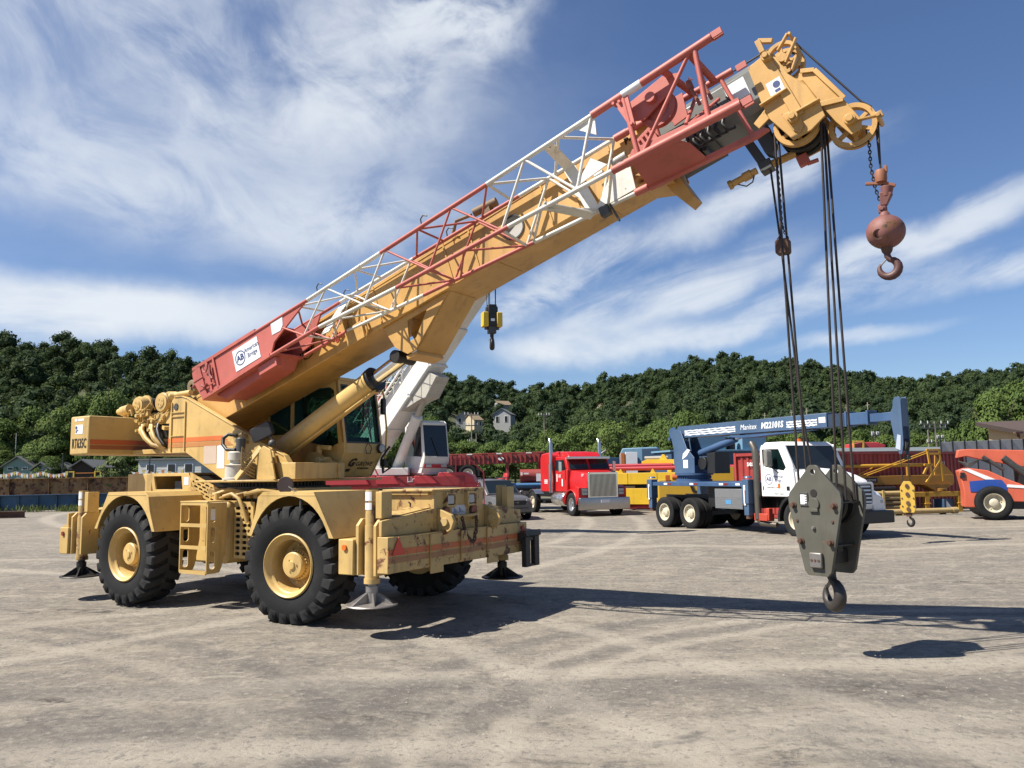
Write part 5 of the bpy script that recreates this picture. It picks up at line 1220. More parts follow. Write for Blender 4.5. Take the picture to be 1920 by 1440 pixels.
def JA(a): return bp(a, YO, lin(AB, a))
def JB(a): return bp(a, YI, lin(BB, a))
def JC(a): return bp(a, YO, lin(CB, a))
def JD(a): return bp(a, YI, lin(DB, a))
# heel box of the jib
m = BM()
m.prism([(-0.86, 0.50), (-0.86, 0.66), (-0.72, 0.71), (1.85, 0.67), (1.02, 0.36), (0.9, 0.20), (-0.72, 0.16)], 'y', YO - 0.01, YO + 0.02)
m.prism([(-0.80, 0.30), (-0.80, 0.66), (-0.72, 0.70), (1.55, 0.68), (1.2, 0.30), (0.5, 0.22)], 'y', YI - 0.02, YI + 0.01)
m.box2((-0.72, YO + 0.02, 0.655), (0.95, YI - 0.02, 0.69)); m.box2((-0.80, YO + 0.02, 0.17), (1.0, YI - 0.02, 0.2))
m.box2((-0.80, YO + 0.02, 0.2), (-0.76, YI - 0.02, 0.66))
m.prism([(-0.86, 0.50), (-0.86, 0.66), (-0.66, 0.70), (-0.60, 0.15), (-0.72, 0.15)], 'y', YO - 0.03, YO - 0.011)
m.box2((-0.52, YO - 0.035, 0.17), (-0.46, YO - 0.011, 0.70)); m.box2((-0.34, YO - 0.035, 0.17), (-0.30, YO - 0.011, 0.70))
m.box2((-0.86, YO - 0.04, 0.49), (-0.62, YO - 0.03, 0.51)); m.box2((-0.75, YO - 0.04, 0.30), (-0.35, YO - 0.03, 0.32))
m.bar((-0.84, YO, 0.71), (0.7, YO, 0.69), 0.06, 0.05); m.bar((-0.6, YO, 0.17), (0.9, YO, 0.20), 0.07, 0.05)
jib = m.build('lattice_jib', JRED, crane, 0.006)
m = BM(); m.prism([(-0.55, 0.16), (0.95, 0.19), (0.80, 0.04), (0.1, 0.02), (-0.35, 0.02)], 'y', YO + 0.1, YI - 0.05); m.box2((0.55, YO + 0.02, 0.02), (0.95, YO + 0.12, 0.16)); m.build('jib_foot', JRED, jib, 0.006)
m = BM()
m.tube([(-0.55, YO - 0.05, 0.62), (-0.55, YO - 0.06, 0.55), (-0.5, YO - 0.06, 0.52), (-0.45, YO - 0.06, 0.56), (-0.46, YO - 0.05, 0.63)], 0.012, 6)
m.tube([(-0.40, YO - 0.05, 0.60), (-0.42, YO - 0.06, 0.45), (-0.38, YO - 0.06, 0.36)], 0.022, 6); m.tube([(-0.66, YO - 0.05, 0.36), (-0.58, YO - 0.06, 0.30), (-0.52, YO - 0.06, 0.33)], 0.018, 6)
m.cyl((-0.92, YO, 0.44), (-0.84, YO, 0.46), 0.03, n=10)
m.build('jib_latch', paint('latch_red', (0.30, 0.06, 0.05), 0.5, 0.3, 0.3), jib)
BX = BT.to_3x3() @ Vector((1, 0, 0)); BZ = BT.to_3x3() @ Vector((0, 0, 1))
m = BM(); m.box2((0.12, YO - 0.016, 0.26), (0.70, YO - 0.0115, 0.60)); sg = m.build('owner_sign', DECAL, jib)
text('sign_lettering', 'AB', 0.13, NAVY, sg, basis(bp(0.27, YO - 0.017, 0.43), BX, BZ), bold=0.004)
m = BM(); m.lathe([(0.115, 0), (0.115, -0.002), (0.100, -0.002), (0.100, 0)], (0.27, YO - 0.0165, 0.43), (0, 1, 0), 28, closed=True); m.build('sign_ring', NAVY, sg)
text('sign_lettering', 'American\nBridge', 0.10, NAVY, sg, basis(bp(0.545, YO - 0.017, 0.44), BX, BZ), sx=0.85)
m = BM(); m.prism([(1.02, 0.47), (1.04, 0.66), (1.30, 0.655), (1.27, 0.52), (1.20, 0.46)], 'y', YO - 0.016, YO - 0.0115); m.build('torn_decal', DECAL, jib)

SECT = [(0.7, 1.84, JRED), (1.84, 3.30, JWHITE), (3.30, 5.14, JRED), (5.14, 6.74, JWHITE)]
def member(name, p, q, r, mat, n=9):
    mm = MB(); mm.cyl(p, q, r, n=n); return mm.build(name, mat, jib, 0, 60)
for a0, a1, mat in SECT:
    for F, rr, s0 in ((JA, 0.029, a0), (JC, 0.029, max(a0, 0.9)), (JB, 0.026, a0), (JD, 0.026, max(a0, 0.9))):
        off = 0.0 if F in (JA,) else (0.10 if F is JC else 0.12)
        lo = s0 + (off if a0 > 1 else 0); hi = a1 + (off if a1 < 6 else 0)
        member('jib_chord', F(lo), F(hi), rr, mat)
for a, mat in ((6.74, JWHITE),):
    for F in (JA, JB, JC, JD): member('jib_coupling', F(a - 0.05), F(a + 0.12), 0.045, JRED, 12)
def sect_mat(a):
    for a0, a1, mat in SECT:
        if a0 <= a < a1: return mat
    return JRED
sta = [1.02, 1.62, 2.22, 2.80, 3.38, 3.97, 4.55, 5.14, 5.72, 6.22, 6.68]
for i, (s0, s1) in enumerate(zip(sta, sta[1:])):
    mid = (s0 + s1) / 2; mt = sect_mat(mid); r = 0.0145 if s0 < 5 else 0.018
    # outer face zigzag, inner face zigzag, top and bottom faces
    if i % 2 == 0:
        member('jib_brace', JA(s0), JC(s1), r, mt); member('jib_brace', JB(s0), JD(s1), r, mt)
        member('jib_brace', JA(s1), JB(s0 + 0.1), r, mt); member('jib_brace', JC(s0), JD(s1), r, mt)
    else:
        member('jib_brace', JC(s0), JA(s1), r, mt); member('jib_brace', JD(s0), JB(s1), r, mt)
        member('jib_brace', JA(s0), JB(s1), r, mt); member('jib_brace', JC(s1), JD(s0 + 0.1), r, mt)
    if i in (1, 3, 5, 7): member('jib_brace', JA(s0), JB(s0), r, mt); member('jib_brace', JC(s0), JD(s0), r, mt)
for a in (2.05, 4.05):
    for F in (JA, JB):
        c = F(a); mm = MB(); mm.tube([c, c + BZ * 0.10 + BX * 0.01, c + BZ * 0.13 + BX * 0.06, c + BZ * 0.09 + BX * 0.12], 0.009, 6); mm.build('rope_hook', DGREY, jib)
# white hanger frames that carry the jib on the boom
def strip(name, pts, w, mat, par, up):
    mm = MB()
    for p, q in zip(pts, pts[1:]): mm.bar(p, q, w, 0.018, up)
    return mm.build(name, mat, par, 0.003)
strip('hanger_plate', [bp(1.92, YO + 0.1, 0.10), bp(1.98, YI + 0.04, 0.63)], 0.16, JWHITE, jib, BX.cross(Vector((0, 1, 0))) if False else Vector((0, 1, 0)))
strip('hanger_plate', [bp(6.05, YO + 0.02, 0.68), bp(6.02, YI, 0.58)], 0.14, JWHITE, jib, BZ)
strip('hanger_plate', [bp(6.02, YI, 0.60), bp(6.15, YI - 0.02, -0.18)], 0.16, JWHITE, jib, (0, 1, 0))
strip('hanger_plate', [bp(5.75, YO, 0.0), bp(6.12, YI - 0.05, -0.20)], 0.15, JWHITE, jib, BZ)
m = BM(); m.box((6.28, YI - 0.03, -0.22), (0.12, 0.10, 0.12)); m.cyl((6.36, YI - 0.03, -0.16), (6.40, YI - 0.02, -0.42), 0.015, n=8); m.build('hanger_clamp', DGREY, jib, 0.004)
m = BM(); m.prism([(6.15, -0.16), (6.62, 0.28), (6.76, 0.18), (6.72, -0.16)], 'y', YI - 0.03, YI - 0.01); m.prism([(6.2, -0.02), (6.5, 0.2), (6.66, 0.02)], 'y', YO, YO + 0.02); m.prism([(6.42, 0.66), (6.72, 0.66), (6.66, 0.42)], 'y', YO + 0.005, YO + 0.02); build_each(m, 'gusset_plate', JWHITE, jib, 0.003)
m = BM(); m.cyl((6.55, YI, 0.30), (6.75, YI, 0.30), 0.05, n=12); m.cyl((6.30, YI - .01, .25), (6.42, YI - .01, .25), 0.04, n=12); build_each(m, 'hanger_roller', paint('roller_grey', (0.45, 0.44, 0.40), 0.4), jib, 0.003)
# red head end: two tubes with plates, sheave, braces
for F, y, r in ((JA, YO, 0.045), (JC, YO, 0.05), (JB, YI, 0.04)):
    c = [F(6.86), F(8.2)]; member('jib_chord', c[0], c[1], r, JRED, 14)
m = BM(); m.prism([(6.86, -0.10), (6.98, 0.02), (7.6, -0.05), (8.2, -0.10), (8.2, -0.17), (7.05, -0.06)], 'y', YO, YO + 0.01)
a = [(6.92, YO, -0.105), (7.45, YO, -0.135), (7.55, YO + 0.2, -0.17), (7.60, YI, -0.27), (6.86, YI, -0.21)]
m.add([bpq for bpq in a] + [(x, y, z - 0.016) for x, y, z in a], [(0, 1, 2, 3, 4), (9, 8, 7, 6, 5), (0, 5, 6, 1), (1, 6, 7, 2), (2, 7, 8, 3), (3, 8, 9, 4), (4, 9, 5, 0)])
m.prism([(6.86, -0.25), (8.15, -0.345), (8.30, -0.33), (8.26, -0.29), (7.7, -0.25), (6.86, -0.18)], 'y', YI - 0.03, YI + 0.05)
for F in (JA, JC, JB):
    pass
m.box((8.26, YO, 0.69), (0.12, 0.02, 0.075)); m.box((8.26, YO + 0.05, 0.69), (0.12, 0.02, 0.075)); m.box((8.26, YO, -0.185), (0.12, 0.02, 0.08)); m.box((8.26, YO + 0.06, -0.185), (0.12, 0.02, 0.08)); m.box((8.30, YI, 0.51), (0.12, 0.02, 0.075))
build_each(m, 'jib_root_plate', JRED, jib, 0.004)
m = BM()
m.prism([(6.98, 0.64), (7.16, 0.64), (7.12, 0.26), (7.06, 0.23)], 'y', YO - 0.02, YO + 0.02)
m.prism([(7.0, 0.60), (7.55, 0.68), (7.75, 0.60), (7.55, 0.45), (7.2, 0.33), (7.02, 0.42)], 'y', YO + 0.12, YO + 0.15)
m.prism([(6.92, 0.34), (7.16, 0.42), (7.22, 0.06), (7.0, -0.08), (6.92, 0.02)], 'y', YI - 0.10, YI - 0.07)
m.prism([(7.35, 0.60), (7.62, 0.60), (7.58, 0.30), (7.40, 0.28)], 'y', YI - 0.04, YI - 0.02)
for q in ((7.05, 0.60), (7.09, 0.28), (6.98, 0.62)): m.cyl((q[0], YO - 0.05, q[1]), (q[0], YO + 0.04, q[1]), 0.02, n=8)
for k in range(4): m.cyl((6.98 + 0.06 * k, YI - 0.13, 0.31 + .02 * k), (6.98 + 0.06 * k, YI - 0.07, 0.31 + .02 * k), 0.018, n=8)
m.cyl((7.36, YO + 0.05, 0.50), (7.36, YO + 0.30, 0.50), 0.06, n=14)
build_each(m, 'jib_link_plate', JRED, jib, 0.004)
m = BM(); r = 0.22
m.lathe([(r * .7, -.04), (r, -.04), (r * .88, 0), (r, .04), (r * .7, .04)], (7.36, YO + 0.22, 0.42), (0, 1, 0), 36, closed=True); m.lathe([(0, -.03), (r * .72, -.012), (r * .72, .012), (0, .03)], (7.36, YO + 0.22, 0.42), (0, 1, 0), 30); m.build('jib_sheave', JRED, jib, 0, 40)
for p, q, rr in ((JA(7.10), JC(7.02), 0.03), (JA(7.95), JC(7.06), 0.022), (JA(8.0), JC(7.85), 0.03), (JB(7.2), bp(7.15, YI, -0.2), 0.028), (JA(7.6), JB(7.72), 0.04), (JA(7.92), JB(7.98), 0.04), (JB(8.05), bp(8.12, YI, -0.28), 0.026), (bp(7.75, YI, 0.5), bp(7.62, YO, -0.06), 0.022), (bp(7.95, YI, 0.3), bp(7.66, YO + .05, -0.05), 0.02)):
    member('jib_brace', p, q, rr, JRED, 10)
m = BM()
for k, (a, b) in enumerate(((7.78, 0.42), (7.90, 0.46))):
    y = YO + 0.18 + 0.1 * k
    m.cyl((a, y, b - 0.04), (a, y, b + 0.06), 0.035, n=10); m.tube([(a, y, b + 0.06), (a + .02, y, b + .10), (a + .05, y, b + .05)], 0.007, 5); m.cyl((a + .02, y, b - 0.26), (a, y, b - 0.04), 0.02, n=8)
m.build('jib_pin', paint('pin_red', (0.33, 0.10, 0.07), 0.5, 0.4, 0.5), jib)
m = BM(); m.cyl((7.10, YO, lin(AB, 7.15)), (7.34, YO, lin(AB, 7.3)), 0.047, n=14); m.build('chord_label', DECAL, jib, 0, 60)
m = BM(); m.tube([(7.62, YO + .2, -0.14), (7.68, YO + .2, -.25), (7.74, YO + .2, -.24), (7.72, YO + .2, -.16)], 0.008, 6)
for k in range(5): m.tube([(7.5 + .12 * k, YO + .25, 0.05), (7.56 + .12 * k, YO + .22, -.08), (7.62 + .12 * k, YO + .25, .02), (7.58 + .12 * k, YO + .3, .14)], 0.010, 6)
build_each(m, 'jib_rigging', ROPE, jib)

# ------------------------------------------------------------------ hoist ropes
def rope(name, pts, r, par=crane, mat=None):
    mm = MB(); mm.tube(pts, r, 7); return mm.build(name, mat or ROPE, par, 0, 60)
rope('hoist_rope', [bp(-2.1, -0.02, 0.73), bp(4.0, -0.02, 0.78), bp(8.6, -0.02, 0.76), bp(8.69, -0.02, 0.765), bp(8.78, -0.02, 0.745), bp(8.86, -0.02, 0.69), bp(9.20, 0.0, -0.36), bp(9.26, 0.0, -0.46), Vector((8.965, 0, 5.42)) , Vector((8.985, 0, 4.80))], 0.011)
rope('hoist_rope', [bp(-2.0, 0.17, 0.73), bp(8.55, 0.17, 0.755), bp(8.69, 0.17, 0.765), bp(8.80, 0.17, 0.72), bp(8.80, 0.12, -0.2)], 0.011)
# ------------------------------------------------------------------ things hanging from the crane
CM = Matrix.Translation((CRX, CRY, 0)) @ Matrix.Rotation(CRH, 4, 'Z')
BX0 = 8.25                                  # below the head sheaves, in crane coordinates
hc = bp(8.55, 0, -0.32)
def bk(x, y, z):          # block turned a little about its own axis
    c, s_ = math.cos(RAD(-21)), math.sin(RAD(-21)); return Vector((BX0 + x * c - y * s_, x * s_ + y * c, z))
for y in (-0.20, -0.04, 0.12): rope('hoist_rope', [hc + Vector((0.243, y, 0)), bk(0.215, y + 0.04, 1.58)], 0.0135)
for y in (-0.20, -0.04): rope('hoist_rope', [hc + Vector((-0.243, y, 0)), bk(-0.215, y + 0.04, 1.58)], 0.0135)
rope('hoist_rope', [bp(8.12, 0.1, -0.38), Vector((7.90, 0.09, 4.42)), Vector((8.02, 0.08, 2.6)), bk(-0.215, 0.16, 1.6)], 0.0125)

blk_w = CM @ Vector((BX0, 0, 0.4))
block = thing('hook_block', 'large grey green steel hook block hanging low in front of the white truck', 'hook block', blk_w, CRH - RAD(21))
BLKP = paint('block_grey', (0.100, 0.099, 0.078), 0.5, 0.45, 0.30, 0.9, streak=0.5, dirtc=(0.12, 0.085, 0.05))
def z(v): return v - 0.4
outl = [(-0.03, 1.545), (0.03, 1.545), (0.055, 1.525), (0.068, 1.495), (0.255, 1.27), (0.27, 1.20), (0.265, 1.12), (0.135, 0.46), (0.10, 0.415), (-0.10, 0.415), (-0.135, 0.46), (-0.265, 1.10), (-0.272, 1.20), (-0.255, 1.26), (-0.068, 1.495), (-0.055, 1.525)]
for s in (-1, 1):
    m = MB(); y0 = 0.215 * s
    m.prism([(x * 1.13, z_) for x, z_ in outl], 'y', y0 - 0.02, y0 + 0.02, [circle(0, 1.475, 0.025, 12)])
    sp = m.build('side_plate', BLKP, block, 0.006)
    m = MB(); yy = y0 + 0.02 * s
    for px, pz in ((-0.24, 1.13), (0.225, 1.13), (-0.17, 0.76), (0.165, 0.76), (-0.21, 0.97), (0.195, 0.97)):
        big = pz in (1.13, 0.76)
        m.cyl((px, yy, pz), (px, yy + (0.05 if big else 0.012) * s, pz), 0.024 if big else 0.015, n=6 if big else 12)
        if big: m.cyl((px, yy, pz), (px, yy + 0.012 * s, pz), 0.034, n=14)
    build_each(m, 'bolt', RUSTY, sp, 0.002)
    m = MB(); m.cyl((0, yy - .004 * s, 1.255), (0, yy + 0.004 * s, 1.255), 0.04, n=18); m.build('pin_hole', INK, sp)
    m = MB(); m.prism(circle(0.0, 1.145, 0.062, 20, 0.2), 'y', min(yy, yy + .018 * s), max(yy, yy + .018 * s)); m.box((0, yy + .012 * s, 1.08), (0.10, 0.03, 0.03)); m.build('pin_keeper', BLKP, sp, 0.003)
    m = MB(); m.box((0.0, yy + 0.02 * s, 0.575), (0.14, 0.045, 0.155)); m.build('trunnion_cap', STEEL, sp, 0.012)
    m = MB(); m.cyl((-0.02, yy, 0.90), (-0.02, yy + .02 * s, 0.90), 0.02, n=10); m.cyl((-0.02, yy + .02 * s, 0.90), (-0.02, yy + .03 * s, 0.90), 0.012, n=8); m.build('grease_nipple', STEEL, sp)
    for q in range(3):
        m = MB(); m.cyl((-0.04 + 0.04 * q, yy + 0.0425 * s, 0.575), (-0.04 + 0.04 * q, yy + 0.05 * s, 0.575), 0.012, n=8); m.build('bolt', RUSTY, sp)
    if s < 0:
        m = MB(); m.prism(rounded(-0.165, 1.12, -0.065, 1.26, 0.01), 'y', yy - 0.012, yy); npl = m.build('name_plate', DGREY, sp, 0.003)
        m = MB(); m.box2((-0.15, yy - 0.0145, 1.14), (-0.10, yy - 0.0125, 1.24)); 
        for q in range(4): m.box2((-0.098, yy - 0.0145, 1.15 + .024 * q), (-0.078, yy - 0.0125, 1.163 + .024 * q))
        m.build('plate_print', DECAL, npl)
m = MB()
for y in (-0.155, 0.0, 0.155):
    m.lathe([(0.05, -.03), (0.15, -.012), (0.215, -.03), (0.20, 0), (0.215, .03), (0.15, .012), (0.05, .03)], (0, y, 1.14), (0, 1, 0), 32)
build_each(m, 'sheave', GREASE, block, 0, 40)
m = MB()
m.box((0.0, 0, 0.60), (0.17, 0.38, 0.14)); m.cyl((0, -0.19, 0.575), (0, 0.19, 0.575), 0.05, n=14); m.box((0.245, 0, 1.16), (0.02, 0.385, 0.02)); m.box((-0.245, 0, 1.16), (0.02, 0.385, 0.02)); m.box((0.16, 0, 0.72), (0.02, 0.385, 0.02))
m.box((0.0, 0.0, 0.78), (0.24, 0.10, 0.25))
build_each(m, 'spacer', GREASE, block, 0.004)
def hook(name, par, top, s, mat, ydir=True, n=12):
    """a forged crane hook: shank, thick bowl, tapering point; s = size"""
    pts = []; rad = []
    pts += [(0, 0, 0.0), (0, 0, -0.16)]; rad += [0.11, 0.11]
    for k in range(0, 15):
        a = RAD(80 - k * 21)      # sweep round the bowl
        r_ = 0.30
        pts.append((0.02 + r_ * math.cos(a) * 1.0, 0, -0.58 + r_ * math.sin(a))); 
        rad.append(0.10 + 0.055 * math.sin(math.pi * min(1, k / 11)) if k < 11 else 0.135 - 0.024 * (k - 10))
    P = [Vector(top) + Vector((0, 0, 0)) + Vector((p[0] * s, 0, p[2] * s)) for p in pts]
    mm = MB(); mm.tube(P, [r * s for r in rad], n)
    o = mm.build(name, mat, par, 0, 60)
    l = MB(); l.bar(Vector(top) + Vector((0.0, 0, -0.22 * s)), Vector(top) + Vector((-0.235 * s, 0, -0.47 * s)), 0.10 * s, 0.03 * s, (1, 0, 0)); l.build('safety_latch', STEEL, o, 0.002)
    return o
hk = hook('hook', block, (0, 0, 0.46), 0.42, paint('hook_iron', (0.045, 0.04, 0.036), 0.45, 0.3, 0.3, 0.7, 0.2))
for o in kids(hk) + [hk]: o.data.transform(Matrix.Rotation(RAD(-25), 4, 'Z'))
# anti two-block weight on its chain
aw = CM @ Vector((7.95, -0.02, 4.35))
wt = thing('switch_weight', 'small rusty weight on a chain around the left hoist rope below the boom head', 'weight', aw, CRH)
m = MB(); m.prism(rounded(-0.075, -0.085, 0.075, 0.085, 0.03), 'y', -0.06, 0.06); m.build('weight_body', RUSTY, wt, 0.01)
for a, b in (((-0.05, 0, 0.08), (0.0, 0, 0.24)), ((0.055, 0, 0.08), (0.0, 0, 0.24)), ((0.0, 0, 0.24), (-0.02, 0.02, 0.95))): chain('chain', [a, b], 0.045, 0.006, ROPE, wt)
# headache ball
nc = bp(9.03, 0, -0.57)
bxp = nc.x + 0.243
bw = CM @ Vector((bxp, 0, 4.34))
ball = thing('headache_ball', 'round red brown overhaul ball with small hook hanging from the boom nose', 'crane ball', bw, CRH)
PINK = paint('ball_red', (0.22, 0.078, 0.068), 0.6, 0.95, 1.0, 0.9, dirtc=(0.095, 0.058, 0.05), streak=.5)
m = MB(); m.sphere((0, 0, 0), 0.19, 28, 18, (1, 1, 0.93)); m.build('ball', PINK, ball, 0, 80)
m = MB(); m.lathe([(0.0, -0.03), (0.035, -0.03), (0.04, 0), (0.055, 0.002), (0.055, -0.01), (0.04, -0.02)], (-0.05, -0.175, -0.06), (0.2, -0.95, -0.25), 16); m.build('ball_boss', RUSTY, ball)
m = MB(); m.lathe([(0, 0.16), (0.06, 0.165), (0.045, 0.2), (0.03, 0.22), (0.03, 0.27), (0, 0.27)], (0, 0, 0), (0, 0, 1), 16); m.box((-0.02, 0, 0.25), (0.07, 0.05, 0.09)); m.cyl((-0.02, -0.045, 0.25), (-0.02, 0.045, 0.25), 0.025, n=10)
m.hexa([(-0.03, -.03, .28), (0.03, -.03, .28), (0.03, .03, .28), (-0.03, .03, .28), (-0.03, -.05, .42), (0.09, -.05, .40), (0.09, .05, .40), (-0.03, .05, .42)]); m.lathe([(0.0, 0), (0.05, 0), (0.065, .11), (0, .11)], (0.03, 0, 0.37), (0.1, 0, 1), 14)
m.build('wedge_socket', PINK, ball, 0.006)
m = MB(); m.lathe([(0, 0.53), (0.055, 0.535), (0.06, 0.57), (0.06, 0.64), (0.05, 0.67), (0, 0.67)], (-0.01, 0, 0), (0, 0, 1), 16); m.box((0.04, 0, 0.67), (0.03, 0.05, 0.07)); m.bar((-0.16, -0.02, 0.545), (0.0, 0.0, 0.52), 0.04, 0.03); m.bar((0.0, 0, 0.53), (0.12, 0.02, 0.48), 0.04, 0.03); m.build('rope_clamp', paint('clamp_orange', (0.32, 0.12, 0.06), 0.6, 0.4, 0.8), ball, 0.004)
m = MB(); m.tube([(-0.01, 0, 0.66), (0, 0, nc.z - 4.34)], 0.011, 7); m.build('ball_rope', ROPE, ball, 0, 60)
chain('chain', [(-0.10, 0, 0.98), (-0.10, 0, 0.72), (-0.07, 0, 0.48), (-0.04, 0, 0.36), (0.0, 0, 0.33)], 0.05, 0.0065, ROPE, ball)
m = MB(); m.cyl((-0.12, 0, 1.15), (-0.10, 0, 0.97), 0.009, n=6); m.build('chain_wire', BLACK, ball)
m = MB(); m.lathe([(0, -0.16), (0.06, -0.17), (0.05, -0.21), (0.035, -0.23), (0, -0.23)], (0, 0, 0), (0, 0, 1), 16); m.build('hook_shank', RUSTY, ball)
hook('hook', ball, (0.0, 0, -0.21), 0.30, paint('small_hook', (0.10, 0.04, 0.035), 0.5, 0.4, 0.5))
# ------------------------------------------------------------------ vehicles and gear standing in the yard
WCACHE = {}
CREAM = paint('cream_rim', (0.66, 0.60, 0.45), 0.5, 0.35, 0.4)
ALU = plain('polished_aluminium', (0.62, 0.62, 0.62), 0.25, 0.9)
def road_wheel(par, loc, R, w, rimmat, side=-1, rz=0.0, dual=False, name='wheel'):
    """rim mesh with a tyre child; outer face towards local -Y (side -1) or +Y"""
    key = (R, w, rimmat.name)
    if key not in WCACHE:
        rr = R * 0.56
        rim = MB(); rim.lathe([(rr, -w * .40), (rr * 1.02, -w * .46), (rr * .93, -w * .44), (rr * .84, -w * .2), (rr * .62, -w * .12), (rr * .5, -w * .12), (rr * .45, -w * .34), (rr * .36, -w * .40), (0, -w * .40)], (0, 0, 0), (0, 1, 0), 28)
        rim.cyl((0, -w * .1, 0), (0, w * .3, 0), rr * .98, n=24)
        for k in range(8):
            t = 2 * math.pi * k / 8; p = Vector((rr * .68 * math.cos(t), -w * .13, rr * .68 * math.sin(t))); rim.cyl(p, p + Vector((0, -w * .08, 0)), rr * .07, n=6)
        ty = MB(); prof = [(rr, -w * .40), (R * .72, -w * .5), (R * .86, -w * .51), (R * .955, -w * .46), (R * .99, -w * .40)]
        g = []
        for k in range(5):
            y = -w * .36 + k * w * .18; g += [(R, y - w * .055), (R, y + w * .055), (R * .975, y + w * .065), (R * .975, y + w * .115)]
        prof += g[:-2] + [(R * .99, w * .40), (R * .955, w * .46), (R * .86, w * .51), (R * .72, w * .5), (rr, w * .40)]
        ty.lathe(prof, (0, 0, 0), (0, 1, 0), 40)
        WCACHE[key] = (rim.mesh('wheel', [rimmat], 40), ty.mesh('tyre', [RUBBER], 35))
    a, b = WCACHE[key]
    ro = bpy.data.objects.new(name, a); COL.objects.link(ro); ro.parent = par; ro.location = loc
    ro.rotation_euler = (0, random.uniform(0, 6), rz + (0 if side < 0 else math.pi))
    t = bpy.data.objects.new('tyre', b); COL.objects.link(t); t.parent = ro
    if dual:
        t2 = bpy.data.objects.new('tyre', b); COL.objects.link(t2); t2.parent = ro; t2.location = (0, w * 1.12, 0)
    return ro
def loft(mb, secs):
    """secs: list of rings (equal count); closed tube with caps"""
    n = len(secs[0]); vs = [p for s in secs for p in s]; fs = []
    for i in range(len(secs) - 1):
        fs += [(i * n + k, i * n + (k + 1) % n, (i + 1) * n + (k + 1) % n, (i + 1) * n + k) for k in range(n)]
    fs += [tuple(range(n))[::-1], tuple(range((len(secs) - 1) * n, len(secs) * n))]
    return mb.add(vs, fs)
def ring(x, half):   # half: (y,z) from bottom centre up to top centre on +y side; mirrored
    r = [(x, y, z) for y, z in half]; return r + [(x, -y, z) for y, z in half[::-1]]

# ================= silver car
suv = thing('parked_car', 'silver grey estate car with roof rails parked beside the red tractor unit', 'car', (-0.22, 33.75, 0), RAD(-64))
SILV = paint('silver_paint', (0.20, 0.19, 0.187), 0.3, 0.1, 0, 0.4, 0.5, 0.05, bump=0.0)
m = MB()
loft(m, [ring(-3.35, [(0.0, .45), (.72, .45), (.78, .75), (.74, 1.0), (0, 1.02)]), ring(-3.2, [(0.0, .32), (.82, .34), (.87, .7), (.84, 1.02), (0, 1.05)]),
         ring(-2.6, [(0, .24), (.86, .26), (.90, .65), (.86, 1.03), (0, 1.06)]), ring(-0.9, [(0, .24), (.86, .26), (.905, .65), (.86, 1.02), (0, 1.06)]),
         ring(-0.45, [(0, .24), (.86, .26), (.90, .66), (.83, 1.0), (0, 1.05)]), ring(0.35, [(0, .24), (.84, .26), (.87, .64), (.74, .92), (0, .98)]),
         ring(0.72, [(0, .25), (.74, .27), (.76, .62), (.62, .83), (0, .88)]), ring(0.84, [(0, .32), (.62, .33), (.66, .6), (.55, .74), (0, .78)])])
body = m.build('body', SILV, suv, 0.02, 40)
m = MB()
loft(m, [ring(-3.2, [(0, 1.02), (.80, 1.02), (.70, 1.35), (.62, 1.42), (0, 1.43)]), ring(-2.9, [(0, 1.03), (.83, 1.03), (.72, 1.5), (.60, 1.60), (0, 1.62)]),
         ring(-2.0, [(0, 1.03), (.85, 1.03), (.72, 1.58), (.60, 1.66), (0, 1.69)]), ring(-1.25, [(0, 1.03), (.85, 1.03), (.70, 1.56), (.60, 1.63), (0, 1.66)]), ring(-0.42, [(0, 1.0), (.82, 1.0), (.80, 1.04), (.70, 1.06), (0, 1.07)])])
m.build('cabin', SILV, suv, 0.015, 40)
m = MB()
m.hexa([(-0.52, -.70, 1.075), (-0.50, -.70, 1.075), (-0.50, .70, 1.075), (-0.52, .70, 1.075), (-1.21, -.60, 1.60), (-1.17, -.60, 1.60), (-1.17, .60, 1.60), (-1.21, .60, 1.60)])
m.v = [(x + 0.05, y, z + 0.015) for x, y, z in m.v]; m.build('windscreen', DGLASS, suv)
for s in (-1, 1):
    m = MB()
    for xa, xb, ta, tb in ((-2.05, -0.75, -1.98, -1.3), (-2.95, -2.12, -2.75, -2.06)):
        q = [(xa, s * .865, 1.06), (xb, s * .86, 1.06), (tb, s * .745, 1.52), (ta, s * .745, 1.52)]
        m.hexa(q + [(x, y - s * .03, z) for x, y, z in q]) if False else m.add(q + [(x, y - s * .04, z) for x, y, z in q], [(0, 1, 2, 3), (7, 6, 5, 4), (0, 4, 5, 1), (1, 5, 6, 2), (2, 6, 7, 3), (3, 7, 4, 0)])
    m.build('side_window', DGLASS, suv)
    m = MB(); m.tube([(-2.7, s * .62, 1.62), (-2.6, s * .62, 1.71), (-1.5, s * .62, 1.73), (-1.35, s * .62, 1.66)], 0.022, 7); m.build('roof_rail', BLACK, suv)
    m = MB(); m.sphere((-0.72, s * 0.98, 1.10), 0.11, 12, 8, (0.7, 1.0, 0.75)); m.build('wing_mirror', SILV, suv)
    m = MB(); m.hexa([(0.66, s * .42, .66), (0.86, s * .42, .66), (0.78, s * .68, .66), (0.58, s * .68, .66), (0.60, s * .42, .80), (0.80, s * .42, .80), (0.60, s * .72, .86), (0.46, s * .72, .86)]); m.build('headlight', LAMP, suv, 0.01)
    m = MB(); m.lathe([(.40, -.06), (.40, .02), (.34, .02)], (0, s * .86, .36), (0, s, 0), 24); m.lathe([(.40, -.06), (.40, .02), (.34, .02)], (-2.62, s * .87, .36), (0, s, 0), 24); build_each(m, 'wheel_arch', BLACK, suv)
    for x in (0.0, -2.62): road_wheel(suv, (x, s * 0.79, 0.345), 0.345, 0.22, ALU, s)
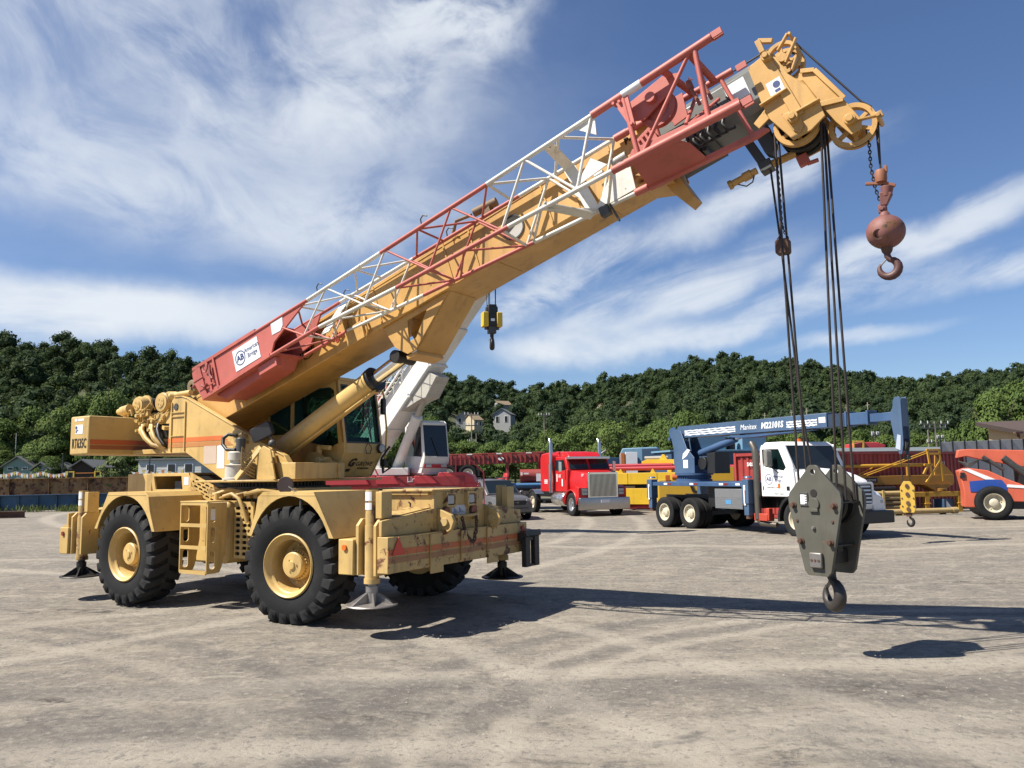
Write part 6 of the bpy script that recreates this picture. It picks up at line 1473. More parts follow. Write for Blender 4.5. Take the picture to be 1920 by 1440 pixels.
m = MB(); m.prism([(-.36, .62), (.36, .62), (.42, .72), (.38, .80), (-.38, .80), (-.42, .72)], 'x', .845, .87); m.build('grille', BLACK, suv, 0.004)
m = MB(); m.prism([(-.30, .70), (.30, .70), (.30, .72), (-.30, .72)], 'x', .871, .88); m.cyl((.87, 0, .715), (.885, 0, .715), .055, n=14); m.build('grille_badge', CHROME, suv)
m = MB(); m.box2((.70, -.55, .30), (.80, .55, .45)); m.box2((.80, -.5, .47), (.865, .5, .5)); m.build('lower_bumper', BLACK, suv, 0.02)

# ================= red tractor unit
semi = thing('red_tractor', 'bright red long nosed tractor unit with chrome grille and two tall exhaust stacks', 'truck', (3.60, 35.68, 0), RAD(-70))
RED = paint('truck_red', (0.58, 0.012, 0.014), 0.28, 0.1, 0, 0.3, 0, 0.05, bump=0.02)
m = MB()
loft(m, [ring(-0.5, [(0, 1.15), (.98, 1.15), (1.0, 1.6), (.92, 2.0), (0, 2.02)]), ring(0.2, [(0, 1.1), (.80, 1.1), (.84, 1.6), (.74, 1.92), (0, 1.96)]), ring(0.78, [(0, .85), (.70, .85), (.74, 1.5), (.66, 1.84), (0, 1.88)])])
m.build('hood', RED, semi, 0.02, 40)
m = MB(); m.box2((-2.1, -1.1, 1.05), (-0.5, 1.1, 2.05)); m.prism([(-2.1, 2.05), (-0.5, 2.05), (-0.78, 2.58), (-2.1, 2.66)], 'y', -1.05, 1.05); cabo = m.build('cab', RED, semi, 0.03)
m = MB(); m.prism([(-3.5, 1.02), (-2.12, 1.02), (-2.12, 2.72), (-2.5, 2.86), (-3.35, 2.80), (-3.5, 2.6)], 'y', -1.18, 1.18); m.build('sleeper', RED, semi, 0.05)
m = MB(); m.prism([(-2.2, 2.62), (-0.85, 2.56), (-1.2, 2.82), (-2.5, 2.9)], 'y', -0.8, 0.8); m.build('roof_fairing', RED, semi, 0.04)
m = MB(); m.box2((-0.75, -1.02, 2.50), (-0.45, 1.02, 2.62)); m.build('sun_visor', ALU, semi, 0.02)
m = MB(); 
for s in (-1, 1): m.hexa([(-0.50, 0.06 * s - .0, 2.06), (-0.485, 0.06 * s, 2.06), (-0.485, 0.98 * s, 2.06), (-0.50, 0.98 * s, 2.06), (-0.76, 0.06 * s, 2.50), (-0.745, 0.06 * s, 2.50), (-0.745, 0.94 * s, 2.50), (-0.76, 0.94 * s, 2.50)])
m.v = [(x + .025, y, z) for x, y, z in m.v]; m.build('windscreen', DGLASS, semi)
for s in (-1, 1):
    m = MB(); m.prism([(-1.85, 2.02), (-0.75, 2.02), (-0.92, 2.48), (-1.85, 2.48)], 'y', min(1.101 * s, 1.115 * s), max(1.101 * s, 1.115 * s)); m.v = [(x, y - (0.0 if z < 2.1 else 0.04 * s), z) for x, y, z in m.v]; m.build('side_window', DGLASS, semi)
    m = MB(); m.tube([(-1.98, 1.25 * s, 1.0), (-1.98, 1.25 * s, 3.2), (-2.02, 1.25 * s, 3.36), (-2.12, 1.25 * s, 3.46)], [.11, .085, .08, .075], 14); m.cyl((-1.98, 1.25 * s, 1.2), (-1.98, 1.25 * s, 2.3), 0.12, n=14); m.build('exhaust_stack', plain('stack_chrome', (0.5, 0.5, 0.49), 0.32, 1.0), semi, 0, 60)
    m = MB(); m.lathe([(0, 0), (.29, 0), (.31, .03), (.31, 1.25), (.29, 1.28), (0, 1.28)], (-2.0, s * 0.98, 0.72), (1, 0, 0), 24); m.lathe([(.318, .3), (.318, .36)], (-2.0, s * .98, .72), (1, 0, 0), 24); m.lathe([(.318, .9), (.318, .96)], (-2.0, s * .98, .72), (1, 0, 0), 24); m.build('fuel_tank', ALU, semi, 0, 50)
    m = MB()
    arc = [(0.66 * math.cos(RAD(a)), 0.52 + 0.66 * math.sin(RAD(a))) for a in range(0, 181, 15)]; arc2 = [(0.60 * math.cos(RAD(a)), 0.52 + 0.60 * math.sin(RAD(a))) for a in range(180, -1, -15)]
    m.prism(arc + arc2, 'y', min(.72 * s, 1.2 * s), max(.72 * s, 1.2 * s)); m.prism([(0.45, .85), (.74, .6), (.78, .85), (.78, 1.25), (.4, 1.35)], 'y', min(.66 * s, 1.15 * s), max(.66 * s, 1.15 * s)); m.build('wing', RED, semi, 0.02)
    m = MB(); m.box2((.785, .72 * s, .92), (.83, 1.02 * s, 1.22)); hl = m.build('headlight_housing', DGREY, semi, 0.015)
    for zz in (1.0, 1.14):
        m = MB(); m.box2((.832, .75 * s, zz - .06), (.84, .99 * s, zz + .05)); m.build('headlight_lens', LAMP, hl, 0.01)
    m = MB(); m.prism(rounded(1.28, 1.95, 1.42, 2.4, .03), 'x', -.75, -.68) if s > 0 else m.prism(rounded(-1.42, 1.95, -1.28, 2.4, .03), 'x', -.75, -.68); m.build('mirror', CHROME, semi, 0.01)
    road_wheel(semi, (0, s * 1.02, 0.51), 0.51, 0.30, ALU, s)
    for x in (-4.45, -5.75):
        road_wheel(semi, (x, s * 1.12, 0.51), 0.51, 0.27, CREAM, s, dual=False)
    m = MB()
    for k in range(7):
        a0, a1 = RAD(40 + 13 * k), RAD(51 + 13 * k); m.add([(-4.45 + .62 * math.cos(a0), .82 * s, .51 + .62 * math.sin(a0)), (-4.45 + .62 * math.cos(a0), 1.27 * s, .51 + .62 * math.sin(a0)), (-4.45 + .62 * math.cos(a1), 1.27 * s, .51 + .62 * math.sin(a1)), (-4.45 + .62 * math.cos(a1), .82 * s, .51 + .62 * math.sin(a1))] + [(-4.45 + .60 * math.cos(a0), .82 * s, .51 + .60 * math.sin(a0)), (-4.45 + .60 * math.cos(a0), 1.27 * s, .51 + .60 * math.sin(a0)), (-4.45 + .60 * math.cos(a1), 1.27 * s, .51 + .60 * math.sin(a1)), (-4.45 + .60 * math.cos(a1), .82 * s, .51 + .60 * math.sin(a1))], [(0, 1, 2, 3), (7, 6, 5, 4), (0, 4, 5, 1), (1, 5, 6, 2), (2, 6, 7, 3), (3, 7, 4, 0)])
    m.build('mudguard', ALU, semi)
m = MB(); m.prism(rounded(-.72, .78, .72, 1.9, .06), 'x', .785, .83, [rounded(-.64, .86, .64, 1.82, .04)]); gr_ = m.build('grille_surround', CHROME, semi, 0.01)
m = MB(); m.box2((.786, -.64, .86), (.795, .64, 1.82)); m.build('grille_back', BLACK, gr_)
for k in range(22):
    m = MB(); y = -.61 + k * .058; m.box2((.798, y - .011, .86), (.815, y + .011, 1.82)); m.build('grille_bar', CHROME, gr_)
m = MB(); m.prism([(.80, .30), (1.0, .30), (1.04, .55), (1.0, .82), (.80, .82)], 'y', -1.2, 1.2); bmp = m.build('bumper', plain('dull_chrome', (0.42, 0.40, 0.38), 0.3, 1.0), semi, 0.02)
m = MB(); m.box2((1.03, -.2, .60), (1.045, .2, .72)); m.build('number_plate', DECAL, bmp)
m = MB()
for s in (-1, 1): m.box2((-6.6, .38 * s - .05, .75), (0.7, .38 * s + .05, 1.0))
m.box2((-6.3, -.9, .45), (-3.6, .9, .6)); build_each(m, 'frame_rail', BLACK, semi); m = MB(); m.cyl((-5.1, 0, 1.0), (-5.1, 0, 1.1), .5, n=20); m.build('fifth_wheel', GREASE, semi)
text('door_lettering', 'AB', .22, DECAL, semi, basis((-1.35, -1.106, 1.75), (1, 0, 0), (0, 0, 1)))
text('unit_number', '207', .16, DECAL, semi, basis((0.45, -.80, 1.78), (1, 0, -.05), (0, .1, 1)))
m = MB()
for k in range(3): m.box2((-3.0, -1.184, 1.55 - .07 * k), (-2.6, -1.181, 1.59 - .07 * k))
build_each(m, 'small_print', DECAL, semi)
m = MB(); m.box2((-1.7, -1.104, 1.5), (-1.6, -1.101, 1.85)); m.box2((-1.12, -1.104, 1.3), (-1.0, -1.101, 1.62)); build_each(m, 'door_decal', DECAL, semi)

# ================= white and blue crane truck
ct = thing('crane_truck', 'white cab crane truck with a level blue telescopic boom over its deck', 'crane truck', (8.88, 22.93, 0), RAD(-64))
WHITE = paint('cab_white', (0.97, 0.97, 0.97), 0.3, 0.08, 0, 0.3, 0, 0.06, bump=0.0)
BLUE = paint('crane_blue', (0.062, 0.118, 0.215), 0.35, 0.15, 0.0, 0.5, 0, 0.2)
BLUED = paint('deck_blue', (0.04, 0.10, 0.22), 0.45, 0.3, 0.3, 0.6)
# cab with real door and window openings
m = MB()
for s in (-1, 1):
    y0, y1 = sorted((1.0 * s, 1.04 * s))
    m.prism([(-1.42, 1.12), (-.25, 1.12), (-.1, 1.5), (-.16, 1.92), (-.5, 2.62), (-1.36, 2.62), (-1.42, 2.5)], 'y', y0, y1, [[(-1.25, 1.98), (-.52, 1.86), (-.42, 1.95), (-.68, 2.48), (-1.25, 2.48)]])
m.box2((-1.42, -1.0, 1.12), (-1.38, 1.0, 2.6))
m.hexa([(-1.40, -1.0, 2.58), (-.49, -1.0, 2.58), (-.49, 1.0, 2.58), (-1.40, 1.0, 2.58), (-1.34, -.9, 2.70), (-.62, -.9, 2.70), (-.62, .9, 2.70), (-1.34, .9, 2.70)])
for s in (-1, 1):
    ya, yb = sorted((.92 * s, 1.0 * s)); m.hexa([(-.24, ya, 1.9), (-.14, ya, 1.9), (-.14, yb, 1.9), (-.24, yb, 1.9), (-.58, ya, 2.6), (-.48, ya, 2.6), (-.48, yb, 2.6), (-.58, yb, 2.6)])
m.box2((-.35, -1.0, 1.12), (-.14, 1.0, 1.9))
tcab = m.build('cab', WHITE, ct, 0.02)
m = MB(); m.hexa([(-.18, -.92, 1.9), (-.165, -.92, 1.9), (-.165, .92, 1.9), (-.18, .92, 1.9), (-.525, -.92, 2.58), (-.51, -.92, 2.58), (-.51, .92, 2.58), (-.525, .92, 2.58)]); m.build('windscreen', DGLASS, tcab)
for s in (-1, 1):
    m = MB(); y0, y1 = sorted((1.012 * s, 1.022 * s)); m.prism([(-1.25, 1.98), (-.52, 1.86), (-.42, 1.95), (-.68, 2.48), (-1.25, 2.48)], 'y', y0, y1); m.build('door_window', GLASS, tcab)
    m = MB(); m.prism(rounded(-.95, 1.98, -.80, 2.46, .05), 'y', *sorted((1.16 * s, 1.36 * s))); m.v = [(x, y, z) for x, y, z in m.v]; mi = m.build('mirror', plain('mirror_grey', (0.22, 0.21, 0.20), 0.4), tcab, 0.02)
    m = MB(); m.cyl((-.88, 1.03 * s, 1.9), (-.88, 1.22 * s, 1.99), .014, n=7); m.cyl((-.7, 1.03 * s, 1.8), (-.85, 1.22 * s, 1.99), .014, n=7); m.build('mirror_arm', BLACK, mi)
m = MB(); m.box2((-1.3, -.7, 1.15), (-.9, .7, 1.6)); m.box2((-1.36, -.7, 1.6), (-1.2, .7, 2.2)); m.build('bench_seat', BLACK, tcab, 0.04)
m = MB(); m.lathe([(.2 + .015 * math.cos(t), .015 * math.sin(t)) for t in [2 * math.pi * k / 6 for k in range(6)]], (-.55, .45, 1.92), (-.5, 0, .85), 20, closed=True); m.build('steering_wheel', BLACK, tcab)
m = MB()
loft(m, [ring(-.16, [(0, 1.05), (.99, 1.05), (1.0, 1.5), (.96, 1.86), (0, 1.93)]), ring(.45, [(0, .95), (.80, .95), (.90, 1.45), (.80, 1.70), (0, 1.82)]), ring(1.0, [(0, .80), (.56, .80), (.62, 1.35), (.50, 1.58), (0, 1.68)]), ring(1.16, [(0, .78), (.50, .78), (.55, 1.30), (.40, 1.46), (0, 1.55)])])
m.build('hood', WHITE, ct, 0.02, 50)
for s in (-1, 1):
    m = MB()
    arc = [(0.68 * math.cos(RAD(a)), 0.52 + 0.68 * math.sin(RAD(a))) for a in range(-8, 189, 14)]; arc2 = [(0.60 * math.cos(RAD(a)), 0.52 + 0.60 * math.sin(RAD(a))) for a in range(188, -9, -14)]
    m.prism(arc + arc2, 'y', *sorted((.60 * s, 1.19 * s))); m.build('wheel_arch', BLACK, ct, 0.01)
    m = MB(); loft(m, [[(.5, y * s, z) for y, z in ((.5, .8), (1.14, .8), (1.14, 1.2), (.95, 1.38), (.5, 1.5))], [(1.0, y * s, z) for y, z in ((.5, .72), (1.10, .72), (1.08, 1.10), (.9, 1.24), (.5, 1.34))], [(1.2, y * s, z) for y, z in ((.5, .74), (.95, .74), (.92, 1.02), (.8, 1.12), (.5, 1.2))]]); m.build('wing', WHITE, ct, 0.02, 50)
    m = MB(); m.sphere((1.12, .82 * s, .98), .13, 16, 10, (.7, 1, .85)); m.build('headlight', LAMP, ct)
    road_wheel(ct, (0, s * 1.03, .51), .51, .30, CREAM, s, RAD(-4))
    for x in (-4.6, -5.95): road_wheel(ct, (x, s * 1.10, .51), .51, .27, CREAM, s, dual=False)
    for x in (-4.6, -5.95): road_wheel(ct, (x, s * .80, .51), .51, .27, CREAM, s)
m = MB(); m.prism(rounded(-.48, .92, .48, 1.48, .06), 'x', 1.135, 1.17); gg = m.build('grille_back', BLACK, ct, 0.005)
for k in range(5):
    m = MB(); m.prism([(1.15, .96 + .105 * k), (1.20, .96 + .105 * k), (1.185, 1.005 + .105 * k), (1.15, 1.01 + .105 * k)], 'y', -.46 + .01 * k, .46 - .01 * k); m.build('grille_bar', WHITE, gg, 0.004)
m = MB(); m.prism(rounded(-.53, .88, .53, 1.52, .07), 'x', 1.14, 1.205, [rounded(-.47, .93, .47, 1.46, .05)]); m.build('grille_surround', WHITE, gg, 0.006)
m = MB(); m.box2((1.0, -1.18, .40), (1.30, 1.18, .74)); m.build('bumper', BLACK, ct, 0.03)
m = MB()
for s in (-1, 1): m.box2((-6.8, .42 * s - .06, .80), (1.0, .42 * s + .06, 1.08))
m.box2((-6.2, -.95, .45), (-4.3, .95, .58)); m.box2((-4.0, -.9, .75), (-1.7, .9, 1.40)); m.build('chassis', BLACK, ct)
m = MB(); m.box2((-6.75, -1.2, 1.40), (-1.9, 1.2, 1.53)); dk = m.build('deck', BLUED, ct, 0.01)
for k, x in enumerate((-5.95, -5.75, -4.55, -4.35, -3.1, -2.9, -2.35)):
    m = MB(); m.box2((x, -1.206, 1.44), (x + .19, -1.2015, 1.50)); m.build('reflector_tape', REDLENS if k % 2 else DECAL, dk)
m = MB(); m.box2((-3.35, -1.18, .72), (-2.1, -.7, 1.33)); tb = m.build('tool_box', plain('tread_plate', (0.30, 0.31, 0.32), 0.35, 0.6), ct, 0.01)
m = MB()
for k in range(7): m.box2((-3.33, -1.186, .76 + .05 * k), (-2.12, -1.181, .785 + .05 * k))
m.build('plate_rib', plain('tread_plate', (0.3, 0.31, 0.32)), tb); m = MB(); m.box2((-2.85, -1.189, .86), (-2.6, -1.187, 1.0)); m.build('box_sticker', plain('sticker_blue', (0.1, 0.3, 0.55)), tb)
for x, z0 in ((-6.75, .62), (-1.9, .55)):
    for s in (-1, 1):
        m = MB(); m.box2((x - .14, s * .98, z0 + .35), (x + .14, s * 1.25, 1.62)); m.box2((x - .10, s * 1.0, z0), (x + .10, s * 1.22, 1.0)); m.lathe([(0, 0), (.1, 0), (.13, -.06)], (x, s * 1.11, 1.72), (0, 0, 1), 14); jk = m.build('outrigger_jack', BLUE, ct, 0.01)
        m = MB(); m.box2((x - .06, s * 1.2505, z0 + .3) if s > 0 else (x - .06, s * 1.256, z0 + .3), (x + .02, s * 1.256, 1.45) if s > 0 else (x + .02, s * 1.2505, 1.45)); m.build('warning_strip', DECAL, jk)
        m = MB(); m.box2((x - .01, s * 1.259, z0 + .35), (x + .02, s * 1.2565, z0 + .75)); m.build('warning_mark', REDLENS, jk); m = MB(); m.cyl((x, s * 1.11, z0 - .1), (x, s * 1.11, z0), .1, n=14); m.build('jack_foot', RUSTY, jk)
m = MB(); m.tube([(-1.62, -1.02, .45), (-1.62, -1.02, 1.0), (-1.62, -1.02, 2.35), (-1.66, -1.02, 2.55), (-1.78, -1.02, 2.72)], [.10, .10, .105, .10, .09], 14); m.tube([(-1.62, -1.02, .45), (-1.55, -.98, .32), (-1.0, -.9, .3)], .08, 10); m.build('exhaust_stack', paint('stack_steel', (0.20, 0.18, 0.15), 0.35, 0.5, 0.4, 0.7, 0.7), ct, 0, 60)
m = MB(); m.box2((-1.68, -.7, 1.1), (-1.46, .7, 1.95)); m.build('headache_rack', BLUED, ct, 0.01)
m = MB(); m.box2((-1.75, -1.08, .40), (-1.2, -.8, .62)); m.box2((-1.28, -1.06, .42), (-1.15, -.9, .78)); m.build('air_tank', paint('tank_red', (0.5, 0.06, 0.03), 0.5), ct, 0.02)
m = MB(); m.cyl((-.9, 0, 2.70), (-.9, 0, 2.80), .09, n=14); m.build('beacon', AMBER, ct)
m = MB(); m.box2((-.75, -1.046, 1.36), (-.66, -1.0405, 1.50)); m.build('amber_marker', AMBER, tcab); m = MB(); m.box2((-.42, -1.046, 1.30), (-.30, -1.0405, 1.42)); m.box2((-1.36, -1.046, 1.30), (-1.32, -1.0405, 1.42)); m.build('door_handle', BLACK, tcab)
text('door_lettering', 'AB', .17, NAVY, tcab, basis((-1.10, -1.043, 1.62), (1, 0, 0), (0, 0, 1)), bold=.003)
m = MB(); m.lathe([(.155, 0), (.155, -.003), (.137, -.003), (.137, 0)], (-1.10, -1.0415, 1.62), (0, 1, 0), 26, closed=True); m.build('door_logo_ring', NAVY, tcab)
text('door_lettering', 'American\nBridge', .12, NAVY, tcab, basis((-.73, -1.043, 1.64), (1, 0, 0), (0, 0, 1)), sx=.85)
text('door_lettering', 'CORAOPOLIS, PA', .06, INK, tcab, basis((-.98, -1.043, 1.38), (1, 0, 0), (0, 0, 1)))
text('door_lettering', 'USDOT 176676', .055, INK, tcab, basis((-.72, -1.043, 1.20), (1, 0, 0), (0, 0, 1)))
# slewing column and boom
m = MB(); m.lathe([(0, 1.53), (.62, 1.53), (.62, 1.60), (.56, 1.62), (.56, 1.74), (.66, 1.75), (.66, 1.82), (0, 1.82)], (-5.8, 0, 0), (0, 0, 1), 36)
for k in range(40): t = 2 * math.pi * k / 40; m.box((-5.8 + .57 * math.cos(t), .57 * math.sin(t), 1.68), (.04, .035, .1), (0, 0, t))
m.build('slew_ring', BLUED, ct, 0, 40)
for s in (-1, 1):
    m = MB(); m.prism([(-6.45, 1.82), (-5.35, 1.82), (-5.35, 2.35), (-5.75, 2.7), (-6.05, 3.32), (-6.5, 3.38), (-6.6, 3.1), (-6.45, 2.6)], 'y', *sorted((.30 * s, .33 * s))); tp = m.build('turret_plate', BLUE, ct, 0.008)
    if s < 0:
        m = MB(); m.box2((-5.95, -.3345, 2.0), (-5.7, -.3305, 2.28)); m.build('warning_label', DECAL, tp); m = MB(); m.prism([(-6.0, 2.3), (-5.75, 2.42), (-5.55, 2.62), (-5.7, 2.66), (-5.95, 2.5)], 'y', -.3345, -.3305); m.build('eagle_decal', DECAL, tp)
m = MB(); m.box2((-6.45, -.3, 1.82), (-5.4, .3, 2.1)); m.box2((-6.55, -.28, 2.1), (-6.4, .28, 3.0)); m.build('turret_core', BLUED, ct, 0.01)
m = MB(); m.box2((-4.9, -.15, 1.8), (-4.5, .5, 2.5)); m.cyl((-5.1, -.2, 2.15), (-5.1, .3, 2.15), .22, n=18); m.build('operator_console', BLACK, ct, 0.01)
m = MB(); m.cyl((-5.4, 0, 2.5), (-3.6, 0, 2.92), .12, n=20); lc_ = m.build('lift_cylinder', BLUED, ct, 0, 40); m = MB(); m.cyl((-3.62, 0, 2.915), (-3.2, 0, 3.02), .07, n=16); m.build('piston_rod', CHROME, lc_)
m = MB(); m.box2((-6.35, -.22, 3.06), (.40, .22, 3.46)); m.box2((-6.35, -.2, 3.46), (.40, .2, 3.475)); tbm = m.build('boom', BLUE, ct, 0.015)
m = MB(); m.prism([(-4.2, 3.028), (-3.2, 2.92), (-2.6, 2.92), (-.2, 3.028)], 'y', -.18, .18); m.build('boom_belly', BLUED, ct, 0.01)
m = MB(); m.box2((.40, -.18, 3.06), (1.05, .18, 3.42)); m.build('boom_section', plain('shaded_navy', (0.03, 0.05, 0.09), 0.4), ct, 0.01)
m = MB(); m.box2((1.05, -.17, 3.08), (1.75, .17, 3.40)); m.box2((1.0, -.2, 3.04), (1.06, .2, 3.46)); m.box2((1.70, -.19, 3.05), (1.76, .19, 3.44)); m.build('boom_section', BLUED, ct, 0.01)
m = MB(); m.box2((1.76, -.12, 3.12), (2.45, .12, 3.34)); m.build('boom_section', BLUED, ct, 0.01)
m = MB()
for s in (-1, 1): m.prism([(2.42, 3.08), (2.42, 3.34), (2.50, 3.46), (2.52, 3.64), (2.58, 3.72), (2.72, 3.72), (2.75, 3.6), (2.75, 2.50), (2.69, 2.24), (2.61, 2.24), (2.50, 2.6), (2.45, 2.9)], 'y', *sorted((.11 * s, .135 * s)))
m.box2((2.71, -.11, 2.95), (2.75, .11, 3.68)); m.build('boom_head', BLUE, ct, 0.008)
m = MB(); 
for y in (-.05, .05): m.lathe([(.05, -.03), (.16, -.03), (.14, 0), (.16, .03), (.05, .03)], (2.63, y, 2.48), (0, 1, 0), 20); m.lathe([(.05, -.03), (.11, -.03), (.10, 0), (.11, .03), (.05, .03)], (2.63, y, 3.58), (0, 1, 0), 20)
build_each(m, 'head_sheave', DGREY, ct, 0, 40); m = MB(); m.prism([(2.52, 2.40), (2.66, 2.34), (2.70, 2.72), (2.60, 2.75)], 'y', -.147, -.137); m.build('sheave_guard', plain('guard_pale', (0.45, 0.52, 0.62)), ct)
m = MB(); m.lathe([(.05, -.2), (.22, -.2), (.22, -.17), (.15, -.16), (.15, .16), (.22, .17), (.22, .2), (.05, .2)], (-6.65, 0, 3.25), (0, 1, 0), 22); m.box((-6.62, -.26, 3.28), (.2, .1, .2)); m.cyl((-6.72, -.24, 3.05), (-6.72, -.33, 3.05), .06, n=10); m.build('winch', BLUED, ct, 0, 40)
text('boom_lettering', 'Manitex', .24, DECAL, ct, basis((-2.75, -.2225, 3.25), (1, 0, 0), (0, 0, 1)), shear=.15, sx=.95)
text('boom_lettering', 'M22101S', .26, DECAL, ct, basis((-1.72, -.2225, 3.25), (1, 0, 0), (0, 0, 1)), shear=.15, sx=.95, bold=.008)
for x0, x1 in ((-5.95, -3.35), (-1.12, .05)):
    m = MB()
    for k in range(3):
        pts = [(x0 + (.05 * k), 3.15 + .07 * k)]; n_ = 24
        top = []; bot = []
        for i in range(n_ + 1):
            x = x0 + (x1 - x0) * i / n_; top.append((x, 3.175 + .07 * k + .008 * math.sin(i * 2.1 + k))); bot.append((x, 3.135 + .07 * k + .012 * math.sin(i * 1.7 + 2 * k)))
        m.prism(bot + top[::-1], 'y', -.2235, -.2205)
    m.build('torn_stripe', DECAL, ct)
m = MB(); m.box2((.12, -.2235, 3.2), (.36, -.2205, 3.36)); m.build('boom_label', DECAL, ct)
for x in (-2.1, -1.0, -.4, 1.03, 1.73):
    m = MB(); m.cyl((x, -.12, 3.46), (x, -.12, 3.66), .014, n=6); m.cyl((x - .06, -.12, 3.58), (x + .06, -.12, 3.58), .008, n=5); m.build('rope_guide', paint('guide_steel', (0.3, 0.27, 0.2), 0.5), ct)
m = MB(); m.tube([(2.72, .05, 2.4), (2.72, .05, 1.5)], .012, 6); m.tube([(2.56, -.05, 2.4), (2.60, -.05, 1.5)], .012, 6); build_each(m, 'hoist_rope', ROPE, ct); m = MB(); m.box((2.70, .04, 2.16), (.14, .1, .1)); m.build('rope_weight', BLACK, ct, .01)
CTM = Matrix.Translation((8.88, 22.93, 0)) @ Matrix.Rotation(RAD(-64), 4, 'Z')
p = CTM @ Vector((2.67, 0, 1.1))
yb = thing('yellow_hook_block', 'yellow hook block with dark hook hanging from the blue boom tip', 'hook block', p, RAD(-32))
YEL = paint('hook_yellow', (0.72, 0.46, 0.07), 0.45, 0.25, 0.4); YEL2 = paint('machine_yellow', (0.78, 0.50, 0.025), 0.42, 0.1, 0.0, 0.4, streak=.1)
m = MB()
for s in (-1, 1): m.prism([(-.09, .45), (.09, .45), (.2, .30), (.2, -.26), (.15, -.34), (-.15, -.34), (-.2, -.26), (-.2, .30)], 'y', *sorted((.07 * s, .09 * s)))
sp = m.build('side_plate', YEL, yb, 0.006)
m = MB()
for zz in (.33, .12, -.10, -.25): m.cyl((0, -.12, zz), (0, .12, zz), .055, n=14)
build_each(m, 'sheave_pin', RUSTY, sp)
for zz in (.22, -.18, 0.02):
    for xx in (-.16, .16): m = MB(); m.cyl((xx, -.105, zz), (xx, .105, zz), .022, n=8); m.build('bolt', DGREY, sp)
m = MB(); m.lathe([(0, -.06), (.18, -.06), (.15, 0), (.18, .06), (0, .06)], (0, 0, .1), (0, 1, 0), 20); m.build('sheave', GREASE, yb); m = MB(); m.box((0, 0, -.38), (.16, .1, .12)); m.build('swivel', RUSTY, yb)
hook('hook', yb, (0.02, 0, -.40), .30, GREASE); yb.scale = (.82, .82, 1.0)

# ================= white truck crane behind (red carrier)
LB = thing('white_truck_crane', 'white boom truck crane on a red carrier standing behind the tan crane', 'crane', (-4.2, 27.6, 0), 0)
LRED = paint('carrier_red', (0.60, 0.055, 0.065), 0.35, 0.1, 0, 0.4, streak=.1)
CWHITE = paint('boom_white', (0.84, 0.82, 0.76), 0.4, 0.15, 0.0, 0.4, streak=.15)
m = MB(); m.box2((-5.2, -1.2, 1.15), (3.0, 1.2, 1.62)); m.box2((-5.0, -.9, .7), (2.9, .9, 1.15)); cf = m.build('carrier_frame', LRED, LB, 0.01)
def slab(name, pts, y0, y1, mat, par): mm = MB(); mm.prism(pts, 'y', y0, y1); return mm.build(name, mat, par, 0.01)
slab('front_deck', [(1.6, 1.62), (2.95, 1.62), (2.85, 1.86), (2.6, 1.98), (1.75, 1.98)], -1.22, 1.1, LRED, LB)
slab('side_skirt', [(-1.9, 1.55), (2.6, 1.55), (2.6, 1.86), (-1.9, 1.86)], -1.24, -1.20, paint('carrier_red_dark', (0.33, 0.03, 0.035), 0.4), LB)
for x in (-.3, .95): slab('step_plate', [(x, 1.62), (x + .75, 1.62), (x + .55, 1.88), (x, 1.88)], -1.3, -1.0, LRED, LB)
slab('outrigger_beam', [(-2.3, 1.62), (-.5, 1.62), (-.65, 1.85), (-2.3, 1.80)], -1.5, -1.25, LRED, LB)
slab('rear_deck', [(-2.9, 1.62), (-.4, 1.62), (-.4, 1.94), (-1.6, 1.94), (-2.9, 1.86)], -.9, .9, LRED, LB)
text('carrier_lettering', 'Link-Belt', .26, DECAL, LB, basis((1.12, -1.245, 1.755), (1, 0, 0), (0, 0, 1)), sx=.9)
for x in (-4.2, -2.9, .6, 1.9):
    for s in (-1, 1): road_wheel(LB, (x, s * 1.1, .51), .51, .30, CREAM, s)
m = MB()
for a, b in (((3.22, -1.2, 0.9), (3.22, -1.2, 1.95)), ((3.22, -1.2, 1.95), (2.75, -1.2, 2.42)), ((2.75, -1.2, 2.42), (2.3, -1.2, 2.42)), ((2.3, -1.2, 2.42), (2.3, -1.2, 1.9)), ((3.22, -1.2, 0.9), (2.8, -1.2, 1.3)), ((-.2, -1.2, 1.8), (-.55, -1.2, 2.5)), ((-1.9, -1.3, 1.8), (-1.9, -1.3, 2.0)), ((-1.9, -1.3, 2.0), (-1.5, -1.3, 2.0)), ((-1.5, -1.3, 2.0), (-1.5, -1.3, 1.8))): m.cyl(a, b, .025, n=8)
build_each(m, 'handrail', LRED, LB)
m = MB(); m.lathe([(0, 1.66), (.95, 1.66), (.95, 1.85), (.8, 1.9), (0, 1.9)], (-.15, 0, 0), (0, 0, 1), 36); m.build('slew_ring', BLACK, LB, 0, 40)
m = MB(); m.box2((-1.6, -.9, 1.9), (.7, .55, 2.15)); m.box2((-1.5, -.55, 2.15), (-.3, .0, 2.75)); m.build('turntable_bed', CWHITE, LB, 0.02)
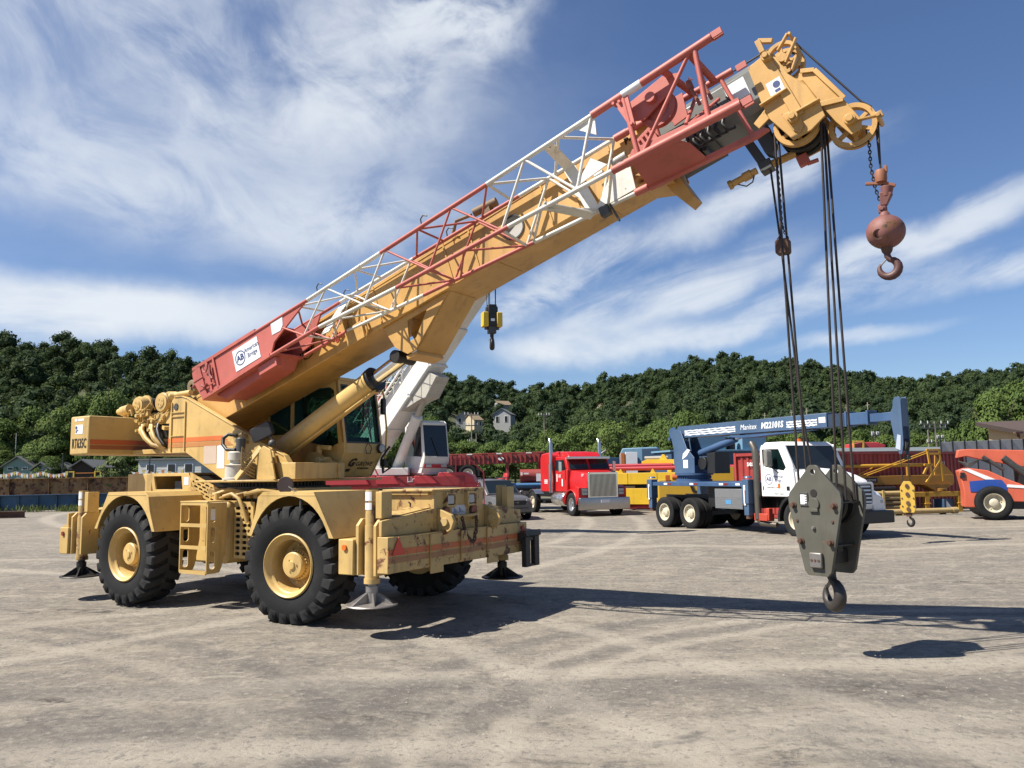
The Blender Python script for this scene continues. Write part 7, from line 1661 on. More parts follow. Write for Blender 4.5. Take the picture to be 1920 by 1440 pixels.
# cab of the white crane, turned a little
lcab = MB(); T = Matrix.Translation((1.25, -.4, 1.95)) @ Matrix.Rotation(RAD(-58), 4, 'Z'); lcab.T = T
for s in (-1, 1): lcab.prism([(-.75, .0), (.55, .0), (.78, .40), (.80, .55), (.62, 1.68), (.5, 1.75), (-.75, 1.75)], 'y', *sorted((.42 * s, .46 * s)), [[(-.6, .62), (.6, .55), (.5, 1.55), (-.6, 1.6)]])
lcab.hexa([(.55, -.42, .0), (.60, -.42, .0), (.60, .42, .0), (.55, .42, .0), (.75, -.42, .55), (.80, -.42, .55), (.80, .42, .55), (.75, .42, .55)])
lcab.box2((-.75, -.42, 1.70), (.52, .42, 1.76)); lcab.box2((-.78, -.42, 0), (-.74, .42, 1.75)); lcab.box2((.52, -.42, 1.60), (.63, .42, 1.70)); lcab.box2((-.75, -.42, -.04), (.6, .42, .02))
lco = lcab.build('crane_cab', CWHITE, LB, 0.02)
q = MB(T); q.hexa([(.775, -.42, .55), (.785, -.42, .55), (.785, .42, .55), (.775, .42, .55), (.60, -.42, 1.62), (.61, -.42, 1.62), (.61, .42, 1.62), (.60, .42, 1.62)]); q.build('windscreen', DGLASS, lco)
for s in (-1, 1): q = MB(T); q.prism([(-.6, .62), (.6, .55), (.5, 1.55), (-.6, 1.6)], 'y', *sorted((.435 * s, .445 * s))); q.build('side_window', DGLASS, lco)
q = MB(T); q.hexa([(.66, -.44, .18), (.71, -.44, .18), (.71, .44, .18), (.66, .44, .18), (.71, -.44, .30), (.76, -.44, .30), (.76, .44, .30), (.71, .44, .30)]); q.build('red_band', LRED, lco)
for s in (-1, 1): q = MB(T); q.box((.735, .28 * s, .25), (.06, .2, .09)); q.build('cab_lamp', LAMP, lco, 0.005)
q = MB(T); q.bar((.80, .05, .58), (.70, -.15, 1.2), .03, .02, (1, 0, 0)); q.build('wiper', BLACK, lco)
q = MB(T); q.box((-.5, .6, 1.55), (.12, .25, .2)); q.build('side_mirror', RUSTY, lco)
# boom up and to the right, towards the camera
f0 = Vector((-1.05, .2, 2.35)); f1 = Vector((3.35, -3.6, 7.75)); fd = (f1 - f0).normalized()
up = (Vector((0, 0, 1)) - fd * fd.z).normalized(); sd = fd.cross(up)
BM4 = Matrix(((fd.x, sd.x, up.x, f0.x), (fd.y, sd.y, up.y, f0.y), (fd.z, sd.z, up.z, f0.z), (0, 0, 0, 1))); LN = (f1 - f0).length
m = MB(BM4); m.box2((0, -.36, -.42), (LN * .62, .36, .42)); bmo = m.build('boom_base', CWHITE, LB, 0.03)
m = MB(BM4); m.box2((LN * .62, -.30, -.36), (LN * .80, .30, .36)); m.build('boom_section', CWHITE, LB, 0.02)
m = MB(BM4); m.box2((LN * .80, -.25, -.3), (LN, .25, .3)); m.build('boom_section', CWHITE, LB, 0.02)
for t in (.25, .44, .61):
    m = MB(BM4); m.box2((LN * t, -.39, -.45), (LN * t + .06, .39, .45)); m.build('boom_collar', CWHITE, bmo, 0.005)
m = MB(BM4); m.prism([(LN * .36, -.42), (LN * .58, -.42), (LN * .60, -.82), (LN * .50, -.95), (LN * .47, -.8)], 'y', -.30, .30); m.build('cylinder_bracket', paint('grimy_white', (0.5, 0.48, 0.42), 0.5, 0.5), LB, 0.01)
c0 = Vector((.15, -.15, 2.0)); c1 = BM4 @ Vector((LN * .49, 0, -.62)); cm_ = c0.lerp(c1, .72)
m = MB(); m.cyl(c0, cm_, .17, n=22); m.lathe([(.17, -.06), (.185, -.06), (.185, 0), (.1, .02)], cm_, c1 - c0, 22); lcy = m.build('lift_cylinder', CWHITE, LB, 0, 40); m = MB(); m.cyl(cm_, c1, .11, n=18); m.build('piston_rod', paint('rod_dull', (0.5, 0.49, 0.46), 0.35, 0.3, 0, .5, .6), lcy)
m = MB(BM4)      # lattice jib stowed on the far left side of the boom
for y in (.80, 1.15):
    for z_ in (-.2, .3): m.cyl((1.6, y, z_), (LN * .66, y, z_), .018, n=7)
jl = m.build('boom_jib', CWHITE, LB)
for k in range(7):
    a = 1.7 + k * .55
    for (pA, pB) in (((a, .80, -.2), (a + .5, .80, .3)), ((a, 1.15, .3), (a + .5, 1.15, -.2)), ((a, .80, .3), (a + .5, 1.15, .3))):
        q = MB(BM4); q.cyl(pA, pB, .011, n=6); q.build('jib_brace', CWHITE, jl)
m = MB(); 
m.prism([(-1.55, 4.95), (-.95, 5.30), (-.55, 5.05), (-.62, 4.4), (-.9, 3.7), (-1.15, 3.62), (-1.10, 4.15), (-1.42, 4.35)], 'y', .95, 1.0)
for a, b in (((-1.6, .9, 4.6), (-.7, .9, 5.2)), ((-1.2, .9, 3.6), (-.85, .9, 5.2)), ((-.95, .9, 3.7), (-.4, .9, 4.9)), ((-.55, .9, 5.3), (-.25, .7, 5.0)), ((-.7, .9, 4.0), (.1, .4, 3.6)), ((-1.1, .9, 3.7), (-1.0, .3, 2.2))): m.bar(a, b, .09, .09)
build_each(m, 'jib_root_bracket', paint('bracket_orange', (0.62, 0.10, 0.05), 0.5), LB, 0.01)
m = MB(BM4); m.cyl((1.4, .45, .45), (LN * .6, .45, .45), .05, n=10); m.cyl((1.4, .20, .50), (LN * .6, .20, .50), .035, n=8); build_each(m, 'hose_rail', CWHITE, bmo)
m = MB(BM4)
for k in range(16): m.bar((1.5 + .2 * k, .44, .46), (1.5 + .2 * k, .22, .5), .03, .02)
build_each(m, 'ladder_rung', CWHITE, bmo)
m = MB(BM4); m.prism([(LN - .1, -.3), (LN + .35, -.5), (LN + .45, .1), (LN + .2, .45), (LN - .1, .3)], 'y', -.24, .24); m.build('boom_head', CWHITE, LB, 0.01)
tipw = Vector((-4.2, 27.6, 0)) + (BM4 @ Vector((LN + .2, 0, -.3)))
pk = at(921, 600, tipw.y); pk.x = tipw.x
kb = thing('small_hook_block', 'small black and yellow hook block hanging below the white crane boom', 'hook block', pk, RAD(15))
m = MB(); m.box2((-.30, -.17, -.22), (-.13, .17, .22)); m.box2((.13, -.17, -.22), (.30, .17, .22)); build_each(m, 'yellow_cheek', YEL2, kb, 0.02)
m = MB(); m.box2((-.13, -.15, -.2), (.13, .15, .46)); m.box2((-.17, -.12, .2), (.17, .12, .4)); m.build('block_core', BLACK, kb, 0.02); m = MB(); m.box2((-.06, -.155, -.06), (.06, -.151, .02)); m.build('plate', DECAL, kb)
m = MB(); m.cyl((-.17, 0, -.3), (-.17, 0, -.2), .06, n=10); m.cyl((.17, 0, -.3), (.17, 0, -.2), .06, n=10); m.box2((-.12, -.1, -.42), (.12, .1, -.2)); m.build('swivel', DGREY, kb, .01)
hook('hook', kb, (0, 0, -.40), .52, GREASE)
for ch in kids(kb):
    if ch.name.startswith('hook'): ch.data.transform(Matrix.Rotation(RAD(75), 4, 'Z'))
m = MB()
for x, y in ((-.1, -.06), (.1, -.06), (-.04, .06), (.14, .05), (-.14, 0)): m.cyl((x, y, .4), (x * 1.1, y, tipw.z - pk.z + .1), .011, n=5)
build_each(m, 'hoist_rope', ROPE, kb)
# ------------------------------------------------------------------ things along the far edge of the yard
EACH = set('lug seam packer saddle support post sheet mast_frame leg stake bearer chock white_flash boom_cylinder hydraulic_line ridge stub timber_block rail insulator roof upright roof_unit axle gooseneck disc'.split())
def simple(name, label, cat, loc, rz=0.0, group=None): return thing(name, label, cat, loc, rz, group)
def part(par, name, mat, fn, bevel=0.01, ang=35):
    m = MB(); fn(m)
    if name in EACH and len(m.cuts) > 1: return build_each(m, name, mat, par, bevel, ang)
    return m.build(name, mat, par, bevel, ang)

# corrugated container: panels are single ribs that can be told apart
def container(name, label, loc, rz, L, mat, W=2.44, H=2.6, text_=None, group=None):
    t = thing(name, label, 'container', loc, rz, group)
    part(t, 'frame', mat, lambda m: [m.box2((0, y, 0), (L, y + .12, .16)) for y in (0, W - .12)] + [m.box2((0, y, H - .12), (L, y + .1, H)) for y in (0, W - .1)] + [m.box2((x, y, .16), (x + .12, y + .12, H - .12)) for x in (0, L - .12) for y in (0, W - .12)] + [m.box2((x, .12, z_), (x + .1, W - .12, z_ + .12)) for x in (0, L - .1) for z_ in (0.02, H - .14)] + [m.box2((.1, .1, H - .06), (L - .1, W - .1, H - .03)), m.box2((.1, .1, .1), (L - .1, W - .1, .14))], 0.01)
    n = int((L - .24) / .28)
    for side, y in ((0, .07), (1, W - .07)):
        ms = MB(); s = -1 if side == 0 else 1
        for k in range(n):
            x = .12 + (L - .24) * k / n; d = (L - .24) / n
            mm = MB(); q = [(x, y), (x + d * .3, y), (x + d * .42, y - s * .045), (x + d * .88, y - s * .045), (x + d, y)]
            q2 = [(a, b - s * .006) for a, b in q[::-1]]
            mm.prism(q + q2, 'z', .16, H - .12); mm.build('side_rib', mat, t, 0, 20)
    ne = int((W - .24) / .3)
    for x, s in ((.06, -1), (L - .06, 1)):
        for k in range(ne):
            y = .12 + (W - .24) * k / ne; d = (W - .24) / ne
            mm = MB(); q = [(x, y), (x, y + d * .3), (x - s * .05, y + d * .42), (x - s * .05, y + d * .88), (x, y + d)]
            q2 = [(a - s * .006, b) for a, b in q[::-1]]
            mm.prism(q + q2, 'z', .16, H - .12); mm.build('end_rib', mat, t, 0, 20)
    return t
CRED = paint('container_red', (0.36, 0.035, 0.028), 0.5, 0.25, 0.3, 0.6, streak=.3)
con = container('red_container', 'long red corrugated shipping container beyond the yellow frame and pipe rack', (10.4, 31.3, 0), RAD(29.5), 12.2, CRED)
text('container_lettering', 'CRSU', .28, DECAL, con, basis((10.3, .0, 2.05), (1, 0, 0), (0, 0, 1)))
text('container_lettering', 'seaco', .32, DECAL, con, basis((.0, 1.35, 2.15), (0, -1, 0), (0, 0, 1)), bold=.004)

# yellow machine body and blue unit behind the crane truck
ym = thing('yellow_machine_body', 'yellow steel machine body with black frame between the red container and crane truck', 'machine', (8.3, 36.5, 0), RAD(-8))
part(ym, 'body', paint('ochre_body', (0.60, 0.37, 0.03), 0.45, 0.15), lambda m: m.prism([(-1.7, .4), (1.6, .4), (1.6, 2.05), (.3, 2.0), (.1, 1.55), (-1.7, 1.5)], 'y', -.7, .9))
part(ym, 'frame', BLACK, lambda m: [m.bar(a, b, .10, .06, (0, 1, 0)) for a, b in (((-.45, -.74, 1.68), (.35, -.74, 1.66)), ((.35, -.74, 1.66), (.5, -.74, .95)), ((.5, -.74, .95), (-.2, -.74, .98)), ((-.2, -.74, .98), (-.45, -.74, 1.68)))])
part(ym, 'hydraulic_motor', paint('motor_orange', (0.6, 0.13, 0.02), 0.5), lambda m: [m.cyl((-1.1, -.6, 1.62), (-.6, -.6, 1.62), .14, n=12), m.box((-1.3, -.6, 1.6), (.2, .25, .25))])
bl = thing('blue_office_trailer', 'pale blue site office cabin showing behind the crane truck boom', 'cabin', (10.2, 44.5, 0), RAD(12))
LBLUE = paint('pale_blue', (0.17, 0.33, 0.47), 0.45, 0.15); NBL = paint('navy_wall', (0.035, 0.08, 0.15), 0.5, 0.15)
part(bl, 'wall', NBL, lambda m: m.box2((-1.5, 0, .4), (6.0, 2.6, 2.95)))
part(bl, 'wall_stripe', paint('grey_blue', (0.30, 0.40, 0.46), 0.5), lambda m: m.box2((-1.5, -.012, 1.5), (6.0, -.004, 2.2)))
part(bl, 'roof', LBLUE, lambda m: m.box2((-1.6, -.1, 2.95), (6.1, 2.7, 3.05)))
for x0, x1 in ((.2, 1.9), (2.9, 4.4)): part(bl, 'roof_unit', LBLUE, lambda m: m.box2((x0, .2, 3.05), (x1, 1.6, 4.0)), .03)
part(bl, 'vent', BLACK, lambda m: m.cyl((2.4, .6, 3.05), (2.4, .6, 3.75), .25, n=14))
sh = thing('grey_shed', 'low blue grey shed with pale roof edge behind the red container', 'shed', (19.8, 46.0, 0), RAD(8))
part(sh, 'wall', NBL, lambda m: m.box2((0, 0, 0), (7.2, 3, 2.75)))
part(sh, 'roof', paint('pale_roof', (0.16, 0.19, 0.20), 0.6), lambda m: m.hexa([(-.2, -.25, 2.76), (7.4, -.25, 2.76), (7.4, 3.2, 3.05), (-.2, 3.2, 3.05), (-.2, -.25, 2.86), (7.4, -.25, 2.86), (7.4, 3.2, 3.15), (-.2, 3.2, 3.15)]))
for x in (.9, 4.6): part(sh, 'window', paint('shed_glass', (0.25, 0.38, 0.42), 0.15), lambda m: m.box2((x, -.03, 2.1), (x + 2.2, -.004, 2.65)))
rmx = thing('red_machine', 'red machine with small yellow parts standing behind the grey shed', 'machine', (21.5, 50.5, 0), 0)
part(rmx, 'body', LRED, lambda m: [m.prism([(-.3, 3.05), (1.6, 3.05), (1.8, 3.3), (1.2, 3.5), (.4, 3.5), (-.3, 3.4)], 'y', -.6, .6), m.box2((-.2, -.5, 0), (1.5, .5, 3.05))], .03)
part(rmx, 'yellow_frame', YEL, lambda m: [m.box2((-.3, -.7, 3.1), (-.2, -.61, 3.55)), m.box2((.3, -.7, 3.1), (.4, -.61, 3.55)), m.box2((-.3, -.7, 3.5), (.4, -.61, 3.6))])

# yellow crane sections stacked between the red tractor and crane truck
ysb = thing('stacked_yellow_beam', 'long yellow steel box section stacked on packers beyond the red tractor', 'steel beam', (4.9, 40.2, 0), RAD(-27))
part(ysb, 'box_section', YEL2, lambda m: m.box2((-.2, 0, 1.28), (4.6, .8, 1.84)))
part(ysb, 'lug', YEL2, lambda m: [m.prism([(x, 1.842), (x + .26, 1.842), (x + .16, 2.02), (x + .1, 2.02)], 'y', .05, .12) for x in (.35, 2.0, 3.85)])
part(ysb, 'seam', RUSTY, lambda m: [m.box2((x, -.012, 1.29), (x + .015, -.002, 1.83)) for x in (.85, 2.35)])
part(ysb, 'packer', paint('dark_timber', (0.06, 0.045, 0.03), .9), lambda m: [m.box2((x, .05, 1.08), (x + .9, .75, 1.278)) for x in (.3, 3.2)])
ylb = thing('yellow_base_box', 'yellow steel base box standing on red skids below the long yellow beam', 'steel box', (5.45, 39.9, 0), RAD(-27))
part(ylb, 'box', YEL2, lambda m: m.prism([(-.25, 1.08), (-.1, .75), (.05, .30), (1.95, .30), (1.95, 1.08)], 'y', 0, .9))
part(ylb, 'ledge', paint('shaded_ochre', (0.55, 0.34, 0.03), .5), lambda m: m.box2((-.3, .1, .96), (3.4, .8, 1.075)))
part(ylb, 'skid', LRED, lambda m: m.cyl((-.5, .2, .18), (3.6, .2, .18), .12, n=12)); part(ylb, 'bearer', BLACK, lambda m: m.box2((.6, .0, 0), (2.2, .8, .06)))
rts = thing('red_tube_boom', 'pair of red steel tubes lying across the top of the yellow beam', 'steel tube', (4.5, 41.0, 1.95), RAD(-20))
part(rts, 'tube', paint('tube_red', (0.42, 0.025, 0.04), 0.4, 0.1), lambda m: m.cyl((0, 0, .11), (7.0, 0, .11), .11, n=14)); part(rts, 'tube', paint('tube_red', (0.42, 0.025, 0.04)), lambda m: m.cyl((.1, .2, .26), (3.6, .2, .26), .09, n=14))
part(rts, 'saddle', YEL2, lambda m: [m.box2((x, -.3, -.1), (x + .2, .4, 0)) for x in (.8, 3.4, 5.8)])
for i, (x0, x1, z0, lab) in enumerate(((6.5, 8.35, 2.22, 'short yellow boom piece lying on the red tubes, nearer the red tractor'), (8.5, 10.6, 2.22, 'short yellow boom piece lying on the red tubes beside the blue column'))):
    yb2 = thing('yellow_boom_piece', lab, 'boom section', (x0, 40.6 - (x0 - 6.5) * .45, z0), RAD(-25), 'yellow boom pieces on the red tubes')
    L_ = x1 - x0
    part(yb2, 'box_section', YEL2, lambda m: m.prism([(0, 0), (L_, 0), (L_ - .05, .26), (.3, .28), (0, .18)], 'y', 0, .5)); part(yb2, 'lug', YEL2, lambda m: m.prism([(.9, .27), (1.3, .27), (1.16, .52), (1.04, .52)], 'y', .1, .2)); part(yb2, 'support', BLACK, lambda m: [m.box2((x, .05, -.27), (x + .12, .45, -.003)) for x in (.2, L_ - .4)])
    part(yb2, 'top_pipe', paint('grey_pipe', (0.4, 0.38, 0.34), .5), lambda m: m.cyl((.1, .3, .36), (L_ * .7, .3, .36), .09, n=10))
bcb = thing('blue_cab_machine', 'machine with light blue sheet metal cab beyond the yellow beams', 'machine', (8.0, 50.0, 0), RAD(-14))
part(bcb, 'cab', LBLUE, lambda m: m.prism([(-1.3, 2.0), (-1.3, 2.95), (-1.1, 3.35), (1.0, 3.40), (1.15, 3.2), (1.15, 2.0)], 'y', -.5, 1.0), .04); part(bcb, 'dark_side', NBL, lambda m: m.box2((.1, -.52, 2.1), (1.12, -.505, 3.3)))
part(bcb, 'cab_opening', BLACK, lambda m: m.box2((-1.2, -.52, 2.2), (-.5, -.505, 3.0))); part(bcb, 'chassis', GREASE, lambda m: m.box2((-1.6, -.5, 0), (1.6, 1.2, 2.0))); part(bcb, 'orange_column', paint('col_orange', (0.62, 0.2, 0.04), .5), lambda m: m.box2((-.55, -.8, 1.4), (-.2, -.55, 2.9)))
bgn = thing('blue_generator', 'dark blue generator box beside an orange and white post behind the red tractor', 'generator', (6.2, 47.5, 0), RAD(5))
part(bgn, 'body', paint('gen_blue', (0.03, 0.09, 0.19), .5), lambda m: m.box2((-1.6, 0, 0), (.1, 1.2, 2.75)), .03); part(bgn, 'exhaust', STEEL, lambda m: m.tube([(-.9, .4, 2.7), (-.9, .4, 3.0), (-.6, .4, 3.2)], .07, 8))
opb = thing('white_panel_post', 'white panel on an orange post beside the blue generator', 'panel', (6.55, 47.0, 0), 0); part(opb, 'panel', DECAL, lambda m: m.box2((.05, 0, 1.5), (.75, .15, 3.05))); part(opb, 'post', paint('col_orange', (0.62, 0.2, 0.04)), lambda m: m.box2((-.22, -.02, 0), (.0, .2, 3.0)))
for x, lab in ((10.7, 'orange steel frame with a grey sheet standing between the blue cab and blue column'),):
    of = thing('orange_rack', lab, 'rack', (x, 48.5, 0), 0)
    part(of, 'post', paint('col_orange', (0.62, 0.2, 0.04)), lambda m: [m.box2((k, 0, 0), (k + .12, .12, 3.0)) for k in (0, .7, 1.3)] + [m.box2((0, 0, 2.85), (1.4, .12, 2.97))]); part(of, 'sheet', paint('grey_sheet', (0.3, 0.3, 0.29), .6), lambda m: [m.box2((-.9, 0, 2.5), (-.2, .05, 3.1)), m.hexa([(-1.5, 0, 1.8), (-.3, 0, 1.8), (-.3, .4, 1.8), (-1.5, .4, 1.8), (-1.0, 0, 2.5), (-.4, 0, 2.5), (-.4, .4, 2.5), (-1.0, .4, 2.5)])])

# red flatbed trailer resting on a blue lowboy
tr = thing('red_trailer', 'long rust red flatbed trailer with ribbed side beam behind the silver car', 'trailer', (-3.6, 43.2, 1.40), RAD(-3.0))
TRED = paint('trailer_red', (0.30, 0.035, 0.03), 0.55, 0.3, 0.6, 0.6, streak=.3)
part(tr, 'side_beam', TRED, lambda m: m.prism([(-.6, .95), (5.0, 1.08), (5.05, 1.55), (-.6, 1.50)], 'y', 0, .12)); part(tr, 'deck', TRED, lambda m: m.hexa([(-.8, 0, 1.5), (5.3, 0, 1.57), (5.3, 2.4, 1.57), (-.8, 2.4, 1.5), (-.8, 0, 1.58), (5.3, 0, 1.65), (5.3, 2.4, 1.65), (-.8, 2.4, 1.58)]))
for k in range(22): part(tr, 'side_rib', TRED, lambda m: m.box2((-.5 + .25 * k, -.05, .98 + .006 * k), (-.45 + .25 * k, -.002, 1.51)), 0)
for k in range(5): part(tr, 'brace', BLACK, lambda m: m.bar((1.3 + .75 * k, -.06, 1.48), (1.75 + .75 * k, -.06, 1.06), .06, .03, (0, 1, 0)), 0)
for k in range(7): part(tr, 'reflector_tape', REDLENS if k % 2 else DECAL, lambda m: m.box2((-.5 + .8 * k, -.012, 1.515 + .009 * k), (-.2 + .8 * k, -.003, 1.57 + .009 * k)), 0)
part(tr, 'gooseneck', TRED, lambda m: [m.prism([(4.9, .7), (6.1, .8), (6.1, 1.2), (5.2, 1.6), (4.9, 1.6)], 'y', .1, .3), m.box2((3.2, .05, .0), (3.36, .25, 1.1)), m.box2((5.0, .1, .2), (5.15, .3, 1.1))])
part(tr, 'axle', GREASE, lambda m: m.box2((-.6, .2, .4), (1.6, 2.2, .95))); part(tr, 'number_oval', DECAL, lambda m: m.prism([(2.95 + .16 * math.cos(t), 1.3 + .09 * math.sin(t)) for t in [k * .5236 for k in range(12)]], 'y', -.06, -.052), 0)
for x in (.1, 1.15):
    for y, s in ((.05, -1), (2.2, 1)): road_wheel(tr, (x, y, .52), .5, .27, CREAM, s, dual=(s < 0))
lb = thing('blue_lowboy', 'blue low loader trailer carrying red spools behind the silver car', 'trailer', (-3.8, 42.6, 0), RAD(-3))
part(lb, 'deck', BLUED, lambda m: m.box2((-1.0, 0, 1.12), (5.6, 2.6, 1.38))); part(lb, 'rail', paint('bright_blue', (0.06, 0.2, 0.42), .45), lambda m: m.cyl((3.0, -.02, 1.30), (5.4, -.02, 1.30), .09, n=10)); part(lb, 'chassis', BLACK, lambda m: m.box2((-.8, .4, .5), (5.2, 2.2, 1.12)))
for x in (-.2, .9, 2.0): road_wheel(lb, (x, .1, .5), .5, .27, CREAM, -1)
sp1 = thing('red_spool', 'red steel drum with white lettering standing on the blue low loader', 'spool', (1.0, 42.4, 1.38), RAD(0))
part(sp1, 'drum', TRED, lambda m: m.cyl((-.65, .3, .38), (.55, .3, .38), .36, n=22)); part(sp1, 'label', DECAL, lambda m: [m.box2((-.62, -.10, .42), (-.52, -.085, .58)), m.box2((-.45, -.10, .47), (-.2, -.085, .55)), m.box2((.2, -.1, .1), (.5, -.085, .5))], 0)
sp2 = thing('red_flange', 'round red flange plate lying against the red drum on the blue low loader', 'spool', (-.35, 42.3, 1.38), 0); part(sp2, 'disc', LRED, lambda m: [m.cyl((-.1, 0, .3), (.0, .05, .3), .26, n=22), m.cyl((-.9, .1, .12), (-.1, .02, .28), .06, n=8)])

# yellow crane jib frame and pipe rack on the right
yf = thing('yellow_crane_frame', 'yellow lattice jib frame on legs standing in front of the red container', 'crane frame', (14.3, 33.2, 0), RAD(10))
YO_ = paint('yellow_ochre', (0.62, 0.33, 0.03), 0.45, 0.2); YD = paint('brown_yellow', (0.42, 0.21, 0.03), 0.5, 0.2)
part(yf, 'main_beam', YD, lambda m: m.box2((-1.2, .5, 1.18), (4.8, .8, 1.56)))
part(yf, 'upper_tube', YO_, lambda m: m.cyl((-1.2, .3, 1.98), (3.2, .3, 2.0), .07, n=12))
for a, b in (((-.3, .2, 1.42), (3.3, .2, 2.56)), ((-.2, .25, 1.36), (3.35, .25, 2.48)), ((.2, .4, 1.62), (1.0, .4, 1.95))): part(yf, 'stay_rod', YO_, lambda m: m.cyl(a, b, .022, n=8), 0)
part(yf, 'mast_frame', YO_, lambda m: [m.bar(a, b, .09, .07, (0, 1, 0)) for a, b in (((3.3, .1, 2.65), (3.42, .1, 1.65)), ((3.85, .1, 2.65), (3.95, .1, 1.3)), ((3.25, .1, 2.62), (3.9, .1, 2.62)), ((3.3, .1, 2.45), (3.9, .1, 2.45)), ((3.9, .1, 2.2), (3.15, .1, 1.25)), ((3.3, .1, 2.0), (3.05, .1, 1.6)), ((3.1, .1, 2.0), (3.5, .1, 2.0)))])
part(yf, 'tail_gusset', YD, lambda m: m.prism([(3.9, 1.2), (4.8, 1.2), (4.8, 1.62), (4.0, 2.4)], 'y', .55, .62)); part(yf, 'turntable', YD, lambda m: [m.prism([(3.2, 1.17), (4.6, 1.17), (4.2, .95), (3.7, .9)], 'y', .3, .9), m.cyl((4.0, .6, .88), (4.0, .6, 1.0), .4, n=20)])
part(yf, 'cross_beam', YO_, lambda m: m.box2((2.3, .1, .66), (4.95, .32, .86)))
for x in (3.05, 4.6): part(yf, 'leg', YO_, lambda m: [m.box2((x, .1, .0), (x + .2, .3, .86)), m.box2((x - .04, .06, .35), (x + .24, .34, .40)), m.prism([(x + .2, .86), (x + .5, .86), (x + .2, .5)], 'y', .15, .25)])
part(yf, 'name_plate', BLACK, lambda m: m.box2((.6, .485, 1.28), (1.15, .498, 1.48)), 0); text('plate_lettering', 'GROVE', .13, DECAL, yf, basis((.87, .48, 1.38), (1, 0, 0), (0, 0, 1)))
part(yf, 'upright', YD, lambda m: [m.box2((x, .5, 1.56), (x + .12, .6, 1.95)) for x in (.3, 2.6)], 0)
pr = thing('pipe_rack', 'rack of stacked tan pipes standing behind the yellow hook block', 'pipe rack', (14.2, 33.0, 0), RAD(4))
TP = paint('tan_pipe', (0.50, 0.37, 0.16), 0.5, 0.35, 0.5)
for k, z_ in enumerate((.28, .46, .64)):
    for j, y in enumerate((.2, .42)): part(pr, 'pipe', paint('old_pipe', (0.23, 0.17, 0.08), .6, .4, .5), lambda m: m.cyl((-.4, y, z_), (2.2 - .15 * k + .1 * j, y, z_), .085, n=12), 0)
part(pr, 'pipe', TP, lambda m: m.cyl((-.6, .2, .84), (2.4, .2, .86), .09, n=14), 0)
for x in (-.3, 1.0, 1.9): part(pr, 'stake', TP, lambda m: m.box2((x, .05, .0), (x + .08, .12, .98)), 0)
part(pr, 'bearer', BLACK, lambda m: [m.box2((x, 0, 0), (x + .1, .6, .19)) for x in (-.2, .9, 1.8)], 0); part(pr, 'dark_bundle', BLACK, lambda m: [m.cyl((-.4, .5, 1.02), (1.8, .5, 1.04), .09, n=10)], 0)
lp = thing('long_pipe', 'long tan pipe lying on the ground in front of the pipe rack', 'pipe', (13.6, 31.6, 0), RAD(12)); part(lp, 'pipe', TP, lambda m: m.cyl((-.8, 0, .16), (4.3, 0, .16), .11, n=14), 0); part(lp, 'pipe_collar', TP, lambda m: m.cyl((4.1, 0, .16), (4.34, 0, .16), .13, n=14), 0); part(lp, 'chock', YO_, lambda m: m.box2((2.0, .15, 0), (2.25, .35, .4)))
part(lp, 'packer', BLACK, lambda m: [m.box2((x, -.1, 0), (x + .15, .1, .055)) for x in (-.3, 1.6, 3.6)], 0)
bx = thing('dark_crate', 'small dark box with white triangle sign at the container foot', 'box', (18.1, 33.9, 0), RAD(28)); part(bx, 'box', NBL, lambda m: m.box2((0, 0, 0), (.65, .5, .55))); part(bx, 'triangle', DECAL, lambda m: m.prism([(.12, .12), (.5, .18), (.14, .5)], 'y', -.012, -.003), 0)

# orange telescopic handler on the right edge
th = thing('telehandler', 'salmon orange telescopic handler with blue decal at the right edge', 'telehandler', (17.0, 29.1, 0), RAD(-22))
ORG = paint('handler_orange', (0.72, 0.145, 0.075), 0.4, 0.15, 0, .5, streak=.15)
part(th, 'body', ORG, lambda m: m.prism([(-.62, .42), (-.60, 1.0), (-.72, 1.75), (-.45, 1.85), (.2, 1.75), (.75, 1.45), (1.3, 1.2), (4.2, 1.15), (4.2, .62), (1.6, .60), (.7, .62), (.4, .4)], 'y', .15, 1.2), .03)
part(th, 'fender_panel', ORG, lambda m: m.box2((2.05, -.05, .35), (4.4, .16, 1.1)), .03); part(th, 'hood_top', ORG, lambda m: m.prism([(1.3, 1.14), (4.4, 1.08), (4.4, 1.22), (1.5, 1.26)], 'y', .0, .16))
part(th, 'blue_decal', paint('decal_blue', (0.02, 0.08, 0.38), .35), lambda m: m.prism([(-.40, .98), (.75, .98), (.75, 1.2), (.62, 1.4), (.3, 1.42), (-.42, 1.36)], 'y', .128, .146), 0)
part(th, 'white_flash', DECAL, lambda m: [m.prism([(-.66, 1.80), (-.4, 1.82), (.42, 1.42), (.1, 1.42), (-.5, 1.74)], 'y', .130, .147), m.prism([(.75, 1.14), (2.0, 1.04), (2.05, 1.12), (.78, 1.24)], 'y', .130, .147)], 0)
part(th, 'boom', ORG, lambda m: m.prism([(-.72, 2.22), (-.66, 2.52), (-.3, 2.54), (4.6, 2.3), (4.6, 1.78), (1.5, 1.83), (.2, 2.1), (-.4, 2.28)], 'y', .45, .95), .02)
part(th, 'boom_cylinder', DGREY, lambda m: [m.cyl((.1, .35, 2.25), (.75, .35, 1.75), .07, n=10), m.cyl((.75, .35, 2.2), (1.75, .35, 1.25), .12, n=14), m.cyl((1.1, .32, 1.9), (2.2, .32, 1.2), .09, n=10)], 0)
part(th, 'hydraulic_line', BLACK, lambda m: [m.tube([(-.7, .4, 2.1), (-.4, .3, 2.0 - .05 * k), (.0, .28, 2.15), (.3, .3, 2.0 + .04 * k)], .025, 6) for k in range(4)] + [m.box((-.62, .2, 1.58), (.14, .2, .2)), m.box2((1.2, .3, 1.2), (3.2, 1.1, 1.7))], 0)
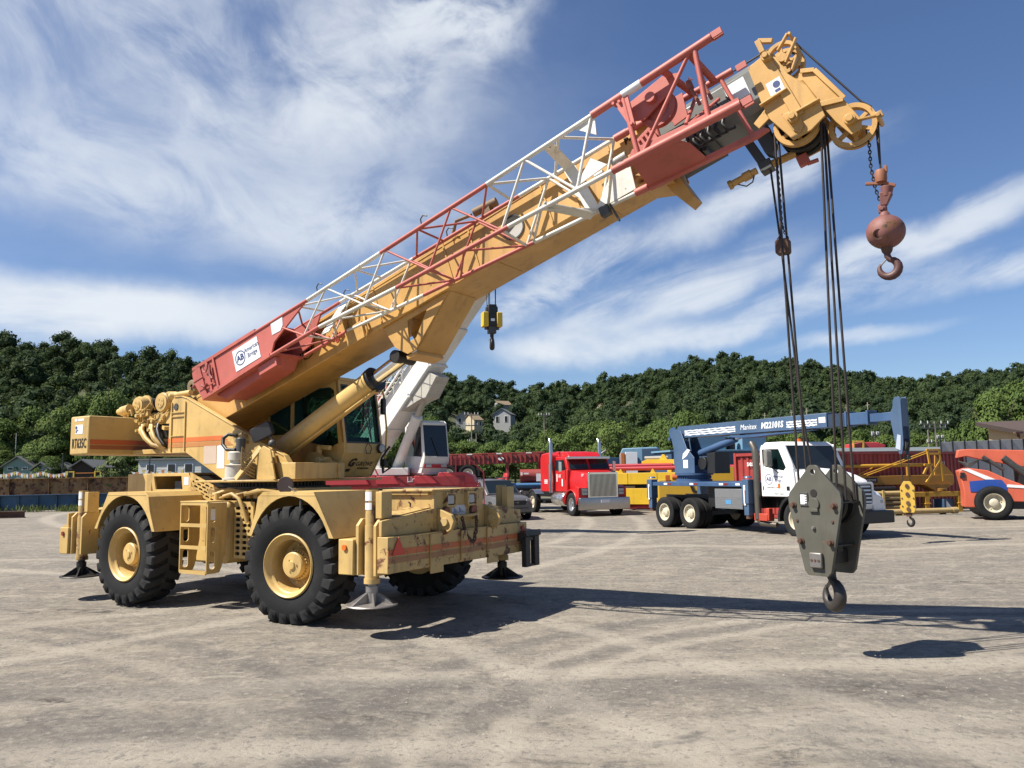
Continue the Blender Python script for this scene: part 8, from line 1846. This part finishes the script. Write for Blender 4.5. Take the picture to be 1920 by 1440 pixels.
part(th, 'chassis', BLACK, lambda m: m.box2((.2, .3, .35), (4.0, 1.9, .75)))
road_wheel(th, (.28, .02, .585), .60, .42, CREAM, -1); road_wheel(th, (3.3, .02, .585), .60, .42, CREAM, -1); road_wheel(th, (.28, 2.0, .585), .60, .42, CREAM, 1); road_wheel(th, (3.3, 2.0, .585), .60, .42, CREAM, 1)

# grey hoarding, black skip, tan building
hp = thing('grey_hoarding', 'row of plain grey sheet panels standing behind the orange handler', 'fence', (24.6, 46, 0), RAD(10))
HG = paint('hoarding_grey', (0.42, 0.42, 0.425), .6, .3)
for k in range(7): part(hp, 'panel', HG, lambda m: m.box2((.78 * k, 0, 0), (.78 * k + .76, .06, 3.32 + .02 * k)), .01)
for k in range(8): part(hp, 'post', BLACK, lambda m: m.box2((.78 * k - .04, -.05, 0), (.78 * k + .02, -.005, 3.45)), 0)
bs = thing('black_skip', 'black steel skip with two capped stubs beside the grey hoarding', 'skip', (30.3, 46.5, 0), RAD(8)); part(bs, 'body', paint('skip_black', (0.018, 0.018, 0.019), .6), lambda m: m.box2((0, 0, 1.8), (4.4, 2.2, 3.45)), .03); part(bs, 'base', BLACK, lambda m: m.box2((.2, .2, 0), (4.2, 2.0, 1.8)))
part(bs, 'ridge', BLACK, lambda m: [m.box2((.4 * k + .1, -.05, 1.85), (.4 * k + .16, -.003, 3.4)) for k in range(11)], 0)
part(bs, 'stub', RUSTY, lambda m: [(m.cyl((x, 1, 3.45), (x, 1, 3.8), .08, n=8), m.box((x, 1, 3.85), (.5, .2, .1))) for x in (-.3 + .2, 2.6)], 0)
tb_ = thing('tan_building', 'tan walled building with brown sloping roof at the right edge', 'building', (36.6, 62, -0.9), RAD(-32))
part(tb_, 'wall', paint('tan_wall', (0.62, 0.44, 0.25), .8, .1, 0, .3, streak=.05), lambda m: m.prism([(.3, 0), (14, 0), (14, 2.1), (.3, 5.85)], 'y', 0, 10), 0)
part(tb_, 'roof', paint('brown_roof', (0.085, 0.06, 0.055), .7, .2), lambda m: m.hexa([(-.5, -.5, 6.0), (14.5, -.5, 1.95), (14.5, 7, 6.2), (-.1, 7, 6.2), (-.5, -.5, 6.2), (14.5, -.5, 2.2), (14.5, 7, 6.5), (-.1, 7, 6.5)]), 0)
part(tb_, 'fascia', paint('fascia_brown', (0.06, 0.04, 0.035), .7), lambda m: m.hexa([(-.52, -.56, 5.9), (14.5, -.56, 1.85), (14.5, -.505, 1.85), (-.52, -.505, 5.9), (-.52, -.56, 6.2), (14.5, -.56, 2.2), (14.5, -.505, 2.2), (-.52, -.505, 6.2)]), 0)

# girders on the left
def girder(name, label, px0, px1, Y0, Y1, z0, z1, mat, ribs, holes=False):
    a = at(px0, 900, Y0); b = at(px1, 900, Y1); d = Vector((b.x - a.x, Y1 - Y0, 0)); L = d.length
    t = thing(name, label, 'girder', (a.x, Y0, z0), math.atan2(d.y, d.x), 'steel bridge girders at the left'); h = z1 - z0
    part(t, 'web', mat, lambda m: m.box2((0, -.02, .05), (L, .02, h - .05)), 0); part(t, 'top_flange', mat, lambda m: m.box2((0, -.25, h - .05), (L, .25, h)), 0); part(t, 'bottom_flange', mat, lambda m: m.box2((0, -.25, 0), (L, .25, .05)), 0)
    for k in range(ribs): part(t, 'stiffener', mat, lambda m: m.box2((L * (k + .5) / ribs - .015, -.2, .052), (L * (k + .5) / ribs + .015, -.022, h - .052)), 0)
    if holes:
        for k in range(12): part(t, 'bolt_plate', RUSTY, lambda m: m.cyl((L * (k + .3) / 12, -.03, .25 + .5 * (k % 2)), (L * (k + .3) / 12, -.0205, .25 + .5 * (k % 2)), .09, n=10), 0)
    return t, L
GRU = paint('rusted_yellow', (0.34, 0.20, 0.075), 0.7, 0.7, 1.15, 0.9, streak=.6, scale=.45, dirtc=(0.13, 0.06, 0.03)); GBL = paint('girder_blue', (0.045, 0.12, 0.22), 0.55, 0.25, 0.2, 0.6, streak=.3)
g1, L1 = girder('blue_girder', 'long blue steel girder lying on the ground at the left', -90, 330, 49.0, 52.5, .08, 1.05, GBL, 12)
g2, L2 = girder('rusty_girder', 'long rusty yellow steel girder raised on timbers behind the blue girder', -90, 420, 56.0, 57.0, .82, 2.10, GRU, 7, True)
part(g2, 'timber_block', paint('old_timber', (0.10, 0.075, 0.05), .9), lambda m: [m.box2((x, -.4, -.82), (x + .5, .4, -.003)) for x in (1.5, 6.5, 11.5, 16.5)], 0)
part(g1, 'timber_block', paint('old_timber', (0.1, 0.075, 0.05)), lambda m: [m.box2((x, -.4, -.08), (x + .3, .4, -.003)) for x in (1.0, 6, 12)], 0)
sc = thing('scrap_beam', 'short rusty steel beam lying on the ground at the left edge', 'steel beam', (-27.2, 41.8, 0), RAD(10)); part(sc, 'beam', RUSTY, lambda m: [m.box2((-1.5, 0, .0), (1.6, .3, .05)), m.box2((-1.5, .12, .05), (1.6, .18, .3)), m.box2((-1.5, 0, .3), (1.6, .3, .35))], 0)

# houses
def house(name, label, x, ytop, ybase, Y, wpx, wall, roof, rz=0.0, depth=9, wins=2, gable='y', group=None):
    p = at(x, ybase, Y); q = at(x, ytop, Y); w = wpx * Y / FPX; H = q.z - p.z; e = H * .58; z0 = p.z if p.z > 3 else 0.0
    H = q.z - z0; e = H - (w * .5 * .62 if gable == 'y' else depth * .28)
    t = thing(name, label, 'house', (p.x, Y, z0), rz, group); hw = w / 2
    if gable == 'y':
        part(t, 'wall', wall, lambda m: m.prism([(-hw, -2), (hw, -2), (hw, e), (0, H - .1), (-hw, e)], 'y', 0, depth), 0)
        part(t, 'roof', roof, lambda m: [m.hexa([(-hw - .5, -.5, e - .35), (0, -.5, H), (0, depth + .5, H), (-hw - .5, depth + .5, e - .35), (-hw - .5, -.5, e - .13), (0, -.5, H + .22), (0, depth + .5, H + .22), (-hw - .5, depth + .5, e - .13)]), m.hexa([(hw + .5, -.5, e - .35), (0.01, -.5, H), (0.01, depth + .5, H), (hw + .5, depth + .5, e - .35), (hw + .5, -.5, e - .13), (0.01, -.5, H + .22), (0.01, depth + .5, H + .22), (hw + .5, depth + .5, e - .13)])], 0)
    else:
        part(t, 'wall', wall, lambda m: m.prism([(0, -2), (depth, -2), (depth, e), (depth / 2, H - .1), (0, e)], 'x', -hw, hw), 0)
        part(t, 'roof', roof, lambda m: [m.hexa([(-hw - .4, -.5, e - .3), (hw + .4, -.5, e - .3), (hw + .4, depth / 2, H), (-hw - .4, depth / 2, H), (-hw - .4, -.5, e - .1), (hw + .4, -.5, e - .1), (hw + .4, depth / 2, H + .2), (-hw - .4, depth / 2, H + .2)]), m.hexa([(-hw - .4, depth + .5, e - .3), (hw + .4, depth + .5, e - .3), (hw + .4, depth / 2 + .01, H), (-hw - .4, depth / 2 + .01, H), (-hw - .4, depth + .5, e - .1), (hw + .4, depth + .5, e - .1), (hw + .4, depth / 2 + .01, H + .2), (-hw - .4, depth / 2 + .01, H + .2)])], 0)
    for k in range(wins):
        cx = -hw + w * (k + .5) / wins; wz = e * .45
        f = part(t, 'window', DECAL, lambda m: m.box2((cx - w * .10, -.12, wz), (cx + w * .10, -.004, wz + e * .42)), 0)
        part(f, 'pane', BLACK, lambda m: m.box2((cx - w * .08, -.15, wz + .1), (cx + w * .08, -.125, wz + e * .42 - .1)), 0)
    return t
W1 = paint('green_siding', (0.30, 0.42, 0.36), .7); W2 = paint('grey_siding', (0.36, 0.40, 0.42), .7); W3 = paint('white_siding', (0.66, 0.66, 0.64), .6); W5 = paint('dull_siding', (0.42, 0.43, 0.43), .6); W4 = paint('cream_siding', (0.6, 0.52, 0.36), .7)
R1 = paint('grey_shingle', (0.13, 0.14, 0.15), .8); R2 = paint('brown_shingle', (0.10, 0.06, 0.045), .8); R3 = paint('tan_shingle', (0.25, 0.19, 0.12), .8)
house('green_house', 'small green house with gabled grey roof behind the rusty girder', 33, 857, 888, 150, 54, W1, R1, 0, 9, 2)
house('grey_house', 'grey blue gabled house to the right of the green house', 92, 859, 888, 155, 38, W2, R1, RAD(8), 9, 1)
house('lean_house', 'low grey house with sloping roof between the green and grey houses', 78, 868, 888, 148, 34, W2, R1, RAD(-6), 7, 1)
house('brown_garage', 'dark brown gabled garage right of the grey house', 154, 863, 886, 140, 38, paint('brown_boards', (0.06, 0.035, 0.025), .8), R1, 0, 7, 0)
house('white_house', 'white house with a dark window behind the brown garage', 180, 848, 884, 158, 44, W3, R1, 0, 9, 2, 'x')
p_ = at(305, 888, 84)
wb = thing('white_workshop', 'flat roofed white workshop behind the big crane turntable', 'building', (p_.x, 84, 0), RAD(-12))
part(wb, 'wall', W3, lambda m: m.box2((-2.9, 0, 0), (4.5, 6, 3.9)), 0); part(wb, 'base_band', W2, lambda m: m.box2((-2.9, -.06, 0), (4.5, -.004, 2.1)), 0); part(wb, 'roof', R1, lambda m: m.box2((-3.1, -.3, 3.9), (4.7, 6.2, 4.05)), 0)
for x in (-1.9, .6, 2.6): f = part(wb, 'window', DECAL, lambda m: m.box2((x, -.12, 2.5), (x + 1.0, -.004, 3.5)), 0); part(f, 'pane', BLACK, lambda m: m.box2((x + .1, -.16, 2.6), (x + .9, -.125, 3.4)), 0)
for k in range(9): part(wb, 'siding_board', W3, lambda m: m.box2((-2.9, -.03, 2.15 + .19 * k), (4.5, -.004, 2.30 + .19 * k)), 0)
WR = {'W3': W5, 'W4': W4, 'R1': R1, 'R3': R3}
for (x, yt, yb_, wpx, wa, ro, rz, gb, lab), Y in zip(HH, HHY): house('hillside_house', lab, x, yt, yb_, Y, wpx, WR[wa], WR[ro], rz, 8, 2, gb, 'houses on the wooded hillside')

# poles
WOOD = paint('pole_wood', (0.26, 0.23, 0.19), .9)
def pole(label, x, ytop, Y, arms, mat=WOOD, r=.14, z0=0.0, name='utility_pole'):
    p = at(x, ytop, Y); t = thing(name, label, 'pole', (p.x, Y, z0), RAD(12), 'utility poles beyond the yard'); h = p.z - z0
    part(t, 'shaft', mat, lambda m: m.cyl((0, 0, -.5), (0, 0, h), r, r * .7, 10), 0)
    for k, (dz, w) in enumerate(arms):
        part(t, 'cross_arm', mat, lambda m: m.box2((-w, -.08, h - dz - .1), (w, .08, h - dz + .08)), 0)
        part(t, 'insulator', plain('insulator', (0.6, 0.6, 0.6), .3), lambda m: [m.cyl((xx, 0, h - dz + .08), (xx, 0, h - dz + .5), .09, n=8) for xx in (-w * .9, -w * .45, w * .45, w * .9)], 0)
    return t
pole('grey utility pole with two cross arms in front of the hillside houses', 884, 774, 150, [(.4, 1.4), (2.4, 1.2), (5.5, .8)])
pole('tall wooden pole without arms beside the cross armed pole', 893, 812, 150, [], r=.12); pole('grey utility pole left of the big leafy trees', 1020, 776, 160, [(.3, 1.2)])
pole('grey pole crowded with cross arms and insulators beyond the red container', 1752, 790, 120, [(.4, 2.6), (1.0, 2.0), (3.2, 1.6)], r=.17)
pole('plain leaning wooden pole left of the insulator pole', 1740, 806, 120, [], r=.15); pole('short pole right of the insulator pole', 1763, 818, 122, [(.3, .6)], r=.1)
pole('thin dark pole in front of the brown garage', 119, 850, 75, [], BLACK, r=.09); pole('thin dark pole below the big crane counterweight', 281, 852, 62, [], DGREY, r=.07, name='steel_pole'); pole('pale striped mast above the green house', 31, 812, 160, [], plain('mast_pale', (0.5, 0.48, 0.45)), r=.12, name='mast')
pole('short lamp post with white lantern beyond the blue boom head', 1641, 812, 100, [(.3, .5)], r=.07)
# flags, barrier, wire
def pennants(label, x0, x1, y, Y, n):
    a = at(x0, y, Y); b = at(x1, y, Y); t = thing('pennant_string', label, 'pennants', (a.x, Y, 0), 0, 'strings of small flags'); L = b.x - a.x; cols = (DECAL, paint('flag_yellow', (0.75, 0.62, 0.15), .7), DECAL, paint('flag_orange', (0.7, 0.25, 0.06), .7))
    zf = lambda u: a.z + (b.z - a.z) * u - .25 * math.sin(math.pi * (u * 3 % 1))
    part(t, 'line', DGREY, lambda m: m.tube([(L * k / 18, 0, zf(k / 18)) for k in range(19)], .012, 5), 0)
    for k in range(n): u = (k + .5) / n; part(t, 'flag', cols[k % 4], lambda m: m.prism([(L * u - .16, zf(u)), (L * u + .16, zf(u)), (L * u + .02, zf(u) - .34)], 'y', -.01, .01), 0)
    for k in range(3): part(t, 'stake', DGREY, lambda m: m.cyl((L * k / 2, 0, 0), (L * k / 2, 0, zf(k / 2) + .1), .03, n=6), 0)
pennants('string of small yellow and white flags in front of the green house', -20, 128, 884, 66, 30); pennants('string of small white flags below the big crane turntable', 236, 345, 880, 66, 18)
ob_ = at(158, 880, 70); br = thing('orange_barrier', 'orange mesh barrier in front of the brown garage', 'barrier', (ob_.x, 70, 0), 0)
part(br, 'rail', paint('barrier_orange', (0.72, 0.25, 0.04), .6), lambda m: [m.box2((-.9, 0, z_), (.9, .03, z_ + .06)) for z_ in (1.7, 2.1, 2.5)], 0)
part(br, 'post', paint('barrier_yellow', (0.72, 0.5, 0.05), .6), lambda m: [m.box2((x, -.05, 0), (x + .1, .06, 2.7)) for x in (-1.6, -.95, .9, 1.4)] + [m.box2((-1.6, -.04, 2.6), (-.95, .05, 2.7)), m.box2((.9, -.04, 2.6), (1.4, .05, 2.7))], 0)
